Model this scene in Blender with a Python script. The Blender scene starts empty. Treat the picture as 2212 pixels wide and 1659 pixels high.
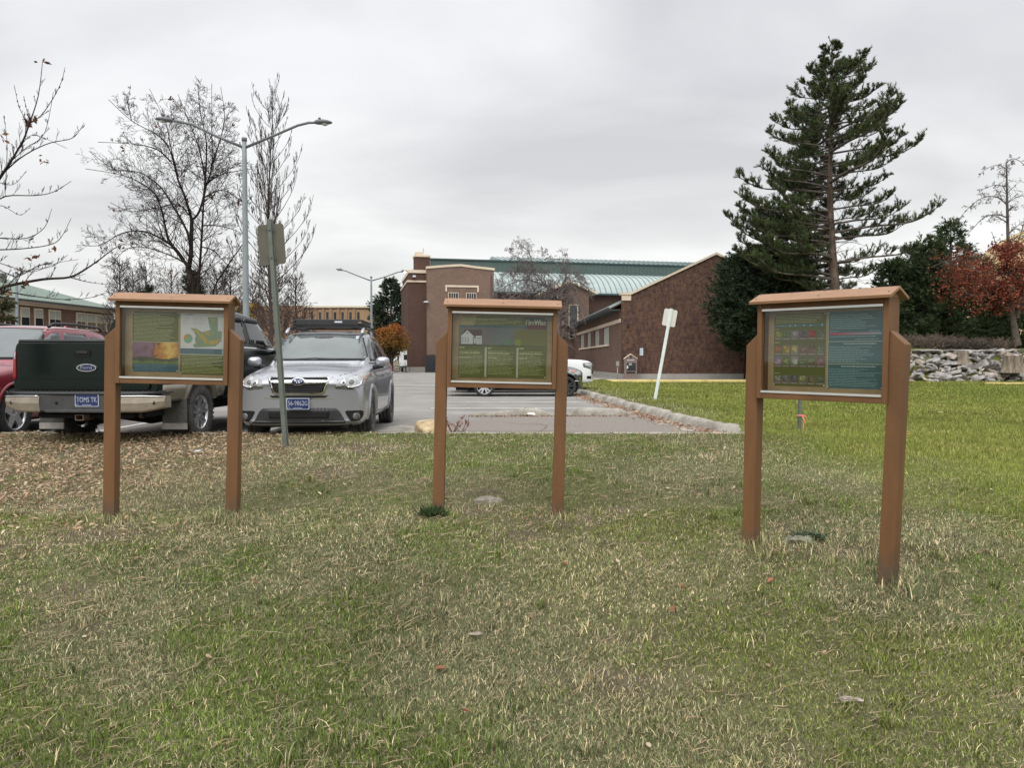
import bpy, bmesh, math, random
import numpy as np
from mathutils import Vector, Matrix, noise as mn
from mathutils.geometry import delaunay_2d_cdt
from mathutils.bvhtree import BVHTree
random.seed(7); RNG = np.random.default_rng(7)
R = math.radians
scn = bpy.context.scene
COL = scn.collection
# ---------------------------------------------------------------- camera
CAMH = 1.13; F = 1662.0; HOR = 780.0; CX = 1106.0; CY = 829.5
PITCH = math.atan((CY-HOR)/F)
def P(vx, vy, Y):
    """point at depth Y that was measured at photo position (vx,vy), 2212 px wide"""
    dx = (vx-CX)/F; dz = -(vy-CY)/F
    d = Vector((dx, math.cos(PITCH)+dz*math.sin(PITCH), dz*math.cos(PITCH)-math.sin(PITCH)))
    return Vector((0, 0, CAMH)) + d*(Y/d.y)
cam = bpy.data.cameras.new('camera'); camo = bpy.data.objects.new('camera', cam); COL.objects.link(camo)
camo.location = (0, 0, CAMH); camo.rotation_euler = (math.pi/2-PITCH, 0, 0)
cam.sensor_width = 36; cam.sensor_fit = 'HORIZONTAL'; cam.lens = 36*F/2212; cam.clip_end = 6000; cam.clip_start = .05
scn.camera = camo
# ---------------------------------------------------------------- tagging
def tag(o, label=None, cat=None, group=None, kind=None):
    if label: o['label'] = label
    if cat: o['category'] = cat
    if group: o['group'] = group
    if kind: o['kind'] = kind
    return o
def empty(name, loc=(0, 0, 0), rz=0, label=None, cat=None, group=None, parent=None):
    o = bpy.data.objects.new(name, None); COL.objects.link(o)
    o.location = loc; o.rotation_euler = (0, 0, rz); o.empty_display_size = .2
    if parent: o.parent = parent
    return tag(o, label, cat, group)
def copy_tree(o, parent=None):
    c = o.copy(); COL.objects.link(c)
    if parent: c.parent = parent
    for ch in list(o.children): copy_tree(ch, c)
    return c
# ---------------------------------------------------------------- mesh builder
class MB:
    def __init__(s): s.v = []; s.f = []; s.m = []; s.c = None; s.sm = []
    def add(s, vs, fs, mi=0, col=None, smooth=False, M=None):
        o = len(s.v)
        if M is not None: vs = [M @ Vector(v) for v in vs]
        s.v.extend([tuple(v) for v in vs])
        for f in fs:
            s.f.append(tuple(i+o for i in f)); s.m.append(mi); s.sm.append(smooth)
        if col is not None or s.c is not None:
            if s.c is None: s.c = [(1, 1, 1)]*(len(s.f)-len(fs))
            s.c.extend([col or (1, 1, 1)]*len(fs))
        return s
    def box(s, c, size, mi=0, M=None, col=None, rz=0):
        x, y, z = [d/2 for d in size]
        vs = [Vector((a*x, b*y, d*z)) for a in (-1, 1) for b in (-1, 1) for d in (-1, 1)]
        if rz:
            q = Matrix.Rotation(rz, 3, 'Z'); vs = [q @ v for v in vs]
        vs = [v+Vector(c) for v in vs]
        return s.add(vs, [(0, 1, 3, 2), (4, 6, 7, 5), (0, 4, 5, 1), (2, 3, 7, 6), (0, 2, 6, 4), (1, 5, 7, 3)], mi, col, M=M)
    def bx(s, x0, x1, y0, y1, z0, z1, mi=0, M=None, col=None):
        return s.box(((x0+x1)/2, (y0+y1)/2, (z0+z1)/2), (x1-x0, y1-y0, z1-z0), mi, M, col)
    def prism(s, pts, a, b, axis='y', mi=0, M=None, smooth=False, col=None):
        """pts 2D outline extruded from a to b along axis"""
        n = len(pts)
        def mk(p, t): return {'y': (p[0], t, p[1]), 'x': (t, p[0], p[1]), 'z': (p[0], p[1], t)}[axis]
        vs = [mk(p, a) for p in pts]+[mk(p, b) for p in pts]
        fs = [tuple(range(n))[::-1], tuple(range(n, 2*n))]+[(i, (i+1) % n, n+(i+1) % n, n+i) for i in range(n)]
        return s.add(vs, fs, mi, col, smooth, M)
    def tube(s, pts, rad, n=6, mi=0, cap=True, M=None, col=None, smooth=True):
        pts = [Vector(p) for p in pts]
        if not hasattr(rad, '__len__'): rad = [rad]*len(pts)
        vs = []; fs = []; prev = None
        for i, p in enumerate(pts):
            t = (pts[min(i+1, len(pts)-1)]-pts[max(i-1, 0)])
            if t.length < 1e-9: t = Vector((0, 0, 1))
            t.normalize()
            a = prev if prev is not None else (Vector((0, 0, 1)) if abs(t.z) < .9 else Vector((1, 0, 0)))
            u = a-t*a.dot(t)
            if u.length < 1e-6: u = t.orthogonal()
            u.normalize(); w = t.cross(u); prev = u
            for k in range(n):
                q = 2*math.pi*k/n
                vs.append(p+(u*math.cos(q)+w*math.sin(q))*rad[i])
        for i in range(len(pts)-1):
            for k in range(n):
                a = i*n+k; b = i*n+(k+1) % n
                fs.append((a, b, b+n, a+n))
        if cap: fs.append(tuple(range(n))[::-1]); fs.append(tuple(range(len(vs)-n, len(vs))))
        return s.add(vs, fs, mi, col, smooth, M)
    def lathe(s, prof, n=32, axis='z', mi=0, M=None, smooth=True, closed=False):
        vs = []; fs = []; m = len(prof)
        for k in range(n):
            q = 2*math.pi*k/n
            for r, h in prof:
                a, b = r*math.cos(q), r*math.sin(q)
                vs.append({'z': (a, b, h), 'x': (h, a, b), 'y': (a, h, b)}[axis])
        for k in range(n):
            for j in range(m-1 if not closed else m):
                a = k*m+j; b = k*m+(j+1) % m; c = ((k+1) % n)*m+(j+1) % m; d = ((k+1) % n)*m+j
                fs.append((a, b, c, d))
        return s.add(vs, fs, mi, None, smooth, M)
    def mesh(s, name, mats):
        me = bpy.data.meshes.new(name)
        me.from_pydata(s.v, [], s.f)
        if not isinstance(mats, (list, tuple)): mats = [mats]
        for m in mats: me.materials.append(m)
        me.polygons.foreach_set('material_index', s.m)
        me.polygons.foreach_set('use_smooth', s.sm)
        if s.c is not None:
            at = me.color_attributes.new('Col', 'FLOAT_COLOR', 'CORNER')
            arr = []
            for p, c in zip(me.polygons, s.c): arr.extend([c[0], c[1], c[2], 1.0]*p.loop_total)
            at.data.foreach_set('color', arr)
        me.update()
        return me
    def build(s, name, mats, parent=None, loc=None, rot=None, fix=True):
        me = s.mesh(name, mats)
        if fix and len(me.polygons) < 20000:
            bm = bmesh.new(); bm.from_mesh(me); bmesh.ops.recalc_face_normals(bm, faces=bm.faces); bm.to_mesh(me); bm.free()
        o = bpy.data.objects.new(name, me); COL.objects.link(o)
        if parent: o.parent = parent
        if loc is not None: o.location = loc
        if rot is not None: o.rotation_euler = rot
        return o
def bevel(o, w=.004, seg=2):
    m = o.modifiers.new('bevel', 'BEVEL'); m.width = w; m.segments = seg; m.limit_method = 'ANGLE'; m.angle_limit = R(40)
    return o
def npmesh(name, V, Fidx, k, mats, colors=None, parent=None, smooth=False):
    """V (n,3) numpy, Fidx (m,k) numpy; colors (m,3) per face"""
    me = bpy.data.meshes.new(name)
    me.vertices.add(len(V)); me.vertices.foreach_set('co', V.astype(np.float32).ravel())
    m = len(Fidx); me.loops.add(m*k); me.loops.foreach_set('vertex_index', Fidx.astype(np.int32).ravel())
    me.polygons.add(m); me.polygons.foreach_set('loop_start', np.arange(0, m*k, k, dtype=np.int32))
    try: me.polygons.foreach_set('loop_total', np.full(m, k, dtype=np.int32))
    except Exception: pass
    if smooth: me.polygons.foreach_set('use_smooth', np.ones(m, dtype=bool))
    for mt in (mats if isinstance(mats, (list, tuple)) else [mats]): me.materials.append(mt)
    me.update(calc_edges=True)
    if colors is not None:
        at = me.color_attributes.new('Col', 'FLOAT_COLOR', 'CORNER')
        c = np.ones((m, k, 4), dtype=np.float32); c[:, :, :3] = colors[:, None, :] if colors.ndim == 2 else colors
        at.data.foreach_set('color', c.ravel())
    o = bpy.data.objects.new(name, me); COL.objects.link(o)
    if parent: o.parent = parent
    return o
# ---------------------------------------------------------------- materials
def srgb(r, g, b):
    f = lambda c: ((c/255+.055)/1.055)**2.4 if c > 10 else c/255/12.92
    return (f(r), f(g), f(b))
def _n(nt, t, **kw):
    n = nt.nodes.new(t)
    for k, v in kw.items(): setattr(n, k, v)
    return n
def mat(name, col, rough=.6, metal=0, var=.0, vscale=6, bump=0, bscale=60, col2=None, coat=0, spec=None, coord='Object', detail=6, stretch=None, vary2=None):
    """principled; var: brightness variation by noise; col2: second colour blended in by noise"""
    m = bpy.data.materials.new(name); m.use_nodes = True; nt = m.node_tree
    b = nt.nodes['Principled BSDF']; b.inputs['Base Color'].default_value = (*col, 1)
    b.inputs['Roughness'].default_value = rough; b.inputs['Metallic'].default_value = metal
    if coat: b.inputs['Coat Weight'].default_value = coat; b.inputs['Coat Roughness'].default_value = .04
    if spec is not None: b.inputs['Specular IOR Level'].default_value = spec
    L = nt.links
    if var or bump or col2 is not None:
        tc = _n(nt, 'ShaderNodeTexCoord'); src = tc.outputs[coord]
        if stretch:
            mp = _n(nt, 'ShaderNodeMapping'); mp.inputs['Scale'].default_value = stretch; L.new(src, mp.inputs[0]); src = mp.outputs[0]
    if var or col2 is not None:
        nz = _n(nt, 'ShaderNodeTexNoise'); nz.inputs['Scale'].default_value = vscale; nz.inputs['Detail'].default_value = detail; nz.inputs['Roughness'].default_value = .65
        L.new(src, nz.inputs['Vector'])
        rp = _n(nt, 'ShaderNodeValToRGB'); L.new(nz.outputs['Fac'], rp.inputs[0])
        c2 = col2 if col2 is not None else tuple(c*(1-var) for c in col); c1 = col if col2 is not None else tuple(min(1, c*(1+var)) for c in col)
        e = rp.color_ramp.elements; e[0].position = .35; e[0].color = (*c2, 1); e[1].position = .65; e[1].color = (*c1, 1)
        L.new(rp.outputs[0], b.inputs['Base Color'])
        mr = _n(nt, 'ShaderNodeMapRange'); mr.inputs['To Min'].default_value = min(1, rough*1.15); mr.inputs['To Max'].default_value = rough*.9
        L.new(nz.outputs['Fac'], mr.inputs[0]); L.new(mr.outputs[0], b.inputs['Roughness'])
    if bump:
        n2 = _n(nt, 'ShaderNodeTexNoise'); n2.inputs['Scale'].default_value = bscale; n2.inputs['Detail'].default_value = 4
        L.new(src, n2.inputs['Vector'])
        bp = _n(nt, 'ShaderNodeBump'); bp.inputs['Strength'].default_value = bump; bp.inputs['Distance'].default_value = .02
        L.new(n2.outputs['Fac'], bp.inputs['Height']); L.new(bp.outputs[0], b.inputs['Normal'])
    return m
def vcmat(name, rough=.8, spec=.3, trans=0, nvar=0, nscale=8):
    """colour comes from the mesh's colour attribute"""
    m = bpy.data.materials.new(name); m.use_nodes = True; nt = m.node_tree; b = nt.nodes['Principled BSDF']
    a = _n(nt, 'ShaderNodeVertexColor', layer_name='Col'); out = a.outputs[0]
    if nvar:
        tc = _n(nt, 'ShaderNodeTexCoord'); nz = _n(nt, 'ShaderNodeTexNoise'); nz.inputs['Scale'].default_value = nscale; nt.links.new(tc.outputs['Object'], nz.inputs['Vector'])
        mr = _n(nt, 'ShaderNodeMapRange'); mr.inputs['To Min'].default_value = 1-nvar; mr.inputs['To Max'].default_value = 1+nvar; nt.links.new(nz.outputs['Fac'], mr.inputs[0])
        vm = _n(nt, 'ShaderNodeVectorMath', operation='SCALE'); nt.links.new(out, vm.inputs[0]); nt.links.new(mr.outputs[0], vm.inputs['Scale']); out = vm.outputs[0]
    nt.links.new(out, b.inputs['Base Color'])
    b.inputs['Roughness'].default_value = rough; b.inputs['Specular IOR Level'].default_value = spec
    if trans:
        t = _n(nt, 'ShaderNodeBsdfTranslucent'); nt.links.new(out, t.inputs[0])
        mx = _n(nt, 'ShaderNodeMixShader'); mx.inputs[0].default_value = trans
        nt.links.new(b.outputs[0], mx.inputs[1]); nt.links.new(t.outputs[0], mx.inputs[2])
        nt.links.new(mx.outputs[0], nt.nodes['Material Output'].inputs[0])
    return m
def brickmat(name, c1, c2, mortar, bw=.22, bh=.075, msize=.012, var=.25, vscale=.35, mott=None, bias=0.0):
    m = bpy.data.materials.new(name); m.use_nodes = True; nt = m.node_tree; b = nt.nodes['Principled BSDF']; L = nt.links
    tc = _n(nt, 'ShaderNodeTexCoord'); sp = _n(nt, 'ShaderNodeSeparateXYZ'); L.new(tc.outputs['Object'], sp.inputs[0])
    ad = _n(nt, 'ShaderNodeMath', operation='ADD'); L.new(sp.outputs[0], ad.inputs[0]); L.new(sp.outputs[1], ad.inputs[1])
    cb = _n(nt, 'ShaderNodeCombineXYZ'); L.new(ad.outputs[0], cb.inputs[0]); L.new(sp.outputs[2], cb.inputs[1])
    br = _n(nt, 'ShaderNodeTexBrick'); L.new(cb.outputs[0], br.inputs['Vector'])
    br.inputs['Color1'].default_value = (*c1, 1); br.inputs['Color2'].default_value = (*c2, 1); br.inputs['Mortar'].default_value = (*mortar, 1)
    br.inputs['Scale'].default_value = 1; br.inputs['Brick Width'].default_value = bw; br.inputs['Row Height'].default_value = bh
    br.inputs['Mortar Size'].default_value = msize; br.inputs['Bias'].default_value = bias
    nz = _n(nt, 'ShaderNodeTexNoise'); nz.inputs['Scale'].default_value = vscale; nz.inputs['Detail'].default_value = 8; nz.inputs['Roughness'].default_value = .7; L.new(cb.outputs[0], nz.inputs['Vector'])
    mr = _n(nt, 'ShaderNodeMapRange'); mr.inputs['From Min'].default_value = .3; mr.inputs['From Max'].default_value = .7; mr.inputs['To Min'].default_value = 1-var; mr.inputs['To Max'].default_value = 1+var; L.new(nz.outputs['Fac'], mr.inputs[0])
    vm = _n(nt, 'ShaderNodeVectorMath', operation='SCALE'); L.new(br.outputs['Color'], vm.inputs[0]); L.new(mr.outputs[0], vm.inputs['Scale'])
    out = vm.outputs[0]
    if mott:
        n2 = _n(nt, 'ShaderNodeTexBrick'); L.new(cb.outputs[0], n2.inputs['Vector']); n2.offset_frequency = 2; n2.offset = .5
        n2.inputs['Scale'].default_value = 1; n2.inputs['Brick Width'].default_value = .22*mott[0]; n2.inputs['Row Height'].default_value = .075*mott[3]; n2.inputs['Mortar Size'].default_value = .0
        n2.inputs['Color1'].default_value = (*mott[1], 1); n2.inputs['Color2'].default_value = (*mott[2], 1)
        mx = _n(nt, 'ShaderNodeMixRGB', blend_type='MULTIPLY'); mx.inputs[0].default_value = 1; L.new(out, mx.inputs[1]); L.new(n2.outputs['Color'], mx.inputs[2]); out = mx.outputs[0]
    L.new(out, b.inputs['Base Color']); b.inputs['Roughness'].default_value = .9; b.inputs['Specular IOR Level'].default_value = .2
    bp = _n(nt, 'ShaderNodeBump'); bp.inputs['Strength'].default_value = .4; bp.inputs['Distance'].default_value = .01; bp.invert = True
    L.new(br.outputs['Fac'], bp.inputs['Height']); L.new(bp.outputs[0], b.inputs['Normal'])
    return m
def glassmat(name, tint=(1, 1, 1), refl=.9):
    m = bpy.data.materials.new(name); m.use_nodes = True; nt = m.node_tree; nt.nodes.clear()
    out = _n(nt, 'ShaderNodeOutputMaterial'); t = _n(nt, 'ShaderNodeBsdfTransparent'); t.inputs[0].default_value = (*tint, 1)
    g = _n(nt, 'ShaderNodeBsdfGlossy'); g.inputs['Roughness'].default_value = .03
    fr = _n(nt, 'ShaderNodeFresnel'); fr.inputs[0].default_value = 1.5
    mu = _n(nt, 'ShaderNodeMath', operation='MULTIPLY'); mu.inputs[1].default_value = refl; nt.links.new(fr.outputs[0], mu.inputs[0])
    mx = _n(nt, 'ShaderNodeMixShader'); nt.links.new(mu.outputs[0], mx.inputs[0]); nt.links.new(t.outputs[0], mx.inputs[1]); nt.links.new(g.outputs[0], mx.inputs[2])
    nt.links.new(mx.outputs[0], out.inputs[0]); return m
M = {}
M['plastic'] = mat('recycled_plastic_brown', srgb(108, 74, 42), .6, var=.18, vscale=5, bump=.25, bscale=350, stretch=(1, 1, .25))
def dirty(m, zs=.13):
    nt = m.node_tree; b = nt.nodes['Principled BSDF']; L = nt.links; src = b.inputs['Base Color'].links[0].from_socket
    tc = _n(nt, 'ShaderNodeTexCoord'); sp = _n(nt, 'ShaderNodeSeparateXYZ'); L.new(tc.outputs['Object'], sp.inputs[0])
    nz = _n(nt, 'ShaderNodeTexNoise'); nz.inputs['Scale'].default_value = 22; nz.inputs['Detail'].default_value = 6; L.new(tc.outputs['Object'], nz.inputs['Vector'])
    a1 = _n(nt, 'ShaderNodeMath', operation='MULTIPLY_ADD'); a1.inputs[1].default_value = .30; L.new(nz.outputs['Fac'], a1.inputs[0]); L.new(sp.outputs[2], a1.inputs[2])
    mr = _n(nt, 'ShaderNodeMapRange'); mr.inputs['From Min'].default_value = zs+.02; mr.inputs['From Max'].default_value = zs+.16; mr.inputs['To Min'].default_value = .75; mr.inputs['To Max'].default_value = 0; L.new(a1.outputs[0], mr.inputs[0])
    mx = _n(nt, 'ShaderNodeMixRGB'); L.new(mr.outputs[0], mx.inputs[0]); L.new(src, mx.inputs[1]); mx.inputs[2].default_value = (.085, .062, .042, 1)
    # faint pale scuffs
    n2 = _n(nt, 'ShaderNodeTexNoise'); n2.inputs['Scale'].default_value = 9; n2.inputs['Detail'].default_value = 9; n2.inputs['Roughness'].default_value = .8
    mp = _n(nt, 'ShaderNodeMapping'); mp.inputs['Scale'].default_value = (3, 3, .5); L.new(tc.outputs['Object'], mp.inputs[0]); L.new(mp.outputs[0], n2.inputs['Vector'])
    m2 = _n(nt, 'ShaderNodeMapRange'); m2.inputs['From Min'].default_value = .60; m2.inputs['From Max'].default_value = .78; m2.inputs['To Max'].default_value = .35; L.new(n2.outputs['Fac'], m2.inputs[0])
    mx2 = _n(nt, 'ShaderNodeMixRGB'); L.new(m2.outputs[0], mx2.inputs[0]); L.new(mx.outputs[0], mx2.inputs[1]); mx2.inputs[2].default_value = (.27, .19, .12, 1); L.new(mx2.outputs[0], b.inputs['Base Color'])
dirty(M['plastic'])
M['plastic_roof'] = mat('recycled_plastic_cedar', srgb(140, 104, 74), .55, var=.10, vscale=4, bump=.2, bscale=350)
M['alu'] = mat('aluminium', (.72, .72, .70), .35, metal=.7, var=.05)
M['board'] = mat('particle_board', srgb(172, 148, 112), .8, var=.14, vscale=14, detail=8)
M['print'] = vcmat('printed_paper', .45, .4, nvar=.05, nscale=3)
M['pane'] = glassmat('clear_pane', (.96, .97, .95), .75)
M['screw'] = mat('dark_screw', (.05, .035, .03), .5)
M['pin'] = mat('white_pin', (.75, .75, .72), .4)
M['galv'] = mat('galvanised_steel', srgb(100, 106, 98), .6, metal=.2, var=.12, vscale=9, bump=.05)
M['signback'] = mat('sign_back_aluminium', srgb(92, 90, 78), .7, metal=.1, var=.10, vscale=5)
M['whitesign'] = mat('sign_back_white', srgb(205, 203, 196), .55, var=.05, vscale=5)
M['whitepost'] = mat('white_post', srgb(212, 220, 216), .5, var=.08, vscale=4)
M['polegrey'] = mat('lamp_pole_grey', srgb(132, 140, 143), .6, metal=.1, var=.10, vscale=2)
M['armgrey'] = mat('lamp_arm_grey', srgb(100, 104, 106), .6, metal=.15)
M['lampglass'] = mat('lamp_lens', (.5, .5, .48), .3)
M['ribbon'] = mat('pink_ribbon', srgb(240, 130, 125), .6)
# vehicle materials
def paint(name, c, rough=.28, metal=0, var=.03):
    return mat(name, c, rough, metal, var=var, vscale=3, coat=.8)
M['silver'] = paint('silver_paint', (.34, .35, .38), .30, .6)
M['red'] = paint('red_paint', (.22, .012, .026), .3, .15)
M['dkgreen'] = mat('dark_green_paint', (.004, .010, .008), .22, 0, var=.05, vscale=3, spec=.35)
M['lens_amber'] = mat('smoked_amber_lens', (.30, .20, .16), .12)
M['tan'] = paint('tan_paint', (.22, .195, .15), .35, .2, .12)
M['black_paint'] = paint('black_paint', (.012, .014, .022), .25)
M['white_paint'] = paint('white_paint', (.72, .74, .74), .3)
M['glass'] = mat('car_glass', (.018, .024, .024), .06, spec=.9)
M['windscreen'] = mat('windscreen_glass', (.085, .10, .10), .07, spec=.9, var=.15, vscale=2.5)
M['chrome'] = mat('chrome', (.78, .79, .80), .12, metal=1)
M['dullchrome'] = mat('dusty_chrome', (.42, .37, .30), .38, metal=.6, var=.18, vscale=5)
M['blackplastic'] = mat('black_plastic', (.022, .023, .025), .5, var=.15, vscale=8)
M['darkgrey'] = mat('dark_grey_plastic', (.05, .05, .052), .6, var=.2, vscale=8)
M['void'] = mat('dark_underside', (.006, .006, .006), .9)
M['tyre'] = mat('tyre_rubber', (.028, .028, .029), .85, var=.3, vscale=10, bump=.3, bscale=40)
M['dusty_tyre'] = mat('dusty_tyre_rubber', (.06, .057, .052), .9, var=.35, vscale=8, bump=.3, bscale=40)
M['rim_silver'] = mat('alloy_rim', (.62, .63, .64), .25, metal=.8)
M['rim_black'] = mat('black_rim', (.03, .03, .032), .35)
M['lens'] = mat('headlamp_lens', (.33, .345, .34), .08, var=.35, vscale=22, spec=.9)
M['lens_dark'] = mat('fog_lamp_lens', (.10, .10, .10), .15, spec=.9)
M['amber'] = mat('amber_lens', (.42, .16, .10), .15)
M['redlens'] = mat('red_tail_lens', (.30, .006, .012), .12, spec=.8)
M['seam'] = mat('panel_gap', (.012, .012, .013), .8)
M['plateblue'] = mat('plate_blue', srgb(30, 42, 92), .45, var=.08, vscale=20)
M['platewhite'] = mat('plate_white', srgb(205, 215, 225), .45)
M['badgeblue'] = mat('badge_blue', (.015, .025, .10), .2)
M['flap'] = mat('mud_flap_grey', (.10, .098, .09), .8, var=.3, vscale=7)
M['flapmetal'] = mat('mud_flap_plate', (.40, .38, .35), .5, metal=.4, var=.2)
M['rust'] = mat('rusty_hitch', (.14, .09, .06), .8, var=.3)
M['glint'] = mat('lamp_reflector', (.8, .8, .8), .15, metal=1)
# setting
M['concrete'] = mat('concrete', srgb(158, 152, 142), .9, var=.22, vscale=3, bump=.5, bscale=45, spec=.2)
M['oldconcrete'] = mat('worn_kerb_concrete', srgb(168, 163, 153), .92, col2=srgb(118, 113, 104), vscale=2.2, bump=.9, bscale=22, spec=.2, detail=9)
M['yellowkerb'] = mat('yellow_kerb_paint', srgb(206, 184, 112), .8, col2=srgb(176, 160, 112), vscale=1.5)
M['linewhite'] = mat('road_paint', srgb(232, 232, 228), .8, col2=srgb(196, 194, 190), vscale=7)
M['cream'] = mat('cream_trim', srgb(205, 190, 168), .8, var=.08, vscale=1)
M['bark'] = mat('bare_bark', (.036, .028, .024), .9, var=.35, vscale=6, spec=.1)
M['bark_grey'] = mat('grey_bark', (.12, .10, .088), .9, var=.35, vscale=4, spec=.1)
M['twig'] = mat('grey_twigs', (.070, .056, .050), .9, var=.3, vscale=1, spec=.1)
M['pinebark'] = mat('pine_bark', (.17, .125, .10), .95, col2=(.07, .05, .04), vscale=5, stretch=(1, 1, .35), spec=.1)
M['leafvc'] = vcmat('leaves', .75, .2, trans=.25)
M['needlevc'] = vcmat('needles', .7, .25, trans=.12)
M['grassvc'] = vcmat('grass_blades', .75, .15, trans=.3)
M['rock'] = mat('rock', srgb(172, 168, 165), .85, col2=srgb(104, 100, 98), vscale=1.8, bump=.6, bscale=6, detail=9, spec=.25)
M['rock2'] = mat('rock_warm', srgb(190, 180, 170), .85, col2=srgb(122, 110, 100), vscale=2.2, bump=.6, bscale=6, detail=9, spec=.25)
M['boulder'] = mat('tan_boulder', srgb(190, 172, 138), .9, col2=srgb(140, 118, 88), vscale=6, bump=.6, bscale=20)
M['stump'] = mat('stump_wood', srgb(150, 138, 122), .9, col2=srgb(92, 82, 72), vscale=3, stretch=(3, 3, .5))
# ================================================================ GROUND
_T = np.random.default_rng(3).random((256, 256))
def vn(x, y, s, seed=0):
    x = np.asarray(x)/s+seed*17.3; y = np.asarray(y)/s+seed*9.7
    xi = np.floor(x).astype(int); yi = np.floor(y).astype(int); fx = x-xi; fy = y-yi
    fx = fx*fx*(3-2*fx); fy = fy*fy*(3-2*fy)
    g = lambda a, b: _T[a % 256, b % 256]
    return (g(xi, yi)*(1-fx)+g(xi+1, yi)*fx)*(1-fy)+(g(xi, yi+1)*(1-fx)+g(xi+1, yi+1)*fx)*fy
def fbm(x, y, s, seed=0, o=3):
    t = 0; a = 1; n = 0
    for i in range(o): t = t+a*vn(x, y, s/2**i, seed+i*5); n += a; a *= .55
    return t/n
def sst(a, b, t): t = np.clip((t-a)/(b-a), 0, 1); return t*t*(3-2*t)
PY = [-8, 0, 3, 4.57, 5.2, 6, 7.5, 9.5, 10.7, 11.0, 2000]; PZ = [-.62, -.52, -.42, -.225, -.13, -.09, -.03, .06, .105, .11, .11]
KY = [10.6, 11.0, 11.6, 12.36, 13, 14.3, 16.2, 19.07, 23, 27.2, 31, 36, 41, 43.6]
KX = [4.6, 3.95, 3.5, 3.32, 3.23, 3.05, 2.97, 2.75, 2.52, 2.34, 2.3, 2.6, 3.6, 4.9]
def kx(y): return np.interp(y, KY, KX)
def gz(x, y):
    x = np.asarray(x, float); y = np.asarray(y, float)
    z = np.interp(y, PY, PZ)
    z = z+(fbm(x, y, 1.6, 11)-.5)*.07*sst(0, 2, y)*(1-sst(10, 10.8, y)*.7)+(fbm(x, y, .5, 12)-.5)*.022
    # lawn on the right of the lot rises a little, then the terrace bank
    rl = sst(0, .8, x-kx(y)-.25)*sst(10.5, 12, y)
    z = z+rl*(.03*sst(12, 20, y)-.02-.19*sst(24, 43, y)*(1-sst(17, 20, x)))
    lot = (y > 10.95) & (x < kx(y)+.12)
    far = (y > 43.9)
    z = np.where(lot | far, -.10, z)
    ter = sst(38.6, 40.6, y)*sst(17.2, 18.6, x)
    z = z*(1-ter)+ter*(1.72+.25*sst(40, 50, y)+(fbm(x, y, 2.5, 5)-.5)*.25)
    return z
def near_dull(x, y):   # 1 = dull dry lawn by the boards, 0 = the bright lawn on the right
    e = x-(3.3+.12*np.maximum(0, 9-y))+(fbm(x, y, 1.0, 21)-.5)*2.0
    near = 1-sst(-1.1, 1.5, e)
    front = 1-sst(.0, 1.0, (y-4.6)+(fbm(x, y, 1.2, 22)-.5)*1.0)
    return np.maximum(near, front*.55)
SOIL = [(-2.95, 5.55, .62, .22), (-3.6, 5.2, .5, .18), (-.35, 6.15, .45, .18), (.35, 5.9, .5, .2), (-2.6, 4.5, .25, .1), (-1.9, 7.9, .5, .3), (-2.0, 9.5, .6, .3), (.05, 5.45, .35, .15), (.6, 4.0, .22, .08), (2.35, 5.05, .5, .12), (.5, 3.55, .3, .1)]
def soil(x, y):
    s = np.zeros_like(np.asarray(x, float))
    for cx, cy, rx, ry in SOIL:
        d = ((x-cx)/rx)**2+((y-cy)/(ry*1.6))**2
        s = np.maximum(s, np.exp(-d))
    s = s+sst(.70, .86, fbm(x, y, .55, 31, 4))*.8
    lit = sst(-1.6, -3.4, x+(fbm(x, y, .8, 33)-.5)*1.5)*sst(5.6, 7.4, y+(fbm(x, y, .7, 34)-.5)*1.2)
    return np.clip(np.maximum(s, lit*.75)*near_dull(x, y), 0, 1)
def gcol(x, y):
    d = near_dull(x, y)[..., None]; s = soil(x, y)[..., None]
    n = fbm(x, y, .8, 41, 4)[..., None]; n2 = fbm(x, y, .25, 43, 3)[..., None]
    dull = np.array([.125, .125, .062])*(1-n)+np.array([.18, .165, .095])*n
    bright = np.array([.13, .165, .028])*(1-n)+np.array([.22, .22, .06])*n
    c = dull*d+bright*(1-d)
    c = c*(1-s*.8)+np.array([.135, .105, .078])*s*.8
    return c*(.46+.42*n2)  # ground toned down: shade between the blades is put into its colour
def grid_axes(segs):
    out = []
    for a, b, s in segs:
        out += list(np.arange(a, b, s))
    out.append(segs[-1][1]); return np.array(sorted(set(np.round(out, 4))))
gx = grid_axes([(-2500, -400, 300), (-400, -60, 34), (-60, -12, 3), (-12, -7, .4), (-7, 7, .07), (7, 30, .25), (30, 60, 2), (60, 400, 34), (400, 2500, 300)])
gy = grid_axes([(-300, -20, 40), (-20, -2, 2), (-2, 2, .4), (2, 11.2, .06), (11.2, 44, .25), (44, 100, 4), (100, 400, 30), (400, 3000, 260)])
X, Y = np.meshgrid(gx, gy); Z = gz(X, Y)
V = np.stack([X.ravel(), Y.ravel(), Z.ravel()], 1)
nx, ny = len(gx), len(gy)
ii = (np.arange(ny-1)[:, None]*nx+np.arange(nx-1)[None]).ravel()
Fq = np.stack([ii, ii+1, ii+nx+1, ii+nx], 1)
ground_m = vcmat('ground_soil_and_thatch', .95, .05, nvar=.75, nscale=70)
pc = gcol(V[:, 0], V[:, 1]); farm = V[:, 1] > 44.5
pc[farm] = np.array([.14, .125, .09])
g = npmesh('ground', V, Fq, 4, ground_m, pc[Fq], smooth=True); tag(g, kind='structure')
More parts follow.
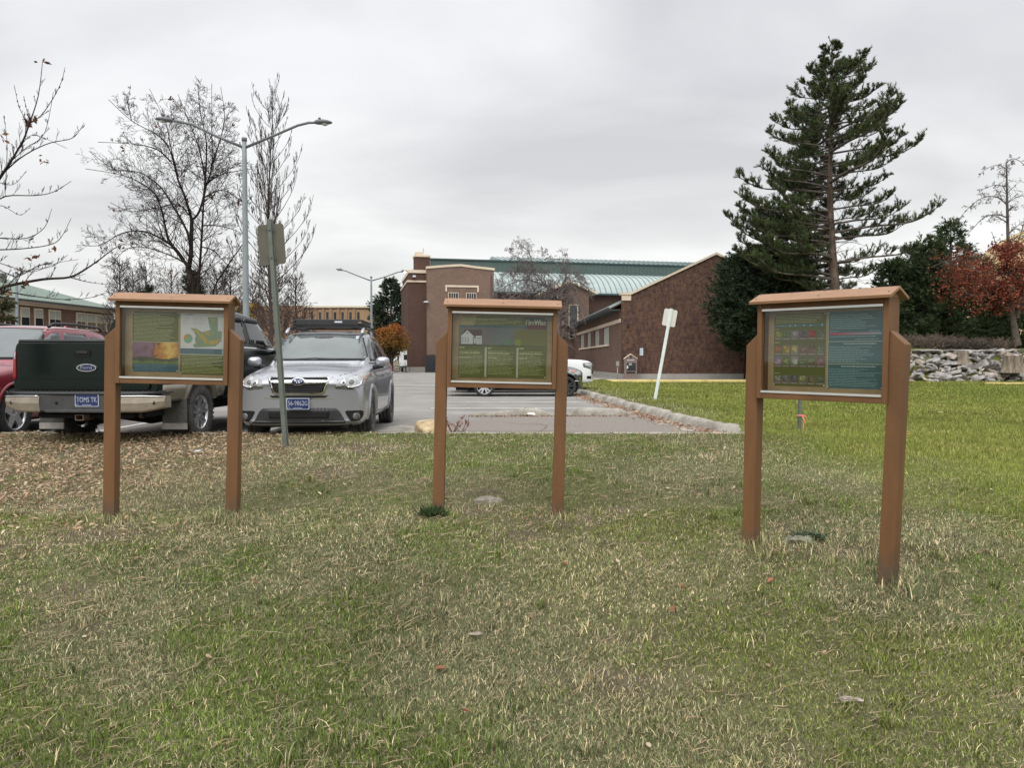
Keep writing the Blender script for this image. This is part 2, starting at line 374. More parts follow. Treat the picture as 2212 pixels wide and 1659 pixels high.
# asphalt lot --------------------------------------------------
asph = mat('asphalt', srgb(143, 140, 136), .92, col2=srgb(120, 116, 111), vscale=.55, bump=.5, bscale=120, spec=.2, detail=9)
ys = list(np.arange(11.03, 43.5, .5))+[43.7]
mb = MB()
vs = []; fs = []
for y in ys: vs += [(-70, y, 0), (-12, y, 0), (float(kx(y))+.05, y, 0)]
for i in range(len(ys)-1):
    for k in range(2):
        a = i*3+k; fs.append((a, a+1, a+4, a+3))
o = len(vs); vs += [(60, 43.7, 0), (60, 84, 0), (float(kx(43.7))+.05, 84, 0), (-12, 84, 0), (-70, 84, 0)]
e = (len(ys)-1)*3
fs += [(e+2, o, o+1, o+2), (e+1, e+2, o+2, o+3), (e, e+1, o+3, o+4)]
mb.add(vs, fs); tag(mb.build('parking_lot', asph), kind='structure')
# patched darker asphalt path between the islands + cracks
patch = mat('patched_asphalt', srgb(134, 127, 120), .95, col2=srgb(116, 109, 102), vscale=16, bump=.6, bscale=60, spec=.15, detail=10)
pp = [(-1.25, 11.03), (3.35, 11.03), (3.2, 12.6), (2.98, 14.2), (2.7, 15.6), (1.2, 15.75), (-.4, 15.3), (-1.3, 13.6)]
tag(MB().add([(x, y, .004) for x, y in pp], [tuple(range(len(pp)))]).build('asphalt_path', patch), kind='structure')
# painted lines
def strip(x0, y0, x1, y1, w, z=.005):
    d = Vector((x1-x0, y1-y0, 0)).normalized(); n = Vector((-d.y, d.x, 0))*w/2; N = 14
    a = Vector((x0, y0, z)); b = Vector((x1, y1, z)); vs = []
    for i in range(N+1):
        p = a+(b-a)*i/N; vs += [p+n*(1+random.uniform(-.15, .1)), p-n*(1+random.uniform(-.15, .1))]
    return MB().add(vs, [(2*i, 2*i+1, 2*i+3, 2*i+2) for i in range(N)])
for (x0, y0, x1, y1) in [(-1.95, 18.4, 2.05, 18.35), (-1.95, 21.15, 2.05, 21.05), (-2.0, 23.8, 2.0, 23.7), (-2.0, 26.6, 1.8, 26.5), (-2.0, 29.4, 1.7, 29.3),
                         (-6.62, 11.3, -6.7, 16.4), (-3.95, 11.3, -4.0, 16.4), (-9.3, 11.3, -9.4, 16.4), (-12, 11.3, -12.1, 16.4), (-30, 36.2, 1.0, 36.0), (-30, 33.5, -24, 33.5)]:
    tag(strip(x0, y0, x1, y1, .11 if y1 < 35 else .2).build('parking_line', M['linewhite']), kind='structure')
tag(strip(-30, 46, 3, 46, .15).build('parking_line', mat('faded_road_paint', srgb(165, 163, 160), .85)), kind='structure')
def crack(x, y, a, n, seed, w=.012):
    rg = random.Random(seed); vs = []; fs = []; p = Vector((x, y, .0055))
    for i in range(n):
        a += rg.gauss(0, .35); d = Vector((math.cos(a), math.sin(a), 0)); q = Vector((-d.y, d.x, 0))*w*rg.uniform(.4, 1.3); vs += [p+q, p-q]; p = p+d*rg.uniform(.12, .3)
        if i: fs.append((2*i-2, 2*i-1, 2*i+1, 2*i))
    tag(MB().add(vs, fs).build('asphalt_crack', cm_), kind='structure')
cm_ = mat('crack_fill', srgb(72, 67, 64), .95)
for k, (x, y, a, n) in enumerate([(-1.0, 12.3, .1, 20), (.6, 11.6, 1.3, 14), (-1.8, 17.2, .05, 26), (-6, 19.5, .2, 30), (.3, 20.2, .0, 12), (-9, 24, .1, 34), (-4.4, 14.6, 1.5, 14), (1.2, 13.2, 2.4, 10), (-3, 31, .1, 30)]): crack(x, y, a, n, k, .012 if y < 15 else .022)
# kerbs --------------------------------------------------------
def sweep(pts, sec, name, m, rough=.015, sub=.22, seed=1, parent=None):
    """pts: list of (x,y,z) path; sec: cross-section (u across to the left, z)"""
    P3 = [Vector(p) for p in pts]; path = []
    for a, b in zip(P3[:-1], P3[1:]):
        n = max(1, int((b-a).length/sub))
        for i in range(n): path.append(a.lerp(b, i/n))
    path.append(P3[-1]); vs = []; k = len(sec); fs = []
    for i, p in enumerate(path):
        t = path[min(i+1, len(path)-1)]-path[max(0, i-1)]; t.z = 0; t.normalize(); n = Vector((-t.y, t.x, 0))
        for u, z in sec:
            q = p+n*u+Vector((0, 0, z))
            d = mn.noise_vector(q*2.3+Vector((seed, 0, 0)))*rough*1.6+mn.noise_vector(q*9)*rough*.7
            vs.append(q+d)
    for i in range(len(path)-1):
        for j in range(k-1):
            a = i*k+j; fs.append((a, a+1, a+k+1, a+k))
    fs.append(tuple(range(k))); fs.append(tuple(range(len(vs)-k, len(vs)))[::-1])
    return tag(MB().add(vs, fs, smooth=True).build(name, m, parent), kind='structure')
ksec = [(.15, -.12), (.15, .05), (.13, .10), (.09, .125), (0, .135), (-.07, .13), (-.11, .105), (-.14, .05), (-.17, -.03)]
# right-hand kerb, broken into cast lengths
kp = [(float(kx(y))+.12, y, 0) for y in (11.95, 12.2, 12.6, 13.3, 14.3, 15.3, 16.3, 17.6, 19, 20.8, 22.8, 25, 27.2, 29, 31, 33.5, 36, 38.5, 41, 43.4)]
kp[0] = (3.62, 11.95, -.05)
kp = kp[::-1]
cuts = [0, 4, 7, 9, 11, 13, 15, 17, len(kp)-1]
for i in range(len(cuts)-1):
    seg = [Vector(p) for p in kp[cuts[i]:cuts[i+1]+1]]
    seg[-1] = seg[-1].lerp(seg[-2], .018); seg[0] = seg[0].lerp(seg[1], .018)
    # path runs toward the camera: left of it (u>0) is the lawn side
    sweep(seg, ksec, 'kerb', M['oldconcrete'], .02, .15, i*3.1)
sec2 = [(-.09, -.2), (-.09, .095), (-.07, .112), (.06, .112), (.075, .095), (.075, -.2)]
for i, (a, b) in enumerate([(-40, -14), (-14, -9), (-9, -5.2), (-5.19, -1.6), (-1.59, 1.4), (1.41, 3.6)]):
    sweep([(a+.01, 10.92, 0), (b-.01, 10.92, 0)], [(u, z) for u, z in sec2], 'kerb', M['concrete'], .005, .3, i)
# yellow kerb at the far side of the lawn
for i in range(9):
    x0 = 4.95+i*3.05
    o = sweep([(x0, 43.75, -.07), (x0+3.03, 43.75, -.07)], [(-.15, -.1), (-.15, .12), (-.11, .15), (.11, .15), (.15, .12), (.15, -.1)], 'kerb', M['yellowkerb'], .006, .5, i)
sweep([(20.7, 33.6, .17), (24.0, 33.5, .17)], [(-.08, -.1), (-.08, .03), (.08, .03), (.08, -.1)], 'edging_strip', M['yellowkerb'], .004, .5, 4)
# gutter slabs crumbling beside the right kerb
mbs = MB()
for (x, y, a, b, r) in [(2.55, 16.6, .3, .6, .05), (2.75, 13.9, .22, .55, .1), (2.95, 12.7, .2, .5, .2), (3.15, 11.9, .16, .32, .2), (2.3, 19.5, .18, .8, .05), (2.1, 23, .16, 1.0, .05)]:
    n = 11; ring = [(x+a*math.cos(2*math.pi*k/n+r)*random.uniform(.75, 1.1), y+b*math.sin(2*math.pi*k/n+r)*random.uniform(.75, 1.1)) for k in range(n)]
    mbs.prism(ring, .001, .014, 'z')
tag(mbs.build('gutter_slab', M['oldconcrete']), kind='structure')
# island nose left of the middle board
n = 13; ring = [(-1.75+.42*math.cos(2*math.pi*k/n)*random.uniform(.8, 1.1), 12.2+1.25*math.sin(2*math.pi*k/n)*random.uniform(.85, 1.05)) for k in range(n)]
tag(MB().prism(ring, .001, .03, 'z').build('worn_slab', M['oldconcrete']), kind='structure')

# ================================================================ GRASS
def scatter(n, x0, x1, y0, y1): return RNG.uniform(x0, x1, n), RNG.uniform(y0, y1, n)
def infrust(x, y, m=.6): return np.abs(x) < .70*y+m
def blades(x, y, h, w, lean, col, mid=True, z0=-.004):
    n = len(x); z = gz(x, y)+z0; a = RNG.uniform(0, 2*np.pi, n); b = a+RNG.normal(0, .5, n)
    wx, wy = np.cos(a)*w/2, np.sin(a)*w/2; lx, ly = -np.sin(b)*lean*h, np.cos(b)*lean*h
    B = np.stack([x, y, z], 1)
    d = np.stack([lx, ly, h*np.sqrt(np.clip(1-lean**2*.6, .05, 1))], 1); W = np.stack([wx, wy, 0*wx], 1)
    if mid:
        md = d*np.array([.38, .38, .62])
        V = np.stack([B-W, B+W, B+md+W*.8, B+md-W*.8, B+d], 1).reshape(-1, 3)
        i = np.arange(n)[:, None]*5
        Fi = np.concatenate([i+[0, 1, 2], i+[0, 2, 3], i+[3, 2, 4]], 1).reshape(-1, 3)
        C = np.repeat(col, 3, 0)
    else:
        V = np.stack([B-W, B+W, B+d], 1).reshape(-1, 3); i = np.arange(n)[:, None]*3
        Fi = i+np.array([[0, 1, 2]]); C = col
    return V, Fi, C
def grass_cols(x, y):
    n = len(x); d = near_dull(x, y)[:, None]; pn = fbm(x, y, .9, 51, 4)[:, None]; p2 = fbm(x, y, 2.2, 52, 3)[:, None]
    r = RNG.random((n, 1)); s = soil(x, y)[:, None]
    green = np.array([.122, .165, .036]); bluish = np.array([.130, .160, .072]); yel = np.array([.21, .21, .055]); straw = np.array([.52, .43, .26]); grey = np.array([.29, .265, .165])
    hg = sst(.36, .60, pn)
    base = green*hg+bluish*(1-hg); base = base*(1-.35*sst(.45, .7, p2))+yel*.35*sst(.45, .7, p2)
    pst = .14+.30*(1-hg)+.4*s
    dead = np.where(RNG.random((n, 1)) < .5, straw, grey)
    base = base*(.72+.6*fbm(x, y, .28, 57, 3)[:, None])
    dullc = np.where(r < pst, dead, base)
    br = np.array([.120, .165, .030])*(1-p2)+np.array([.220, .225, .060])*p2
    brc = np.where(r < .07+.35*sst(.6, .8, pn), np.array([.30, .27, .10]), br)
    # near right foreground: olive, yellower
    ol = sst(1.0, 3.2, x)[:, None]*sst(5.4, 4.2, y)[:, None]
    ol2 = np.array([.24, .20, .06])
    brc = brc*(1-ol*.55)+ol2*ol*.55
    c = dullc*d+brc*(1-d)
    return c*RNG.uniform(.35, 1.75, (n, 1))*(.82+.68*fbm(x, y, 1.3, 58, 3)[:, None])
VV = []; FF = []; CC = []; off = 0
def addb(t):
    global off
    VV.append(t[0]); FF.append(t[1]+off); CC.append(t[2]); off += len(t[0])
def zone(x0, x1, y0, y1, dens, h, w, mid, kerbtest=False, lod=1.0):
    n = int((x1-x0)*(y1-y0)*dens); x, y = scatter(n, x0, x1, y0, y1)
    k = infrust(x, y)
    if kerbtest: k &= (x > kx(y)+.30+RNG.random(n)*.08) & ~((y > 38.2) & (x > 17))
    sfac = soil(x, y); k &= RNG.random(n) > sfac*.72
    k &= RNG.random(n) < .55+.9*fbm(x, y, .35, 61)
    x = x[k]; y = y[k]; d = near_dull(x, y)
    hh = h*RNG.uniform(.45, 1.25, len(x))*(.65+.8*fbm(x, y, .6, 62))*(1-.25*d)
    lean = np.clip(RNG.uniform(.25, 1.15, len(x)), 0, 1.15)
    addb(blades(x, y, hh, w*RNG.uniform(.6, 1.3, len(x)), lean, grass_cols(x, y), mid))
zone(-4.2, 4.2, 2.3, 4.0, 17000, .036, .0042, True)
zone(-5, 5, 4.0, 6.2, 10500, .036, .0050, True)
zone(-6.8, 6.8, 6.2, 8.6, 5200, .038, .0065, False)
zone(-8.4, 8.4, 8.6, 10.86, 3200, .050, .0085, False)
zone(3.2, 9, 10.86, 14, 1700, .055, .011, False, True)
zone(3.0, 14, 14, 21, 750, .065, .017, False, True)
zone(2.5, 22, 21, 30, 330, .07, .026, False, True)
zone(2.3, 31, 30, 43.5, 170, .06, .042, False, True)
# taller tufts round the post feet and scattered
def tuft(cx, cy, r, n, h, col=None, w=.005):
    a = RNG.uniform(0, 6.28, n); q = r*np.sqrt(RNG.random(n)); x = cx+q*np.cos(a); y = cy+q*np.sin(a)
    c = grass_cols(x, y) if col is None else np.array(col)*RNG.uniform(.6, 1.4, (n, 1))
    addb(blades(x, y, h*RNG.uniform(.5, 1.2, n), w, RNG.uniform(.2, .95, n), c, True))
g_ = np.asarray(FF[0]); 
V = np.concatenate(VV); Fi = np.concatenate(FF); C = np.concatenate(CC)
TUFTS = [(-3.13, 5.88, .12, 160, .08), (-2.2, 5.88, .16, 260, .11), (-.5, 6.0, .1, 120, .07), (.4, 5.9, .1, 120, .07), (1.68, 5.12, .16, 260, .10), (2.35, 4.5, .16, 240, .11), (2.2, 5.0, .3, 400, .09)]
for t in TUFTS: tuft(*t)
for i in range(260):
    y = RNG.uniform(2.6, 9.5); x = RNG.uniform(-.68, .68)*y
    tuft(x, y, RNG.uniform(.03, .12), int(RNG.uniform(25, 80)), RNG.uniform(.045, .085))
V = np.concatenate(VV); Fi = np.concatenate(FF); C = np.concatenate(CC)
print('grass tris', len(Fi))
tag(npmesh('grass', V, Fi, 3, M['grassvc'], C), kind='stuff')
# dry straw and pine needles lying on the grass
VV = []; FF = []; CC = []; off = 0
def straws(n, x0, x1, y0, y1, L0, L1, w, cols, lift=.028):
    x, y = scatter(n, x0, x1, y0, y1); k = infrust(x, y) & (near_dull(x, y) > .3); k &= RNG.random(n) < .3+1.1*fbm(x, y, .5, 71); x = x[k]; y = y[k]; n = len(x)
    a = RNG.uniform(0, np.pi, n); L = RNG.uniform(L0, L1, n); z = gz(x, y)+RNG.uniform(.4, 1.2, n)*lift
    d = np.stack([np.cos(a)*L, np.sin(a)*L, RNG.normal(0, .012, n)], 1); W = np.stack([-np.sin(a)*w/2, np.cos(a)*w/2, np.full(n, w*.3)], 1)
    B = np.stack([x, y, z], 1); bend = np.stack([-np.sin(a), np.cos(a), 0*a], 1)*(RNG.normal(0, .12, n)*L)[:, None]
    m = B+d*.5+bend+np.array([0, 0, .006])
    V = np.stack([B-W, B+W, m-W, m+W, B+d], 1).reshape(-1, 3); i = np.arange(n)[:, None]*5
    Fi = np.concatenate([i+[0, 1, 3], i+[0, 3, 2], i+[2, 3, 4]], 1).reshape(-1, 3)
    c = np.array(cols)[RNG.integers(0, len(cols), n)]*RNG.uniform(.7, 1.25, (n, 1))
    addb((V, Fi, np.repeat(c, 3, 0)))
SC = [(.38, .30, .19), (.30, .24, .15), (.33, .23, .14), (.24, .20, .13)]
straws(5600, -4, 4, 2.4, 4.6, .03, .12, .0030, SC)
straws(5600, -6, 6, 4.6, 7.5, .04, .13, .005, SC)
straws(2500, -7.5, 5.5, 7.5, 10.8, .05, .13, .008, SC)
tag(npmesh('dry_straw', np.concatenate(VV), np.concatenate(FF), 3, M['grassvc'], np.concatenate(CC)), kind='stuff')
# fallen leaves (curled, pale undersides up)
VV = []; FF = []; CC = []; off = 0
def leaves(x, y, size, cols, lift=.03, zf=None):
    n = len(x); z = (gz(x, y) if zf is None else np.full(n, zf))+RNG.uniform(.3, 1.1, n)*lift
    a = RNG.uniform(0, 6.283, n); s = size*RNG.uniform(.6, 1.4, n); asp = RNG.uniform(.28, .6, n)
    tl = RNG.normal(0, .35, n); cu = RNG.uniform(.05, .45, n)*s
    u = np.stack([np.cos(a), np.sin(a), tl], 1)*(s/2)[:, None]; v = np.stack([-np.sin(a), np.cos(a), RNG.normal(0, .3, n)], 1)*(s/2*asp)[:, None]
    B = np.stack([x, y, z], 1); up = np.array([0, 0, 1.])*cu[:, None]
    V = np.stack([B-u, B-u*.2-v+up*.5, B+u*.5-v*.8+up*.4, B+u, B+u*.4+v*.9+up*.5, B-u*.3+v+up*.3, B], 1).reshape(-1, 3)
    i = np.arange(n)[:, None]*7
    Fi = np.concatenate([i+[6, 0, 1], i+[6, 1, 2], i+[6, 2, 3], i+[6, 3, 4], i+[6, 4, 5], i+[6, 5, 0]], 1).reshape(-1, 3)
    c = np.array(cols)[RNG.integers(0, len(cols), n)]*RNG.uniform(.75, 1.25, (n, 1))
    addb((V, Fi, np.repeat(c, 6, 0)))
LC = [(.50, .38, .25), (.42, .29, .17), (.36, .24, .15), (.55, .45, .33), (.26, .16, .10), (.30, .21, .14)]
def lz(n, x0, x1, y0, y1, size, f, cols=LC):
    x, y = scatter(n, x0, x1, y0, y1); p = f(x, y); k = infrust(x, y) & (RNG.random(n) < p); leaves(x[k], y[k], size, cols)
lz(26000, -8.5, -1.0, 5.0, 10.84, .043, lambda x, y: sst(-2.3, -4.6, x+.3*(8-y)*.5+(fbm(x, y, .9, 81)-.5)*2.2)*sst(4.6, 7.0, y+(fbm(x, y, .6, 82)-.5)*1.5)*(.25+1.1*fbm(x, y, .4, 83)))
lz(3600, -6, 4.5, 5, 10.8, .036, lambda x, y: (.12+.5*sst(-.5, -3, x))*(.3+fbm(x, y, .5, 84)))
lz(420, -4.5, 4.5, 2.5, 7, .036, lambda x, y: .35+0*x)
lz(22, -3, 4, 2.6, 6, .055, lambda x, y: .8+0*x, [(.42, .20, .10), (.30, .13, .07), (.5, .34, .22)])
lz(60, 4, 20, 9, 40, .10, lambda x, y: .8+0*x, [(.6, .5, .3), (.45, .2, .1)])
# drift of leaves in the gutter
n = 1500; y = RNG.uniform(11.1, 26, n); x = kx(y)-.12-np.abs(RNG.normal(0, .22, n)); leaves(x, y, .06, [(.34, .20, .13), (.26, .14, .10), (.45, .33, .22)], .03, 0)
n = 420; x = RNG.uniform(-.9, 2.4, n); y = 15.72-np.abs(RNG.normal(0, .10, n)); leaves(x, y, .05, [(.30, .17, .12), (.24, .13, .10), (.4, .3, .2)], .02, 0)
n = 300; x = RNG.uniform(-1.9, 3.2, n); y = 11.02+np.abs(RNG.normal(0, .25, n)); leaves(x, y, .05, LC, .02, 0)
tag(npmesh('fallen_leaves', np.concatenate(VV), np.concatenate(FF), 3, M['leafvc'], np.concatenate(CC)), kind='stuff')
# ================================================================ helpers for lettering
def text_geo(s, size, extrude=0.0):
    cu = bpy.data.curves.new('tmp', 'FONT'); cu.body = s; cu.size = size; cu.extrude = extrude; cu.align_x = 'CENTER'; cu.align_y = 'CENTER'
    cu.resolution_u = 3
    o = bpy.data.objects.new('tmp', cu); COL.objects.link(o)
    bpy.context.view_layer.update()
    me = o.evaluated_get(bpy.context.evaluated_depsgraph_get()).to_mesh()
    vs = [v.co.copy() for v in me.vertices]; fs = [tuple(p.vertices) for p in me.polygons]
    o.evaluated_get(bpy.context.evaluated_depsgraph_get()).to_mesh_clear()
    bpy.data.objects.remove(o); bpy.data.curves.remove(cu)
    return vs, fs
def add_text(mb, s, size, c, width=None, mi=0, col=None, bold=0, flip=1):
    """text in the XZ plane facing -Y at c"""
    vs, fs = text_geo(s, size)
    if not vs: return
    w = max(v.x for v in vs)-min(v.x for v in vs); k = (width/w) if width else 1
    for dx in ([0] if not bold else [-bold, 0, bold]):
        mb.add([(c[0]+(v.x*k+dx)*flip, c[1]-abs(dx)*.02, c[2]+v.y) for v in vs], fs, mi, col)
# ================================================================ NOTICE BOARDS
class Print:
    """flat printed sheet: coloured shapes layered 0.3 mm apart, u 0..1 left-right, v 0..1 bottom-top"""
    def __init__(s, x0, x1, z0, z1, y, base, wav=0.0, tilt=0):
        s.x0, s.x1, s.z0, s.z1, s.y = x0, x1, z0, z1, y; s.base = MB(); s.pic = MB(); s.txt = MB(); s.wav = wav; s.tilt = tilt
        N = 48 if wav else 2; vs = []; fs = []
        for j in range(N+1):
            for i in range(N+1): vs.append(s.p(i/N, j/N, 0))
        for j in range(N):
            for i in range(N): a = j*(N+1)+i; fs.append((a, a+1, a+N+2, a+N+1))
        s.base.add(vs, fs, col=base, smooth=True)
        fr = [s.p(0, 0, -.9), s.p(1, 0, -.9), s.p(1, 1, -.9), s.p(0, 1, -.9)]
        s.base.add(fr, [(0, 3, 2, 1)], col=base)
    def p(s, u, v, l):
        d = s.wav*(math.sin(u*5+v*4+1)*.5+math.sin(u*11-v*9)*.3+max(0, .16-abs(u-v+.08))**2*14)
        return (s.x0+(s.x1-s.x0)*u+s.tilt*v, s.y-.0010-l*(.0026 if s.wav else .0004)-d, s.z0+(s.z1-s.z0)*v)
    def poly(s, pts, l, col, mb=None):
        (mb or s.pic).add([s.p(u, v, l) for u, v in pts], [tuple(range(len(pts)))], col=col)
    def rect(s, u0, u1, v0, v1, l, col, mb=None, n=6):
        m = mb or s.pic; vs = []; fs = []
        k = max(1, int(n/6*48*max(u1-u0, v1-v0))) if s.wav else 1
        for j in range(k+1):
            for i in range(k+1): vs.append(s.p(u0+(u1-u0)*i/k, v0+(v1-v0)*j/k, l))
        for j in range(k):
            for i in range(k): a = j*(k+1)+i; fs.append((a, a+1, a+k+2, a+k+1))
        m.add(vs, fs, col=col)
    def lines(s, u0, u1, v0, v1, n, col, l=3, fill=.32, short=.2):
        h = (v1-v0)/n
        for k in range(n):
            v = v1-h*(k+.7); ue = u1-(u1-u0)*(random.random()*short if random.random() < .75 else random.random()*.5); u = u0
            while u < ue-.008:
                w = min(random.uniform(.02, .075), ue-u)
                s.rect(u, u+w, v, v+h*fill*random.uniform(.8, 1.1), l, col, s.txt, 1); u += w+.008
    def blob(s, u, v, ru, rv, l, col, n=9, rough=.25, mb=None):
        s.poly([(u+ru*math.cos(2*math.pi*k/n)*random.uniform(1-rough, 1+rough), v+rv*math.sin(2*math.pi*k/n)*random.uniform(1-rough, 1+rough)) for k in range(n)], l, col, mb)
    def shade(s, u0, u1, v0, v1, nu, nv, fn, l=1):
        vs = []; fs = []; o = []
        for j in range(nv+1):
            for i in range(nu+1): vs.append(s.p(u0+(u1-u0)*i/nu, v0+(v1-v0)*j/nv, l))
        for j in range(nv):
            for i in range(nu):
                a = j*(nu+1)+i; s.pic.add([vs[a], vs[a+1], vs[a+nu+2], vs[a+nu+1]], [(0, 1, 2, 3)], col=fn((i+.5)/nu, (j+.5)/nv))
    def build(s, root):
        b = s.base.build('poster', M['print'], root, fix=False)
        if s.pic.v: s.pic.build('picture', M['print'], b, fix=False)
        if s.txt.v: s.txt.build('lettering', M['print'], b, fix=False)
        for u, v in ((.015, .02), (.985, .02), (.015, .98), (.985, .98)):
            mb = MB(); q = s.p(u, v, 4); mb.tube([q, (q[0], q[1]-.004, q[2])], .0045, 8); mb.build('pin', M['pin'], b)
        return b
OLV = srgb(92, 97, 34); OLV2 = srgb(84, 88, 30); TXT = srgb(196, 198, 140); BLU = srgb(62, 96, 110); TEAL = srgb(66, 104, 112); TTX = srgb(160, 192, 188)
PAPER = srgb(214, 214, 218)
def board(name_label, loc, rz, ry, lean=0.0, roofdark=0):
    root = empty('notice_board', loc, 0, name_label, 'notice board', 'three roofed notice boards on brown posts in the grass')
    root.rotation_euler = (0, R(ry), R(rz))
    W, ZB, ZT, YF, YB = .429, 1.006, 1.643, -.062, .090
    for sx in (-1, 1):
        mb = MB(); a = sx*(W+.001); b = sx*(W+.090)
        sh = lean if sx > 0 else lean*.3
        z0 = -.30; fr = [(a-sh, z0), (b-sh, z0), (b, 1.361), (a, 1.444)]
        mb.prism(fr, -.0445, .0445, 'y')
        o = mb.build('post', M['plastic'], root); bevel(o, .004)
    mb = MB()
    for sx in (-1, 1): mb.bx(min(sx*W, sx*(W-.034)), max(sx*W, sx*(W-.034)), YF, YB, ZB, ZT)
    mb.bx(-W+.0345, W-.0345, YF+.002, YB-.01, ZB+.001, ZB+.040)
    mb.bx(-W+.0345, W-.0345, YF+.002, YB-.01, ZT-.040, ZT-.001)
    bevel(mb.build('display_case', M['plastic'], root), .003)
    MB().bx(-W+.035, W-.035, .026, .044, ZB+.041, ZT-.041).build('back_panel', M['board'], root)
    MB().bx(-W+.036, W-.036, YF+.020, YF+.023, ZB+.0415, ZT-.0415).build('glass_pane', M['pane'], root)
    MB().bx(-W+.035, W-.035, YF-.004, YF+.018, ZB+.0405, ZB+.054).build('metal_trim', M['alu'], root)
    MB().bx(-W+.035, W-.035, YF-.002, YF+.016, ZT-.055, ZT-.0405).build('metal_trim', M['alu'], root)
    mb = MB(); t = .017; ye, yr, zr, ze = -.118, .016, 1.690, 1.633
    for s in (1, -1):
        y0 = ye if s > 0 else 2*yr-ye; dz = t*1.15
        prof = [(y0, ze), (yr, zr), (yr, zr+dz), (y0-s*.004, ze+dz*.95)]
        mb.prism(prof, -W-.030, W+.030, 'x')
    mb.prism([(YF+.004, ZT), (YB-.004, ZT), (YB-.02, ZT+.02), (yr, zr-.012), (YF+.02, ZT+.018)], -W+.002, -W+.02, 'x')
    mb.prism([(YF+.004, ZT), (YB-.004, ZT), (YB-.02, ZT+.02), (yr, zr-.012), (YF+.02, ZT+.018)], W-.02, W-.002, 'x')
    rf = mb.build('roof', M['plastic_roof'], root); bevel(rf, .002)
    for x in (-.43, 0, .43): MB().lathe([(0, .003), (.005, .002), (.006, -.004)], 8, M=Matrix.Translation((x, ye+.045, ze+.040))).build('screw', M['screw'], rf)
    for x in (-.445, -.22, 0, .22, .445): MB().lathe([(0, .004), (.005, .003), (.006, -.004)], 8, M=Matrix.Translation((x, yr-.006, zr+.018))).build('screw', M['screw'], rf)
    return root
YP = .0255
# board 1: text, county map, wildfire photograph --------------------------------
b1 = board('left notice board showing a white county map and a wildfire photograph', (-2.645, 5.97, -.055), 1.0, 1.4, .012)
p = Print(-.338, .016, 1.098, 1.566, YP, OLV)
p.lines(.03, .92, .52, .98, 21, TXT, 3, .30, .15)
p.rect(0, 1, .495, .505, 2, srgb(190, 190, 160))
def fire(u, v):
    n = mn.noise(Vector((u*5, v*4, 3)))*.5+mn.noise(Vector((u*13, v*9, 7)))*.3; t = u*1.15+n*.5+.05
    if v < .30+.05*math.sin(u*7)+n*.06-.08*abs(u-.45):
        return tuple(c*(1+n) for c in (srgb(70, 72, 44) if v > .12+n*.05 else srgb(96, 116, 46)))
    pur = Vector(srgb(138, 104, 124)); ora = Vector(srgb(190, 122, 46)); yel = Vector(srgb(232, 196, 100)); dk = Vector(srgb(92, 54, 50))
    if t < .55: c = pur.lerp(dk, max(0, n+.1))
    elif t < .68: c = dk.lerp(ora, (t-.55)/.13)
    else: c = ora.lerp(yel, max(0, min(1, 1-abs(u-.80+n*.3)*5)))
    return tuple(c)
p.shade(0, 1, .135, .492, 56, 30, fire, 1)
p.rect(0, 1, 0, .13, 1, BLU); p.lines(.05, .9, .015, .115, 5, srgb(120, 150, 160), 3, .3)
p.build(b1)
p = Print(.033, .386, 1.085, 1.560, YP, PAPER)
p.lines(.10, .38, .965, .99, 1, srgb(110, 110, 112), 3, .5); p.lines(.04, .22, .82, .94, 6, srgb(165, 165, 168), 3, .25); p.lines(.27, .55, .82, .94, 6, srgb(165, 165, 168), 3, .25)
MG = srgb(132, 152, 122); MO = srgb(188, 160, 66); V_ = lambda q: [((x-1090)/615, 1-(y-370)/790) for x, y in q]
p.poly(V_([(1452, 415), (1588, 412), (1592, 590), (1648, 592), (1640, 715), (1560, 790), (1440, 800), (1300, 812), (1262, 800), (1264, 768), (1292, 762), (1284, 690), (1298, 660), (1262, 600), (1212, 560), (1290, 562), (1380, 608), (1492, 580), (1470, 500)]), 1, MG)
for q in ([(1240, 572), (1300, 575), (1380, 640), (1440, 690), (1475, 715), (1430, 770), (1400, 720), (1330, 650), (1262, 590)], [(1400, 610), (1470, 600), (1500, 640), (1450, 650)], [(1480, 720), (1600, 700), (1635, 690), (1560, 770), (1470, 760)], [(1510, 430), (1540, 430), (1535, 470), (1505, 460)]):
    p.poly(V_(q), 2, MO)
for k in range(16): p.blob(*(V_([(random.uniform(1300, 1620), random.uniform(620, 780))])[0]), .018, .012, 2.5, random.choice([srgb(120, 146, 132), srgb(168, 150, 70), srgb(110, 140, 100)]))
pc = V_([(1190, 697)])[0]
p.poly([(pc[0]+.098*math.cos(a*math.pi/14), pc[1]+.076*math.sin(a*math.pi/14)) for a in range(28)], 2, srgb(130, 168, 142))
p.poly([pc]+[(pc[0]+.098*math.cos(R(a)), pc[1]+.076*math.sin(R(a))) for a in range(92, 185, 10)], 3, srgb(206, 140, 60))
p.rect(0, 1, .335, .425, 1, BLU); p.lines(.05, .8, .35, .41, 2, srgb(120, 150, 160), 3, .3); p.rect(.91, .98, .345, .415, 2, srgb(170, 180, 185))
p.rect(0, 1, .322, .333, 1, srgb(190, 190, 160)); p.rect(0, 1, 0, .320, 1, OLV2); p.lines(.03, .96, .02, .31, 13, TXT, 3, .30, .15)
p.build(b1)
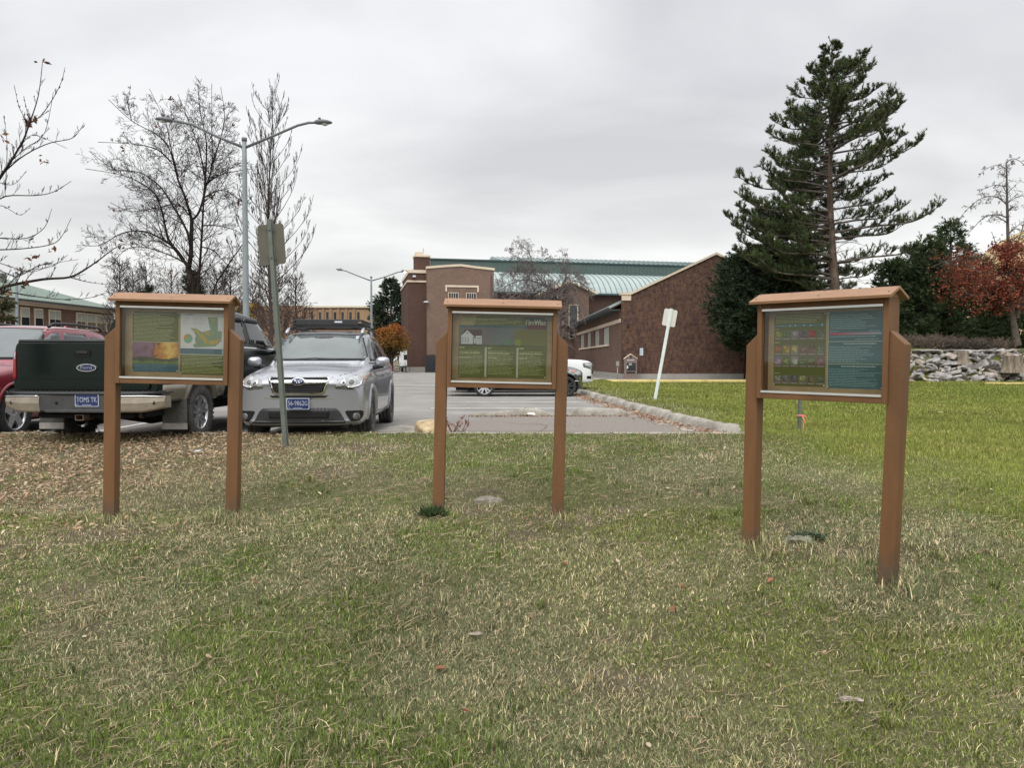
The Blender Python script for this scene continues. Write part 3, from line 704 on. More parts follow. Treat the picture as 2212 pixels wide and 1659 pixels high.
# board 2: house drawing ------------------------------------------------------
b2 = board('middle notice board whose creased green poster shows a white house drawing', (-.108, 6.08, -.09), 0, 1.3, .006)
p = Print(-.345, .352, 1.088, 1.574, YP, OLV, wav=.005)
p.rect(0, 1, .30, .815, 1, srgb(112, 104, 104)); p.rect(0, 1, .815, .845, 1, BLU)
p.rect(.36, .63, .52, .80, 1.8, srgb(102, 108, 110)); p.rect(.63, 1, .52, .80, 1.8, srgb(112, 110, 62)); p.rect(.63, 1, .50, .54, 2, srgb(120, 118, 74))
p.rect(.76, 1, .84, 1, 1.5, srgb(44, 58, 62)); p.rect(.76, 1, .80, .86, 1.6, BLU); p.rect(.765, .98, .80, .86, 2, srgb(104, 52, 58))
add_text(p.txt, 'FireWise', .064, (p.x0+.872*(p.x1-p.x0), p.y-.020, p.z0+.905*(p.z1-p.z0)), width=.155, col=srgb(238, 238, 214), bold=.0012)
p.lines(.03, .72, .86, .985, 6, TXT, 3, .26, .1); p.lines(.03, .55, .93, .965, 1, srgb(190, 190, 120), 4, .5)
HW = srgb(205, 208, 212); HR = srgb(82, 62, 60)
p.poly([(.035, .70), (.065, .775), (.26, .775), (.26, .675), (.035, .675)], 2, HR)
p.poly([(.02, .66), (.095, .765), (.175, .66), (.16, .655), (.16, .54), (.03, .54), (.03, .655)], 3, HW); p.rect(.16, .20, .54, .655, 2.6, srgb(120, 116, 116)); p.rect(.195, .262, .54, .675, 3, HW)
p.rect(.042, .115, .575, .645, 3.6, srgb(120, 124, 130)); p.rect(.048, .109, .581, .639, 4, HW); p.rect(.076, .080, .575, .645, 4.3, srgb(120, 124, 130)); p.rect(.042, .115, .607, .611, 4.3, srgb(120, 124, 130))
p.rect(.172, .190, .555, .635, 3.6, HW); p.rect(.205, .253, .635, .645, 3.6, srgb(70, 66, 70)); p.rect(.206, .252, .55, .625, 3.6, srgb(186, 190, 196)); p.rect(.085, .105, .70, .73, 3.6, srgb(150, 152, 156))
p.blob(.545, .585, .034, .048, 3, srgb(78, 130, 84), 16, .12); p.blob(.675, .580, .040, .060, 3, srgb(126, 140, 40), 16, .14); p.blob(.39, .545, .02, .02, 3, srgb(96, 118, 50), 12, .2)
p.rect(0, 1, .0, .52, 2, OLV); p.rect(0, 1, .515, .53, 2.6, srgb(60, 58, 30))
for u0, u1 in ((.01, .29), (.335, .64), (.69, .985)):
    p.lines(u0, u0+.06, .455, .50, 1, srgb(170, 170, 120), 3, .6); p.lines(u0, u1, .05, .445, 19, TXT, 3, .24, .25); p.lines(u0, u0+.15, .31, .335, 1, srgb(200, 200, 140), 3.4, .5); p.lines(u0, u1, .385, .41, 1, srgb(190, 190, 135), 3.4, .5)
for u in (.298, .658): p.rect(u, u+.024, .005, .495, 3, srgb(172, 176, 156))
p.build(b2)
# board 3: plant list and blue panel -------------------------------------------
b3 = board('right notice board turned sideways with plant photographs beside a blue poster', (1.975, 4.915, -.129), -48, .4, .05)
p = Print(-.352, .006, 1.092, 1.572, YP, OLV)
p.lines(.03, .95, .87, .99, 6, TXT, 3, .26); p.rect(0, 1, .815, .85, 1, srgb(76, 112, 116)); p.lines(.03, .28, .82, .845, 1, srgb(120, 150, 150), 3, .5)
for u in (.32, .42, .59, .72, .93): p.blob(u, .832, .018, .012, 3, srgb(190, 196, 190), 6)
for v in (.775, .590, .165): p.lines(.02, .13, v, v+.02, 1, srgb(180, 180, 120), 3, .6)
rows = [(.655, .770), (.450, .580), (.270, .425), (.055, .165)]
rows = [(.640, .765), (.430, .565), (.265, .415), (.030, .150)]
cols6 = [[(150, 150, 60), (96, 120, 66), (168, 156, 164), (104, 92, 92), (172, 60, 54), (112, 120, 92)], [(160, 108, 44), (190, 156, 44), (190, 176, 120), (140, 108, 92), (130, 96, 76), (120, 130, 104)],
         [(164, 142, 168), (128, 140, 70), (180, 168, 170), (120, 132, 84), (116, 120, 76), (158, 112, 118)], [(140, 142, 128), (132, 122, 120), (110, 104, 106), (150, 156, 110), (116, 112, 78), (112, 118, 84)]]
for (v0, v1), cs in zip(rows, cols6):
    for k, c in enumerate(cs):
        u0 = .015+k*.165; p.rect(u0, u0+.145, v0, v1, 1, srgb(126, 112, 108)); p.rect(u0+.006, u0+.139, v0+.026, v1-.004, 1.6, srgb(*[int(q*.72) for q in c]))
        for j in range(12): p.blob(u0+.072+random.uniform(-.045, .045), v0+.078+random.uniform(-.032, .032), random.uniform(.010, .024), random.uniform(.008, .018), 2.4+j*.02, srgb(*[min(255, int(q*random.uniform(.75, 1.25))) for q in c]), 7, .4)
        p.lines(u0+.01, u0+.13, v0+.004, v0+.022, 1, srgb(170, 158, 150), 3, .4)
p.build(b3)
p = Print(.020, .366, 1.088, 1.572, YP, TEAL)
p.rect(0, .012, 0, 1, 2, srgb(186, 190, 160)); p.lines(.04, .9, .77, .965, 8, TTX, 3, .24, .45)
for k in range(12):
    t = k/11; c = tuple(a*(1-t)+b*t for a, b in zip(srgb(186, 62, 84), srgb(160, 168, 178))); p.rect(.04+k*.077, .04+(k+1)*.077, .695, .725, 2, c)
p.lines(.04, .22, .735, .75, 1, TTX, 3, .5); p.lines(.75, .95, .735, .75, 1, TTX, 3, .5); p.lines(.04, .97, .665, .68, 1, TTX, 3, .5); p.lines(.5, .95, .63, .645, 1, TTX, 3, .5)
for v in (.610, .318): p.rect(.012, 1, v-.004, v+.004, 2, srgb(186, 190, 160))
p.lines(.30, .97, .565, .595, 1, srgb(180, 196, 190), 3, .45); p.lines(.26, .95, .272, .302, 1, srgb(180, 196, 190), 3, .45)
p.lines(.03, .95, .33, .555, 10, TTX, 3, .24, .5); p.lines(.03, .97, .03, .262, 11, TTX, 3, .24, .15)
p.build(b3)
# ================================================================ SIGN POSTS
def channel(mb, a, b, w, d, mi=0):
    """U-channel steel post from a to b, open side away from the camera"""
    a = Vector(a); b = Vector(b); t = (b-a).normalized(); u = Vector((1, 0, 0)); u = (u-t*u.dot(t)).normalized(); v = t.cross(u)
    if v.y < 0: v = -v
    pr = [(-w/2, 0), (-w/2+.012, 0), (-w*.28, -d), (w*.28, -d), (w/2-.012, 0), (w/2, 0), (w/2, .004), (w/2-.014, .004), (w*.26, -d+.004), (-w*.26, -d+.004), (-w/2+.014, .004), (-w/2, .004)]
    n = len(pr); vs = [a+u*p+v*q for p, q in pr]+[b+u*p+v*q for p, q in pr]
    mb.add(vs, [(i, (i+1) % n, n+(i+1) % n, n+i) for i in range(n)]+[(0, 1, 2, 3, 4, 5)[::-1], (n, n+1, n+2, n+3, n+4, n+5)], mi)
    return t, u, v
def rrect(w, h, r, n=5):
    out = []
    for cx, cy, a0 in ((w/2-r, h/2-r, 0), (-w/2+r, h/2-r, 90), (-w/2+r, -h/2+r, 180), (w/2-r, -h/2+r, 270)):
        for k in range(n+1): a = R(a0+90*k/n); out.append((cx+r*math.cos(a), cy+r*math.sin(a)))
    return out
def plate_at(name, c, t, u, w, h, th, m, parent, r=.03, twist=0):
    if twist: u = (Matrix.Rotation(twist, 3, t) @ u)
    v = t.cross(u); v = v if v.y > 0 else -v; pr = rrect(w, h, r); n = len(pr)
    vs = [c+u*p+t*q+v*.001 for p, q in pr]+[c+u*p+t*q+v*(.001+th) for p, q in pr]
    return MB().add(vs, [tuple(range(n)), tuple(range(n, 2*n))[::-1]]+[(i, (i+1) % n, n+(i+1) % n, n+i) for i in range(n)]).build(name, m, parent)
s1 = empty('sign_post', (-2.79, 9.5, 0), 0, 'grey steel sign post in front of the silver car, sign seen from behind', 'sign post')
a = Vector((0, 0, -.1)); b = Vector((-.185, .0, 2.87)); mb = MB(); t, u, v = channel(mb, a, b, .078, .034); mb.build('post', M['galv'], s1)
pl = plate_at('sign_panel', a+t*2.67+v*.006, t, u, .335, .495, .004, M['signback'], s1, .035, R(-6))
for q in (2.50, 2.84):
    mb = MB(); c = a+t*q-v*.030; mb.tube([c, c-v*.012], .010, 8)
    mb.bx(c.x-.055, c.x+.055, c.y-.003, c.y+.002, c.z-.009, c.z+.009)
    mb.build('bolt', M['darkgrey'], s1)
s2 = empty('sign_post', (3.69, 20, .1), 0, 'leaning white sign post on the lawn right of the kerb', 'sign post')
a = Vector((0, 0, -.15)); b = Vector((.445, 0, 2.39)); mb = MB(); t, u, v = channel(mb, a, b, .085, .04); mb.build('post', M['whitepost'], s2)
plate_at('sign_panel', a+t*2.34+v*.006, t, u, .35, .44, .004, M['whitesign'], s2, .04, R(5))
s3 = empty('marker_post', (4.265, 11.4, .08), 0, 'short grey post with a pink ribbon behind the right notice board', 'marker post')
mb = MB(); channel(mb, (0, 0, -.1), (0.01, 0, .92), .058, .03); mb.build('post', M['galv'], s3)
mb = MB(); mb.lathe([(.034, -.010), (.038, 0), (.034, .010)], 12, 'z', M=Matrix.Translation((0, -.012, .245)))
for pts in ([(.02, -.05, .245), (.06, -.055, .235), (.09, -.06, .20), (.10, -.05, .18)], [(.02, -.05, .24), (.045, -.06, .17), (.03, -.06, .08), (.035, -.055, .0)]):
    for q in range(len(pts)-1):
        p0, p1 = Vector(pts[q]), Vector(pts[q+1]); mb.add([p0, p1, p1+Vector((0, 0, .018)), p0+Vector((0, 0, .018))] if q < 2 and pts[1][0] > .05 else [p0, p1, p1+Vector((.016, .004, 0)), p0+Vector((.016, .004, 0))], [(0, 1, 2, 3)])
mb.build('ribbon', M['ribbon'], s3)
# ================================================================ LAMP POSTS
M['litlens'] = mat('lit_lamp_lens', (.9, .8, .6), .4); _b = M['litlens'].node_tree.nodes['Principled BSDF']; _b.inputs['Emission Color'].default_value = (1, .72, .38, 1); _b.inputs['Emission Strength'].default_value = 6
def cobra(mb, c, d, L=.62):
    """lamp head at c pointing along d"""
    d = Vector(d).normalized(); side = d.cross(Vector((0, 0, 1))).normalized(); up = side.cross(d); vs = []; fs = []; n = 10
    sec = [(-.5, .05, .05), (-.42, .11, .09), (-.25, .15, .11), (0, .17, .11), (.25, .15, .085), (.42, .10, .05), (.5, .03, .02)]
    for t, w, h in sec:
        for k in range(n):
            a = 2*math.pi*k/n; z = math.sin(a); vs.append(Vector(c)+d*t*L+side*math.cos(a)*w+up*(z*h*(1 if z > 0 else .55)))
    for i in range(len(sec)-1):
        for k in range(n): a = i*n+k; b = i*n+(k+1) % n; fs.append((a, b, b+n, a+n))
    fs += [tuple(range(n))[::-1], tuple(range(len(vs)-n, len(vs)))]; mb.add(vs, fs, smooth=True)
def lamp(loc, H, armL, armR, r0, label, lit=False):
    root = empty('street_lamp', loc, 0, label, 'street lamp', 'tall grey lamp posts in the car park')
    mb = MB(); N = 12; mb.tube([(0, 0, -.1+i*(H+.1)/N) for i in range(N+1)], [r0*(1-.38*i/N) for i in range(N+1)], 14); mb.build('pole', M['polegrey'], root)
    MB().bx(-.22, .22, -.22, .22, -.1, .06).build('base_plate', M['polegrey'], root)
    mb = MB(); mb.tube([(0, 0, H-.02), (0, 0, H+.10)], r0*.75, 12); mb.build('pole_cap', M['armgrey'], root)
    for arm in (armL, armR):
        if not arm: continue
        pts = [Vector(p) for p in arm]; mb = MB(); mb.tube(pts, [r0*.42]+[r0*.36]*(len(pts)-2)+[r0*.3], 8)
        ar = mb.build('arm', M['armgrey'], root)
        d = (pts[-1]-pts[-2]).normalized(); mb = MB(); cobra(mb, pts[-1]+d*.25, d); hd = mb.build('lamp_head', M['armgrey'], ar)
        mb = MB(); c = pts[-1]+d*.30; mb.lathe([(0, -.05), (.07, -.035), (.11, 0), (.11, .02)], 12, 'z', M=Matrix.Translation(c-Vector((0, 0, .06)))); mb.build('lens', M['litlens'] if lit and arm is armR else M['lampglass'], hd)
        mb = MB(); mb.tube([pts[-1]+d*.12+Vector((0, 0, .08)), pts[-1]+d*.12+Vector((0, 0, .17))], .045, 8); mb.build('photocell', M['darkgrey'], hd)
    return root
k = 27/F
lamp((-9.31, 27, 0), 8.80, [(0, 0, 8.55), (-1.0, .1, 8.98), (-1.85, .15, 9.40), (-2.35, .2, 9.52), (-2.62, .2, 9.55)], [(0, 0, 8.55), (1.0, -.1, 8.92), (1.9, -.15, 9.28), (2.3, -.2, 9.36), (2.55, -.2, 9.36)], .125, 'double-armed grey lamp post rising behind the dark green pickup')
lamp((-12.58, 69, 0), 8.6, [(0, 0, 8.3), (-1.2, 0, 8.75), (-2.3, 0, 9.2), (-2.6, 0, 9.25)], [(0, 0, 8.3), (1.2, 0, 8.65), (2.4, 0, 9.08), (2.7, 0, 9.12)], .13, 'distant double-armed lamp post with one lamp lit left of the brick gymnasium', True)
lamp((-35.3, 55, 0), 7.4, [(0, 0, 7.1), (-1.2, 0, 7.6), (-2.4, 0, 8.1)], [(0, 0, 7.1), (.9, 0, 7.55), (1.6, 0, 7.95), (2.0, 0, 8.02)], .13, 'far lamp post in front of the green-roofed building at the left edge')
# ================================================================ SMALL GROUND THINGS
def hull(seed, sx, sy, sz, n=16, flat=.2):
    rr = random.Random(seed); bm = bmesh.new()
    for i in range(n):
        v = Vector((rr.gauss(0, 1), rr.gauss(0, 1), rr.gauss(0, 1))).normalized()
        m = max(abs(v.x), abs(v.y), abs(v.z))**.6; v = v/m
        bm.verts.new((v.x*sx, v.y*sy, max(v.z, -flat)*sz))
    r = bmesh.ops.convex_hull(bm, input=bm.verts); 
    bmesh.ops.delete(bm, geom=[e for e in set(r['geom_interior']+r['geom_unused']) if isinstance(e, bmesh.types.BMVert)], context='VERTS')
    bmesh.ops.bevel(bm, geom=list(bm.edges), offset=min(sx, sy, sz)*.07, segments=1, affect='EDGES')
    me = bpy.data.meshes.new('rock'); bm.to_mesh(me); bm.free(); return me
def rockobj(name, seed, loc, s, m, label=None, cat=None, group=None, rot=(0, 0, 0), flat=.3, n=16):
    me = hull(seed, *s, n=n, flat=flat); me.materials.append(m); o = bpy.data.objects.new(name, me); COL.objects.link(o); o.location = loc; o.rotation_euler = rot
    return tag(o, label, cat, group)
def gzz(x, y): return float(gz(np.array([x]), np.array([y]))[0])
def wheelstop(x0, x1, y, h, tl, tr, label, seed):
    mb = MB(); N = 26; vs = []; k = 7
    for i in range(N+1):
        t = i/N; x = x0+(x1-x0)*t; q = min(1, t/tl if tl else 1, (1-t)/tr if tr else 1); hh = h*(.12+.88*q); w = .085+.02*q
        for a, b in ((-w, 0), (-w*.9, hh*.6), (-w*.55, hh), (0, hh*1.03), (w*.55, hh), (w*.9, hh*.6), (w, 0)):
            p = Vector((x, y+a, b)); p += mn.noise_vector(p*7+Vector((seed, 0, 0)))*.014; vs.append((p.x, p.y, max(p.z, -.01)))
    fs = [(i*k+j, i*k+j+1, (i+1)*k+j+1, (i+1)*k+j) for i in range(N) for j in range(k-1)]+[tuple(range(k)), tuple(range(N*k, N*k+k))[::-1]]
    mb.add(vs, fs, smooth=True); tag(mb.build('wheel_stop', M['oldconcrete']), label, 'wheel stop', 'concrete wheel stops in the car park')
wheelstop(-.80, .90, 15.95, .15, .62, .25, 'worn concrete wheel stop with a long broken left end', 1)
wheelstop(1.12, 2.50, 15.95, .15, .16, .2, 'intact concrete wheel stop nearest the right kerb', 8)
rockobj('stone', 5, (.38, 15.72, .03), (.11, .07, .05), mat('pale_stone', srgb(215, 210, 200), .8, var=.1), 'pale stone lying against the worn wheel stop', 'stone')
rockobj('boulder', 11, (-1.20, 11.55, .03), (.24, .42, .23), M['boulder'], 'tan concrete boulder at the kerb left of the middle notice board', 'boulder', rot=(0, 0, .4), n=26)
rockobj('clod', 21, (-.20, 6.45, gzz(-.2, 6.45)), (.13, .10, .05), mat('clod_grey', srgb(150, 142, 130), .95, col2=srgb(90, 82, 72), vscale=20, bump=.8, bscale=50), 'grey lump of old concrete between the posts of the middle notice board', 'lump', n=20)
rockobj('clod', 22, (1.98, 5.30, gzz(1.98, 5.3)), (.12, .08, .045), mat('clod_mossy', srgb(140, 136, 118), .95, col2=srgb(80, 84, 62), vscale=18, bump=.8, bscale=50), 'mossy grey lump between the posts of the right notice board', 'lump', n=20)
bc = rockobj('bark_chunk', 31, (1.49, 3.36, gzz(1.49, 3.36)+.022), (.062, .026, .018), mat('bark_chunk', srgb(190, 178, 164), .9, col2=srgb(96, 84, 74), vscale=26, stretch=(.4, 2, 2), bump=.7, bscale=60), 'pale chunk of bark on the grass at lower right', 'bark chunk', n=14)
rockobj('bark_chunk', 35, (-.18, 3.95, gzz(-.18, 3.95)+.02), (.05, .016, .012), bpy.data.materials['bark_chunk'], 'thin grey bark sliver on the grass below the middle notice board', 'bark chunk', n=12)
rr = random.Random(4); mb = MB()
for i in range(7):
    c = Vector((rr.uniform(-.09, .09), rr.uniform(-.05, .05), rr.uniform(0, .03))); a = rr.uniform(0, 6); e = Vector((math.cos(a), math.sin(a), rr.uniform(-.3, .4)))*.05; f = Vector((-math.sin(a), math.cos(a), rr.uniform(-.4, .5)))*.022
    mb.add([c-e, c-f, c+e*.9, c+f], [(0, 1, 2), (0, 2, 3)])
tag(mb.build('paper_scrap', M['platewhite'], loc=(-3.72, 8.95, gzz(-3.72, 8.95)+.035)), 'crumpled white paper scrap on the leaf litter', 'litter')
def weed(name, loc, n, L, w, cols, label, up=.7):
    VV2 = []; FF2 = []; CC2 = []; o = 0; rr = np.random.default_rng(9)
    for i in range(n):
        a = rr.uniform(0, 6.28); e = rr.uniform(.1, up); l = L*rr.uniform(.4, 1.1); b0 = np.array([rr.normal(0, .3*L), rr.normal(0, .3*L), 0])
        d = np.array([math.cos(a)*math.cos(e), math.sin(a)*math.cos(e), math.sin(e)])*l; s = np.array([-math.sin(a), math.cos(a), 0])*w/2
        VV2 += [b0, b0+d*.5-s+np.array([0, 0, .01]), b0+d, b0+d*.5+s+np.array([0, 0, .01])]; FF2 += [[o, o+1, o+2], [o, o+2, o+3]]; c = np.array(cols[rr.integers(0, len(cols))])*rr.uniform(.7, 1.3); CC2 += [c, c]; o += 4
    ob = npmesh(name, np.array(VV2), np.array(FF2), 3, M['grassvc'], np.array(CC2)); ob.location = loc; tag(ob, label, 'weed'); return ob
weed('weed_clump', (-.62, 6.0, gzz(-.62, 6.0)), 260, .12, .018, [(.07, .11, .045), (.10, .14, .06)], 'dark leafy weed at the left foot of the middle notice board', 1.25)
weed('weed_clump', (2.08, 5.34, gzz(2.08, 5.34)), 200, .10, .016, [(.10, .13, .085), (.07, .10, .055)], 'grey-green weed tuft between the posts of the right notice board')
mb = MB(); rr = random.Random(12)
for i in range(16):
    a = rr.uniform(0, 6.28); l = rr.uniform(.12, .30); p0 = Vector((rr.uniform(-.15, .15), rr.uniform(-.06, .06), 0)); d = Vector((math.cos(a)*.5, math.sin(a)*.3, rr.uniform(.4, 1))).normalized()
    mb.tube([p0, p0+d*l*.5, p0+d*l+Vector((rr.uniform(-.03, .03), 0, .01))], [.004, .003, .002], 4)
    for j in range(4): q = p0+d*l*rr.uniform(.6, 1); mb.tube([q, q+Vector((rr.uniform(-.03, .03), 0, rr.uniform(.0, .04)))], [.009, .003], 4)
tag(mb.build('dry_weed', mat('dry_weed_brown', srgb(120, 84, 66), .9), loc=(-.80, 11.12, .10)), 'dry brown twiggy weed at the kerb behind the middle notice board', 'weed')
# ================================================================ VEHICLES
def interp(tab, t):
    return [float(np.interp(t, [r[0] for r in tab], [r[k] for r in tab])) for k in range(1, len(tab[0]))]
def loft(stations, nseg=None, crown=.0):
    """stations: (y, [(x,z)...half section from bottom centre to top centre]) -> closed bmesh data"""
    vs = []; fs = []; k = len(stations[0][1]); ring = 2*k-2
    for y, sec in stations:
        for x, z in sec: vs.append((x, y, z))
        for x, z in sec[-2:0:-1]: vs.append((-x, y, z))
    for i in range(len(stations)-1):
        for j in range(ring):
            a = i*ring+j; b = i*ring+(j+1) % ring; fs.append((a, b, b+ring, a+ring))
    # end caps as strips
    for base, flip in ((0, 1), ((len(stations)-1)*ring, 0)):
        for j in range(k-1):
            a = base+j; b = base+j+1; c = base+(ring-j-1) % ring; d = base+(ring-j) % ring
            q = [a, b, c, d]; q2 = []
            for v in q:
                if v not in q2: q2.append(v)
            if len(q2) > 2: fs.append(tuple(q2) if flip else tuple(q2[::-1]))
    return vs, fs
def subsurf(vs, fs, lv=2, deform=None):
    me = bpy.data.meshes.new('t'); me.from_pydata([tuple(v) for v in vs], [], fs); o = bpy.data.objects.new('t', me); COL.objects.link(o)
    m = o.modifiers.new('s', 'SUBSURF'); m.levels = lv; m.render_levels = lv
    bpy.context.view_layer.update(); dg = bpy.context.evaluated_depsgraph_get(); e = o.evaluated_get(dg); r = e.to_mesh()
    v2 = [v.co.copy() for v in r.vertices]; f2 = [tuple(p.vertices) for p in r.polygons]; e.to_mesh_clear()
    bpy.data.objects.remove(o); bpy.data.meshes.remove(me)
    if deform: v2 = [deform(v) for v in v2]
    return v2, f2
def section(w, zb, zt, wb=.80, tuck=.05, crown=.03, sh=.90, belt=.97, bulge=.5):
    h = zt-zb
    return [(0, zb), (w*.5, zb), (w*wb, zb), (w*(1-tuck), zb+.05*h), (w*.995, zb+.22*h), (w*1.0, zb+bulge*h), (w*.985, zb+.74*h), (w*belt, zb+.88*h), (w*sh, zb+.965*h), (w*.72, zt-.005), (w*.42, zt+crown*.7), (0, zt+crown)]
def ghsec(wb, wt, zb, zt, r=.06, crown=.03):
    return [(0, zb-.10), (wb*.6, zb-.10), (wb, zb-.10), (wb, zb), (wb*.66+wt*.34, zb+(zt-zb)*.36), (wb*.3+wt*.7, zb+(zt-zb)*.72), (wt+.005, zt-r), (wt-r*.55, zt-.012), (wt*.7, zt+crown*.4), (wt*.35, zt+crown*.85), (0, zt+crown)]
class Car:
    def __init__(s, root): s.root = root; s.V = []; s.F = []
    def add(s, v, f): o = len(s.V); s.V += v; s.F += [tuple(i+o for i in q) for q in f]
    def bvh(s): s.t = BVHTree.FromPolygons(s.V, s.F); return s.t
    def ray(s, o, d):
        r = s.t.ray_cast(Vector(o), Vector(d)); return r[0], r[1]
    def decal(s, name, pts, axis, m, off=.004, step=.05, parent=None, skirt=.02, thick=0, side=1, smooth=True, maxd=None, z0=None):
        """pts: outline; axis 'f' front face(x,z) ray +y ; 'r' rear face (x,z) ray -y ; 's' side (y,z) ray toward centre from side*3"""
        dense = []
        n = len(pts)
        for i in range(n):
            a = Vector(pts[i]); b = Vector(pts[(i+1) % n]); k = max(1, int((b-a).length/step))
            for j in range(k): dense.append(a.lerp(b, j/k))
        nb = len(dense); xs = [p.x for p in dense]; zs = [p.y for p in dense]; cand = []
        x = min(xs)+step/2
        while x < max(xs):
            z = min(zs)+step/2
            while z < max(zs):
                q = Vector((x, z)); ins = False; j = nb-1
                for i in range(nb):
                    A, B = dense[i], dense[j]
                    if (A.y > q.y) != (B.y > q.y) and q.x < (B.x-A.x)*(q.y-A.y)/(B.y-A.y)+A.x: ins = not ins
                    j = i
                if ins and min((q-d).length for d in dense) > step*.35: cand.append(q)
                z += step
            x += step
        r = delaunay_2d_cdt(dense+cand, [], [list(range(nb))], 1, 1e-5)
        v2, _, f2 = r[0], r[1], r[2]
        out = []; last = None; nrm = []
        D = {'f': Vector((0, 1, 0)), 'r': Vector((0, -1, 0)), 's': Vector((-side, 0, 0)), 't': Vector((0, 0, -1))}[axis]
        hits = []
        for q in v2:
            o = {'f': (q.x, -3, q.y), 'r': (q.x, 9, q.y), 's': (side*3, q.x, q.y), 't': (q.x, q.y, 4)}[axis]
            hits.append((Vector(o),)+s.ray(o, D))
        good = [h for h in hits if h[1] is not None]
        if not good: print('decal miss', name); return None
        for o, h, nn in hits:
            if h is None:
                g = min(good, key=lambda g: (g[0]-o).length); h = o+D*((g[1]-g[0]).dot(D)); nn = g[2]
            if nn.dot(D) > 0: nn = -nn
            nn = (nn*.5-D*.5).normalized()
            out.append(h+nn*off); nrm.append(nn)
        vs = list(out); fs = [tuple(f) for f in f2]
        # boundary skirt
        cnt = {}
        for f in fs:
            for i in range(len(f)):
                e = (f[i], f[(i+1) % len(f)]); k = tuple(sorted(e)); cnt.setdefault(k, []).append(e)
        for k, e in cnt.items():
            if len(e) == 1:
                a, b = e[0]; o = len(vs); vs += [out[a]-nrm[a]*(skirt+off), out[b]-nrm[b]*(skirt+off)]; fs.append((b, a, o, o+1))
        mb = MB(); mb.add(vs, fs, smooth=smooth)
        return mb.build(name, m, parent or s.root)
    def seam(s, name, pts, axis, w=.008, m=None, off=.0025, parent=None, side=1, closed=False, step=.06):
        D = {'f': Vector((0, 1, 0)), 'r': Vector((0, -1, 0)), 's': Vector((-side, 0, 0))}[axis]
        P2 = [Vector(p) for p in pts]
        if closed: P2.append(P2[0])
        path = []
        for a, b in zip(P2[:-1], P2[1:]):
            k = max(1, int((b-a).length/step)); path += [a.lerp(b, j/k) for j in range(k)]
        path.append(P2[-1]); rings = []
        for i, q in enumerate(path):
            t = path[min(i+1, len(path)-1)]-path[max(i-1, 0)]; t = t.normalized() if t.length > 0 else Vector((1, 0)); n = Vector((-t.y, t.x))*w/2; row = []
            for q2 in (q+n, q-n):
                o = {'f': (q2.x, -3, q2.y), 'r': (q2.x, 9, q2.y), 's': (side*3, q2.x, q2.y)}[axis]; h, nn = s.ray(o, D)
                row.append(h-D*off if h is not None else None)
            rings.append(row)
        vs = []; fs = []; pv = None
        for r in rings:
            if None in r: pv = None; continue
            vs += r
            if pv is not None: fs.append((pv, pv+1, len(vs)-1, len(vs)-2))
            pv = len(vs)-2
        if fs: MB().add(vs, fs).build(name, m or M['seam'], parent or s.root)
def wheel(root, c, r, w, rimr, side, tyre='tyre', rim='rim_silver', spokes=5, steer=0, style=0):
    """wheel at c; side=+1: outer face toward +x"""
    e = empty('wheel', c, 0, parent=root); e.rotation_euler = (0, 0, steer+(0 if side > 0 else math.pi))
    hw = w/2
    prof = [(rimr, -hw*.85), (rimr+.03, -hw), (r-.05, -hw*1.02), (r-.015, -hw*.92), (r, -hw*.78), (r+.001, -hw*.3), (r-.006, -hw*.28), (r-.006, -hw*.20), (r+.001, -hw*.18), (r+.001, hw*.18), (r-.006, hw*.20), (r-.006, hw*.28), (r+.001, hw*.3), (r, hw*.78), (r-.015, hw*.92), (r-.05, hw*1.02), (rimr+.03, hw), (rimr, hw*.85), (rimr-.01, 0)]
    mb = MB(); mb.lathe(prof, 40, 'x', closed=True)
    for k in range(40):
        a = 2*math.pi*(k+.5)/40
        for s_ in (-1, 1):
            m4 = Matrix.Rotation(a, 4, 'X'); mb.box((s_*hw*.80, 0, r-.004), (hw*.34, .030, .016), M=m4)
    mb.build('tyre', M[tyre], e)
    mb = MB(); mb.lathe([(rimr-.012, -hw*.8), (rimr-.012, hw*.5), (rimr-.004, hw*.86), (rimr+.008, hw*.90), (rimr+.006, hw*.84)], 40, 'x')
    n = spokes; ang = math.pi/n
    for k in range(n):
        for dd in ((-.5, .5) if style else (0,)):
            a = 2*math.pi*k/n+dd*ang*.75; m4 = Matrix.Rotation(a, 4, 'X'); wd = .5 if style else 1
            w0 = rimr*.26*wd; w1 = rimr*.20*wd; x0, x1 = hw*.70, hw*.80
            vs = [(x0, -w0, rimr*.18), (x0, w0, rimr*.18), (x1, w1, rimr*.97), (x1, -w1, rimr*.97), (x0-.05, -w0, rimr*.18), (x0-.05, w0, rimr*.18), (x1-.05, w1, rimr*.97), (x1-.05, -w1, rimr*.97)]
            mb.add(vs, [(0, 1, 2, 3), (4, 7, 6, 5), (0, 4, 5, 1), (1, 5, 6, 2), (2, 6, 7, 3), (3, 7, 4, 0)], M=m4)
    mb.lathe([(0, hw*.78), (rimr*.10, hw*.78), (rimr*.22, hw*.72), (rimr*.30, hw*.60)], 20, 'x')
    mb.build('rim', M[rim], e)
    MB().lathe([(0, 0), (rimr*.8, 0), (rimr*.82, -hw*.6)], 24, 'x').build('brake_disc', M['darkgrey'], e)
    return e
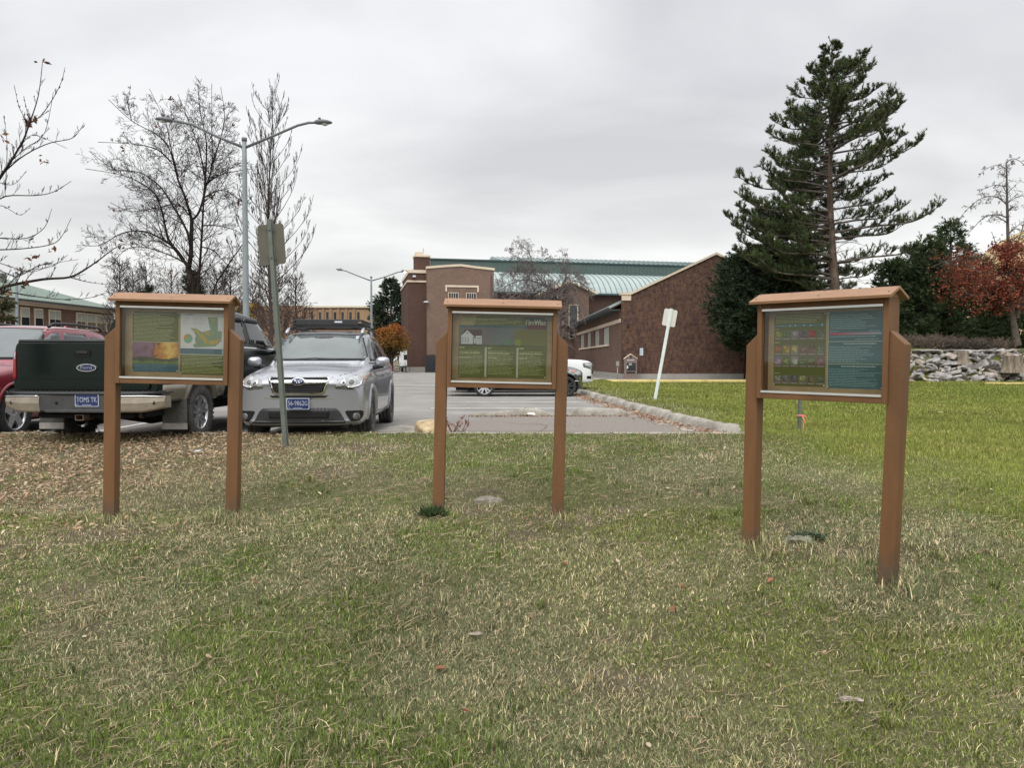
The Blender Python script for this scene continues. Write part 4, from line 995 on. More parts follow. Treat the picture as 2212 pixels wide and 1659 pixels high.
def finish_body(car, name, m, cuts, parent, extra_mats=None, zlow=None):
    """cut wheel arches; cuts: (y,z,r,width from |x|)"""
    V, Fc = car.V, car.F
    me = bpy.data.meshes.new(name); me.from_pydata([tuple(v) for v in V], [], Fc); me.materials.append(m); me.materials.append(M['void'])
    bm = bmesh.new(); bm.from_mesh(me); bmesh.ops.recalc_face_normals(bm, faces=bm.faces); bm.to_mesh(me); bm.free()
    me.polygons.foreach_set('use_smooth', [True]*len(me.polygons))
    o = bpy.data.objects.new(name, me); COL.objects.link(o)
    c = MB()
    for (y, z, r, x0) in cuts:
        for s_ in (-1, 1):
            prof = [(y+r*math.cos(2*math.pi*k/36), z+r*math.sin(2*math.pi*k/36)) for k in range(36)]
            c.prism(prof, s_*x0, s_*1.5, 'x')
    cm = c.mesh('cut', [m, M['void']]); 
    for p in cm.polygons: p.material_index = 1
    bm = bmesh.new(); bm.from_mesh(cm); bmesh.ops.recalc_face_normals(bm, faces=bm.faces); bm.to_mesh(cm); bm.free()
    co = bpy.data.objects.new('cut', cm); COL.objects.link(co)
    md = o.modifiers.new('b', 'BOOLEAN'); md.operation = 'DIFFERENCE'; md.object = co; md.solver = 'EXACT'; md.use_self = True
    bpy.context.view_layer.update(); dg = bpy.context.evaluated_depsgraph_get(); e = o.evaluated_get(dg); r = bpy.data.meshes.new_from_object(e)
    bpy.data.objects.remove(co); bpy.data.meshes.remove(cm); bpy.data.objects.remove(o)
    r.name = name; o = bpy.data.objects.new(name, r); COL.objects.link(o); o.parent = parent
    w_ = o.modifiers.new('wn', 'WEIGHTED_NORMAL')
    return o
def arch_lip(car, y, z, r, t, side, m, name, parent, a0=-10, a1=190, xo=None, w=.05):
    """lip along the wheel opening, following the body side"""
    vs = []; fs = []; N = 28; pv = None
    for i in range(N+1):
        a = R(a0+(a1-a0)*i/N); row = []
        for rr in (r-.012, r+t):
            q = (y+rr*math.cos(a), z+rr*math.sin(a)); h, nn = car.ray((side*3, q[0], q[1]), (-side, 0, 0))
            row.append(h)
        if None in row: pv = None; continue
        x_ = row[1].x+side*.006; row2 = [Vector((row[1].x-side*w, row[0].y, row[0].z)), Vector((x_+side*.014, row[0].y, row[0].z)), Vector((x_+side*.018, (row[0].y*.5+row[1].y*.5), (row[0].z+row[1].z)/2)), Vector((row[1].x-side*.004, row[1].y, row[1].z))]
        vs += row2
        if pv is not None: fs += [(pv+j, pv+j+1, len(vs)-4+j+1, len(vs)-4+j) for j in range(3)]
        pv = len(vs)-4
    if fs: MB().add(vs, fs, smooth=True).build(name, m, parent)
def ell(cx, cz, a, b, n=28): return [(cx+a*math.cos(2*math.pi*k/n), cz+b*math.sin(2*math.pi*k/n)) for k in range(n)]
def mir(pts): return [(-x, z) for x, z in pts][::-1]
def plate(parent, c, w, h, text, big=1, face=-1, rz=0, ry=0):
    """licence plate, blue with white letters, facing local -Y"""
    pr = rrect(w, h, .012, 3); 
    pb = MB().prism(pr, 0, .003, 'y').build('licence_plate', M['platewhite'], parent, loc=c, rot=(ry, 0, rz))
    MB().prism(rrect(w-.014, h-.014, .01, 3), -.0015, 0, 'y').build('plate_field', M['plateblue'], pb)
    mb = MB(); add_text(mb, text, h*.60, (0, -.003, .006), width=w*.86, bold=.0003)
    add_text(mb, 'MONTANA', h*.13, (0, -.003, -h*.37), width=w*.40)
    # mountain outline and small state shape
    for a, b in (((-.46, -.38), (-.40, -.28)), ((-.40, -.28), (-.34, -.38))):
        p0 = Vector((a[0]*w, -.003, a[1]*h)); p1 = Vector((b[0]*w, -.003, b[1]*h)); d = (p1-p0).normalized(); q = Vector((-d.z, 0, d.x))*.0016; mb.add([p0-q, p1-q, p1+q, p0+q], [(0, 1, 2, 3)])
    mb.build('lettering', M['platewhite'], pb)
    return pb
def mirror_housing(parent, c, side, s=1, m='silver'):
    """door mirror: glass faces +y (rear)"""
    e = MB(); sec = [(-.08, .25), (-.07, .7), (-.035, .95), (.01, 1), (.045, .97), (.06, .85)]; n = 18; vs = []; fs = []
    for y, k in sec:
        for j in range(n):
            a = 2*math.pi*j/n; ca, sa = math.cos(a), math.sin(a); x = (abs(ca)**.6)*(1 if ca > 0 else -1)*.115*k*s; z = (abs(sa)**.7)*(1 if sa > 0 else -1)*.082*k*s
            vs.append((c[0]+x, c[1]+y*s, c[2]+z))
    for i in range(len(sec)-1):
        for j in range(n): a = i*n+j; b = i*n+(j+1) % n; fs.append((a, b, b+n, a+n))
    fs += [tuple(range(n))[::-1], tuple(range(len(vs)-n, len(vs)))]
    e.add(vs, fs, smooth=True); o = e.build('door_mirror', M[m], parent)
    MB().tube([(c[0]-side*.17*s, c[1]+.03, c[2]-.10*s), (c[0]-side*.05, c[1]+.02, c[2]-.07*s), (c[0], c[1]+.01, c[2]-.06*s)], [.035, .04, .045], 8).build('mirror_arm', M['blackplastic'], o)
    MB().add([(c[0]-.10*s, c[1]+.062*s, c[2]-.065*s), (c[0]+.10*s, c[1]+.062*s, c[2]-.065*s), (c[0]+.10*s, c[1]+.062*s, c[2]+.065*s), (c[0]-.10*s, c[1]+.062*s, c[2]+.065*s)], [(0, 1, 2, 3)]).build('mirror_glass', M['glass'], o)
    return o

# ---------------------------------------------------------------- SILVER CROSSOVER (front toward the boards)
car = empty('parked_car', (-2.93, 10.55, 0), R(2.9), 'silver crossover with a black roof rack parked nose-in behind the grey sign post', 'car', 'cars and trucks in the car park')
C = Car(car); Lc = 4.55
def fdef(v, L=4.55, bow=.16, rb=.12, W=.9):
    q = min(1.05, abs(v.x)/W); f = max(0, 1-v.y/1.2); r_ = max(0, 1-(L-v.y)/1.0)
    return Vector((v.x, v.y+bow*q**3*f*1.3-rb*q**3*r_, v.z))
low = [  # y, halfwidth, z bottom, z top
    (0.00, .80, .30, .80), (.03, .85, .24, .87), (.12, .88, .21, .925), (.35, .895, .20, .985), (.75, .90, .20, 1.035), (1.15, .90, .20, 1.075), (1.5, .90, .20, 1.09), (2.2, .90, .20, 1.06), (3.0, .90, .20, 1.09), (3.7, .895, .21, 1.12), (4.2, .88, .25, 1.12), (4.45, .86, .32, 1.10), (4.55, .82, .40, 1.0)]
sts = [(y, section(w, zb, zt, crown=.035 if y < 1.4 else .0, sh=.86 if y < 1.2 else .93, belt=.955, bulge=.48)) for y, w, zb, zt in low]
C.add(*subsurf(*loft(sts), 2, fdef))
gh = [(1.02, .74, .66, .98, 1.04), (1.22, .79, .66, 1.03, 1.135), (1.5, .82, .655, 1.04, 1.305), (1.78, .83, .65, 1.05, 1.47), (2.0, .83, .645, 1.05, 1.565), (2.25, .83, .64, 1.05, 1.605), (2.9, .83, .63, 1.06, 1.625), (3.5, .825, .61, 1.08, 1.605), (3.95, .81, .585, 1.10, 1.56), (4.15, .80, .57, 1.10, 1.50), (4.38, .78, .60, 1.08, 1.20), (4.46, .76, .60, 1.05, 1.10)]
def gdef(v):
    q = min(1, abs(v.x)/.8); f = max(0, min(1, (2.3-v.y)/.6))
    return Vector((v.x, v.y+.14*q**2.2*f-.06*q**2*max(0, min(1, (v.y-3.9)/.4)), v.z))
C.add(*subsurf(*loft([(y, ghsec(a, b, zb, zt, crown=.03)) for y, a, b, zb, zt in gh]), 2, gdef)); C.bvh()
body = finish_body(C, 'body', M['silver'], [(.94, .36, .405, .50), (3.58, .36, .405, .50)], car)
# glazing
C.decal('windscreen', [(-.70, 1.155), (.70, 1.155), (.715, 1.20), (.60, 1.50), (.54, 1.545), (0, 1.562), (-.54, 1.545), (-.60, 1.50), (-.715, 1.20)], 'f', M['windscreen'], .006)
C.seam('windscreen_trim', [(-.70, 1.15), (.70, 1.15), (.722, 1.20), (.608, 1.505), (.545, 1.555), (0, 1.572), (-.545, 1.555), (-.608, 1.505), (-.722, 1.20)], 'f', .02, M['seam'], .009, closed=True)
MB().tube([(-.45, 1.14, 1.15), (0, 1.10, 1.175), (.5, 1.17, 1.155)], .009, 6).build('wiper', M['blackplastic'], car)
MB().tube([(.05, 1.07, 1.16), (.4, 1.09, 1.165), (.68, 1.24, 1.16)], .009, 6).build('wiper', M['blackplastic'], car)
C.decal('interior_mirror', ell(0, 1.515, .15, .022, 14), 'f', M['darkgrey'], .010, skirt=.006)
for k, (dx, dz) in enumerate(((.50, 1.515), (.50, 1.488))): C.decal('windscreen_sticker', [(dx, dz), (dx+.05, dz), (dx+.05, dz+.018), (dx, dz+.018)], 'f', M['platewhite'], .011, skirt=.003)
wins = [[(1.62, 1.13), (2.42, 1.12), (2.42, 1.53), (2.20, 1.525), (1.85, 1.38)], [(2.52, 1.12), (3.30, 1.15), (3.24, 1.52), (2.52, 1.535)], [(3.42, 1.17), (3.86, 1.24), (3.72, 1.46), (3.36, 1.51)]]
for s_ in (-1, 1):
    for w_ in wins: C.decal('side_window', w_, 's', M['glass'], .005, side=s_, step=.09)
    C.seam('window_trim', [(1.50, 1.10), (2.46, 1.085), (3.36, 1.115), (3.95, 1.20)], 's', .018, M['blackplastic'], .006, side=s_)
    for pts in ([(1.50, 1.06), (1.45, .75), (1.47, .35), (2.42, .33), (2.46, .7), (2.46, 1.08)], [(2.47, .33), (3.1, .34), (3.22, .62), (3.33, .86), (3.35, 1.1)]):
        C.seam('door_gap', pts, 's', .010, side=s_)
    C.seam('side_crease_shade', [(1.0, .93), (2.2, .88), (3.4, .93), (4.2, .97)], 's', .012, M['darkgrey'], .001, side=s_)  # flat dark strip painting in the shade of a crease along the doors
    for y in (2.28, 3.16): C.decal('door_handle', [(y, .90), (y+.19, .90), (y+.19, .935), (y, .935)], 's', M['silver'], .022, side=s_, step=.04)
    C.decal('sill_trim', [(1.38, .215), (3.14, .215), (3.14, .30), (1.38, .30)], 's', M['blackplastic'], .008, side=s_, step=.12)
    for y in (.94, 3.58): arch_lip(C, y, .36, .405, .035, s_, M['silver'], 'wheel_arch', car)
    mirror_housing(car, (s_*.985, 1.42, 1.12), s_, .92)
    C.decal('tail_light', [(4.15, .95), (4.46, .92), (4.42, 1.10), (4.2, 1.12)], 's', M['redlens'], .008, side=s_)
# bonnet lines
for s_ in (-1, 1):
    C.seam('bonnet_gap', [(s_*.44, .905), (s_*.54, .93), (s_*.72, .985), (s_*.80, 1.03)], 'f', .009)
C.seam('bonnet_crease_shade', [(-.30, 1.03), (-.12, .995), (0, .99), (.12, .995), (.30, 1.03)], 'f', .006, M['darkgrey'], .001)  # crease shade drawn as a thin dark strip on the bonnet
# grille
gr = [(-.425, .885), (-.40, .925), (.40, .925), (.425, .885), (.355, .70), (.32, .665), (-.32, .665), (-.355, .70)]
C.decal('grille_frame', gr, 'f', M['chrome'], .010, .04)
gin = [(-.395, .885), (-.375, .905), (.375, .905), (.395, .885), (.33, .71), (.30, .69), (-.30, .69), (-.33, .71)]
gi = C.decal('grille', gin, 'f', M['void'], .014, .04)
for k in range(6):
    z = .705+k*.022
    xw = .30+.02*k*.6
    C.seam('grille_bar', [(-xw, z), (xw, z)], 'f', .005, M['darkgrey'], .020, parent=gi, step=.1)
C.decal('chrome_bar', [(-.385, .83), (-.385, .862), (-.13, .868), (.13, .868), (.385, .862), (.385, .83), (.13, .815), (-.13, .815)], 'f', M['chrome'], .026, .04)
em = C.decal('badge', ell(0, .845, .098, .050), 'f', M['chrome'], .036, .03)
C.decal('badge_field', ell(0, .845, .082, .038), 'f', M['badgeblue'], .039, .03, parent=em, skirt=.004)
def star(cx, cz, r, n=4): return [(cx+(r if k % 2 == 0 else r*.35)*math.sin(math.pi*k/n)*1.25, cz+(r if k % 2 == 0 else r*.35)*math.cos(math.pi*k/n)) for k in range(2*n)]
for cx, cz, r in ((-.040, .853, .020), (.028, .862, .010), (.005, .846, .010), (.050, .843, .010), (.018, .828, .010), (-.014, .832, .009)):
    C.decal('star', star(cx, cz, r), 'f', M['chrome'], .043, .03, parent=em, skirt=.003)
# head lamps
hl = [(.495, .765), (.525, .865), (.60, .895), (.80, .955), (.845, .965), (.875, .94), (.87, .86), (.84, .80), (.79, .765), (.70, .748), (.64, .762), (.62, .772)]
for s_ in (1, -1):
    f = (lambda q: q) if s_ > 0 else mir
    h = C.decal('headlight', f(hl), 'f', M['lens'], .008, .03)
    C.seam('headlight_rim', f(hl), 'f', .010, M['seam'], .010, closed=True, parent=h)
    C.decal('lamp_reflector', ell(s_*.60, .828, .036, .036, 18), 'f', M['glint'], .013, .02, parent=h, skirt=.004); C.decal('lamp_bulb', ell(s_*.60, .828, .018, .018, 12), 'f', M['darkgrey'], .017, .02, parent=h, skirt=.003)
    C.decal('lamp_reflector', ell(s_*.70, .838, .032, .032, 18), 'f', M['lens_dark'], .013, .02, parent=h, skirt=.004)
    C.decal('indicator', f([(.80, .90), (.845, .945), (.862, .94), (.858, .86), (.82, .85)]), 'f', M['lens_amber'], .013, .02, parent=h, skirt=.004)
    C.decal('daytime_strip', f([(.65, .765), (.70, .756), (.78, .772), (.825, .80), (.835, .86), (.82, .862), (.808, .812), (.77, .790), (.70, .775), (.66, .782)]), 'f', M['chrome'], .015, .02, parent=h, skirt=.004)
    # fog lamp pocket
    fp = C.decal('fog_lamp_pocket', f([(.615, .425), (.64, .442), (.83, .442), (.855, .42), (.845, .36), (.80, .30), (.70, .295), (.665, .33)]), 'f', M['void'], .006, .03)
    C.decal('fog_lamp', ell(s_*.765, .36, .048, .048, 18), 'f', M['lens_dark'], .012, .02, parent=fp, skirt=.005)
# lower bumper
C.decal('lower_intake', [(-.62, .30), (-.55, .43), (-.50, .475), (-.38, .485), (.38, .485), (.50, .475), (.55, .43), (.62, .30), (.70, .25), (.72, .205), (-.72, .205), (-.70, .25)], 'f', M['blackplastic'], .006, .05)
C.decal('lower_opening', [(-.40, .34), (-.42, .44), (.42, .44), (.40, .34)], 'f', M['void'], .010, .05)
C.seam('lower_bar', [(-.60, .30), (0, .295), (.60, .30)], 'f', .018, M['darkgrey'], .012)
C.decal('upper_slot', [(-.36, .628), (-.40, .655), (.40, .655), (.36, .628)], 'f', M['void'], .006, .04)
C.seam('slot_trim', [(-.47, .622), (-.36, .617), (.36, .617), (.47, .622)], 'f', .014, M['chrome'], .008)
for s_ in (-1, 1): C.seam('bumper_gap', [(s_*.50, .755), (s_*.66, .735), (s_*.80, .745), (s_*.872, .80)], 'f', .008)
plate(car, (0, -.045, .545), .305, .155, '56-9862G')
MB().bx(-.10, .10, -.035, .05, .50, .60).build('plate_bracket', M['blackplastic'], car)
# under body, wheels
MB().bx(-.70, .70, .45, 4.2, .19, .32).build('underbody', M['void'], car)
for y in (.94, 3.58):
    for s_ in (-1, 1): wheel(car, (s_*.79, y, .345), .345, .225, .225, s_, 'dusty_tyre', 'rim_black', 6, steer=R(2) if y < 1 else 0, style=1)
MB().tube([(-.02+.40, .75, .19), (.56, .75, .16)], .03, 8).build('tow_hook', M['dullchrome'], car)
# roof rails, bars and rack
for s_ in (-1, 1):
    MB().tube([(s_*.60, 1.93, 1.585), (s_*.595, 2.05, 1.655), (s_*.59, 2.3, 1.675), (s_*.575, 3.3, 1.68), (s_*.56, 3.75, 1.655), (s_*.56, 3.85, 1.60)], [.03, .026, .02, .02, .022, .03], 8).build('roof_rail', M['blackplastic'], car)
    MB().tube([(s_*.605, 1.88, 1.572), (s_*.60, 1.95, 1.61), (s_*.598, 2.04, 1.655)], [.028, .034, .026], 8).build('rail_foot', M['silver'], car)
for y in (2.3, 3.15): MB().bx(-.62, .62, y-.03, y+.03, 1.685, 1.715).build('cross_bar', M['blackplastic'], car)
rk = empty('roof_rack', (0.01, 0, 0), parent=car)
fr = rrect(1.10, 1.25, .10, 5); out = [(x, y+2.72) for x, y in fr]
for z, r in ((1.742, .014), (1.80, .016)): MB().tube([(x, y, z) for x, y in out]+[(out[0][0], out[0][1], z)], r, 6, cap=False).build('rack_tube', M['blackplastic'], rk)
MB().prism([(-.50, 1.728), (.50, 1.728), (.50, 1.808), (-.50, 1.808)], 2.075, 2.085, 'y').build('wind_deflector', M['blackplastic'], rk)
for s_ in (-1, 1): MB().bx(s_*.545-.006, s_*.545+.006, 2.2, 3.24, 1.735, 1.80).build('side_panel', M['blackplastic'], rk)
for k in range(7): MB().bx(-.54, .54, 2.17+k*.18-.03, 2.17+k*.18+.03, 1.725, 1.742).build('slat', M['blackplastic'], rk)
MB().bx(.12, .24, 2.070, 2.0745, 1.76, 1.785).build('rack_label', M['platewhite'], rk)
for s_ in (-1, 1): MB().bx(s_*.30-.03, s_*.30+.03, 2.3, 3.2, 1.709, 1.727).build('rack_mount', M['blackplastic'], rk)

# ---------------------------------------------------------------- DARK GREEN PICKUP (tail toward the boards)
tk = empty('pickup_truck', (-5.49, 9.72, 0), R(-2.5), 'dark green pickup truck with tan lower panels, tailgate toward the boards', 'pickup truck', 'cars and trucks in the car park')
T = Car(tk)
# box (bed) and cab: rear at y=.18, front at 5.9
def tdef(v): return v
bed = [(.16, .93, .62, 1.37), (.20, .985, .58, 1.385), (.5, 1.0, .56, 1.39), (1.3, 1.005, .56, 1.39), (2.12, 1.0, .56, 1.395), (2.16, .99, .57, 1.39)]
def bsec(w, zb, zt): return [(0, zb), (w*.5, zb), (w*.9, zb), (w*.97, zb+.02), (w, zb+.18*(zt-zb)), (w*1.008, zb+.5*(zt-zb)), (w*.992, zb+.8*(zt-zb)), (w*.965, zt-.04), (w*.94, zt-.004), (w*.80, zt), (w*.4, zt), (0, zt)]
T.add(*subsurf(*loft([(y, bsec(w, a, b)) for y, w, a, b in bed]), 2))
cabl = [(2.20, .98, .56, 1.36), (2.25, 1.0, .54, 1.38), (3.2, 1.0, .54, 1.37), (4.35, 1.0, .54, 1.35), (4.6, 1.0, .54, 1.33), (5.3, .99, .54, 1.27), (5.75, .97, .56, 1.20), (5.95, .90, .62, 1.12)]
T.add(*subsurf(*loft([(y, bsec(w, a, b)) for y, w, a, b in cabl]), 2))
cabg = [(2.22, .93, .78, 1.34, 1.85), (2.28, .94, .79, 1.34, 1.93), (2.6, .95, .79, 1.34, 1.965), (3.3, .95, .79, 1.34, 1.975), (3.95, .95, .78, 1.34, 1.93), (4.25, .95, .79, 1.33, 1.76), (4.6, .94, .80, 1.31, 1.44), (4.72, .93, .80, 1.30, 1.33)]
T.add(*subsurf(*loft([(y, ghsec(a, b, zb, zt, crown=.02, r=.08)) for y, a, b, zb, zt in cabg]), 2)); T.bvh()
finish_body(T, 'body', M['dkgreen'], [(1.33, .44, .50, .45), (5.0, .44, .49, .45)], tk)
T.decal('rear_window', [(-.62, 1.47), (.62, 1.47), (.58, 1.80), (-.58, 1.80)], 'f', M['glass'], .005)
for s_ in (-1, 1):
    T.decal('side_window', [(2.42, 1.42), (3.18, 1.41), (3.16, 1.83), (2.50, 1.83)], 's', M['glass'], .005, side=s_, step=.09)
    T.decal('side_window', [(3.30, 1.41), (4.36, 1.37), (4.02, 1.72), (3.88, 1.82), (3.30, 1.84)], 's', M['glass'], .005, side=s_, step=.09)
    for a, b in ((2.40, 3.18), (3.28, 4.0)): T.decal('window_visor', [(a, 1.79), (b, 1.79), (b-.02, 1.865), (a+.08, 1.865)], 's', M['blackplastic'], .035, side=s_, step=.09)
    T.decal('side_trim', [(2.3, .835), (4.4, .835), (4.4, .85), (2.3, .85)], 's', M['tan'], .008, side=s_, step=.1)
    T.decal('lower_side', [(2.26, .55), (4.42, .55), (4.42, .82), (2.26, .82)], 's', M['tan'], .006, side=s_, step=.1)
    T.decal('lower_side', [(.24, .60), (.82, .60), (.90, .82), (.24, .82)], 's', M['tan'], .006, side=s_, step=.1)
    T.decal('lower_side', [(1.86, .57), (2.12, .57), (2.12, .82), (1.76, .82)], 's', M['tan'], .006, side=s_, step=.1)
    T.seam('belt_trim', [(2.3, 1.36), (4.4, 1.345)], 's', .02, M['chrome'], .008, side=s_)
    for pts in ([(3.24, .58), (3.24, 1.36), (3.24, 1.86)], [(2.30, .58), (2.30, 1.36)], [(4.42, .58), (4.42, 1.34)]): T.seam('door_gap', pts, 's', .010, side=s_)
    for y in (2.42, 3.38): T.decal('door_handle', [(y, 1.17), (y+.2, 1.17), (y+.2, 1.21), (y, 1.21)], 's', M['blackplastic'], .03, side=s_, step=.05)
    for y in (1.33, 5.0): arch_lip(T, y, .44, .50, .07, s_, M['tan'], 'wheel_flare', tk, w=.10, a0=-25, a1=205)
    wl = wheel(tk, (s_*.86, 1.33, .40), .40, .27, .235, s_, 'dusty_tyre', 'rim_silver', 5, style=1)
    wheel(tk, (s_*.86, 5.0, .40), .40, .27, .235, s_, 'dusty_tyre', 'rim_silver', 5, style=1)
    MB().tube([(s_*.97, 2.35, .44), (s_*1.02, 2.5, .42), (s_*1.02, 4.2, .42), (s_*.97, 4.35, .44)], .045, 8).build('running_board', M['blackplastic'], tk)
    mirror_housing(tk, (s_*1.18, 4.28, 1.42), s_, 1.35, 'blackplastic')
    # mud flap
    MB().bx(s_*.86-.17, s_*.86+.17, .78, .79, .26, .60).build('mud_flap', M['flap'], tk)
    MB().bx(s_*.86-.172, s_*.86+.172, .772, .796, .20, .285).build('flap_weight', M['flapmetal'], tk)
    # tail lamps on the rear corners
    tl = T.decal('tail_light', [(s_*.905, .90), (s_*.985, .90), (s_*.985, 1.26), (s_*.905, 1.26)], 'f', M['redlens'], .012, .04)
    T.decal('tail_light', [(.165, .90), (.30, .92), (.28, 1.25), (.165, 1.26)], 's', M['redlens'], .010, side=s_, step=.04)
    T.decal('reverse_lens', [(s_*.91, 1.15), (s_*.98, 1.15), (s_*.98, 1.25), (s_*.91, 1.25)], 'f', M['platewhite'], .016, .04, parent=tl)
# tailgate
tg = MB(); tg.prism(rrect(1.72, .60, .04, 4), 0, .03, 'y', M=Matrix.Translation((0, .125, 1.065)))
tgo = tg.build('tailgate', M['dkgreen'], tk); bevel(tgo, .006)
MB().tube([(-.86, .165, 1.385), (.86, .165, 1.385)], .024, 8).build('gate_cap', M['blackplastic'], tgo)
MB().bx(-.85, .85, .118, .1245, .905, .918).build('gate_crease', M['dkgreen'], tgo); MB().bx(-.85, .85, .118, .1245, .805, .815).build('gate_crease', M['dkgreen'], tgo)
MB().prism(rrect(.21, .10, .03, 4), .113, .1245, 'y', M=Matrix.Translation((-.005, 0, 1.235))).build('gate_handle', M['void'], tgo)
MB().prism(rrect(.15, .035, .015, 3), .102, .1125, 'y', M=Matrix.Translation((-.005, 0, 1.245))).build('handle_lever', M['blackplastic'], tgo)
bo = MB().prism(ell(.05, 1.045, .130, .050, 32), .108, .1245, 'y').build('badge', M['chrome'], tgo)
MB().prism(ell(.05, 1.045, .116, .040, 32), .104, .1075, 'y').build('badge_field', M['badgeblue'], bo)
mb = MB(); add_text(mb, 'Ford', .062, (.05, .1025, 1.047), width=.15, bold=.0008); mb.build('badge_lettering', M['chrome'], bo)
# bumper: chrome ends, dark step in the middle
def bump_y(x): return -.02+.16*(min(1, abs(x)/1.05))**3.2
def bumper(mb, x0, x1, zt, zb, lift=0, n=10, dy=0, depth=.17):
    vs = []; fs = []
    for i in range(n+1):
        x = x0+(x1-x0)*i/n; y = bump_y(x)+dy; e = max(0, (abs(x)-.80)/.25)
        t_, b_ = zt-.01*e, zb+.055*e
        for py, pz in ((y+depth, t_), (y+.02, t_), (y, t_-.02), (y-.004, (t_+b_)/2+.01), (y+.012, b_+.02), (y+.03, b_), (y+depth, b_)): vs.append((x, py, pz))
    for i in range(n):
        for j in range(6): a = i*7+j; fs.append((a, a+1, a+8, a+7))
    fs += [tuple(range(7)), tuple(range(n*7, n*7+7))[::-1]]
    mb.add(vs, fs, smooth=False)
mb = MB(); bumper(mb, -1.04, 1.04, .742, .672, dy=.012, depth=.28, n=30)
for k in range(34):
    x = -.98+k*.0594; mb.box((x, bump_y(x)+.10, .745), (.028, .14, .012))
mb.build('bumper_step', M['blackplastic'], tk)
mb = MB(); bumper(mb, -1.05, -.505, .692, .478, n=12); bevel(mb.build('bumper', M['dullchrome'], tk), .012)
mb = MB(); bumper(mb, .505, 1.05, .692, .478, n=12); mb.build('bumper', M['dullchrome'], tk)
for s_ in (-1, 1): mb = MB(); mb.tube([(x, bump_y(x)-.004, .688-.01*max(0, (abs(x)-.8)/.25)) for x in [s_*(.51+.054*k) for k in range(11)]], .008, 6); mb.build('bumper_edge', M['chrome'], tk)
for s_ in (-1, 1):
    MB().tube([(s_*.93, bump_y(.93)-.004, .60), (s_*.93, bump_y(.93)+.006, .60)], .022, 12).build('parking_sensor', M['blackplastic'], tk)
mb = MB(); mb.prism([(-.50, .70), (.50, .70), (.50, .50), (.36, .478), (-.36, .478), (-.50, .50)], .005, .15, 'y'); mb.bx(-.42, .42, -.03, .02, .478, .515); bevel(mb.build('bumper_centre', M['darkgrey'], tk), .008)
plate(tk, (.115, -.001, .632), .305, .155, 'TOMS TK')
MB().tube([(-.28, .003, .60), (-.28, .0, .60)], .02, 10).build('key_lock', M['void'], tk)
# hitch and running gear
mb = MB(); mb.bx(-.055, .055, .02, .25, .375, .385); mb.bx(-.055, .055, .02, .25, .44, .45); mb.bx(-.055, -.045, .02, .25, .3855, .4395); mb.bx(.045, .055, .02, .25, .3855, .4395); mb.build('hitch_receiver', M['rust'], tk)
MB().bx(-.60, .60, .16, .26, .395, .445).build('hitch_bar', M['void'], tk)
MB().bx(-.72, .72, .3, 4.6, .40, .60).build('chassis', M['void'], tk)
MB().tube([(-.80, 1.33, .38), (-.25, 1.33, .36), (.25, 1.33, .36), (.80, 1.33, .38)], [.05, .06, .13, .06], 10).build('rear_axle', M['void'], tk)
MB().tube([(.30, 2.0, .44), (.50, 1.0, .45), (.60, .45, .44), (.66, .30, .42)], .038, 10).build('exhaust_pipe', M['rust'], tk)
for s_ in (-1, 1): MB().tube([(s_*.5, .5, .44), (s_*.55, 1.2, .30), (s_*.5, 1.9, .44)], .03, 6).build('leaf_spring', M['void'], tk)
MB().bx(-.55, .1, 2.2, 3.2, .30, .42).build('fuel_tank', M['void'], tk)

# ---------------------------------------------------------------- RED SUV, nose-in to the left of the pickup
rc = empty('parked_car', (-8.24, 10.35, 0), R(1.0), 'red sport utility car parked beyond the pickup at the left edge', 'car', 'cars and trucks in the car park')
C = Car(rc)
low = [(0, .82, .34, .82), (.03, .87, .28, .90), (.12, .91, .24, .96), (.35, .93, .22, 1.02), (.8, .94, .22, 1.07), (1.2, .94, .22, 1.09), (1.6, .94, .22, 1.09), (2.4, .94, .22, 1.08), (3.3, .94, .22, 1.10), (4.0, .93, .23, 1.12), (4.5, .90, .28, 1.10), (4.65, .85, .40, 1.0)]
C.add(*subsurf(*loft([(y, section(w, a, b, crown=.035 if y < 1.4 else 0, sh=.86 if y < 1.2 else .93)) for y, w, a, b in low]), 2, lambda v: fdef(v, 4.65, W=.94)))
gh = [(1.15, .78, .70, .98, 1.05), (1.38, .83, .70, 1.03, 1.16), (1.7, .86, .70, 1.05, 1.36), (2.0, .87, .69, 1.06, 1.55), (2.2, .87, .69, 1.06, 1.655), (2.45, .87, .685, 1.06, 1.70), (3.1, .87, .68, 1.07, 1.715), (3.9, .86, .66, 1.08, 1.69), (4.25, .85, .63, 1.08, 1.63), (4.45, .83, .62, 1.07, 1.40), (4.6, .80, .62, 1.05, 1.15)]
C.add(*subsurf(*loft([(y, ghsec(a, b, zb, zt)) for y, a, b, zb, zt in gh]), 2, gdef)); C.bvh()
finish_body(C, 'body', M['red'], [(.98, .38, .42, .50), (3.72, .38, .42, .50)], rc)
C.decal('windscreen', [(-.76, 1.17), (.76, 1.17), (.77, 1.22), (.66, 1.60), (.60, 1.645), (0, 1.66), (-.60, 1.645), (-.66, 1.60), (-.77, 1.22)], 'f', M['windscreen'], .006)
C.seam('windscreen_trim', [(-.76, 1.165), (.76, 1.165), (.778, 1.22), (.668, 1.605), (.605, 1.655), (0, 1.67), (-.605, 1.655), (-.668, 1.605), (-.778, 1.22)], 'f', .018, M['seam'], .009, closed=True)
MB().tube([(.1, 1.16, 1.18), (.4, 1.20, 1.185), (.70, 1.34, 1.18)], .011, 6).build('wiper', M['blackplastic'], rc)
MB().bx(.22, .46, .95, 1.05, 1.125, 1.145).build('wiper_cowl', M['blackplastic'], rc)
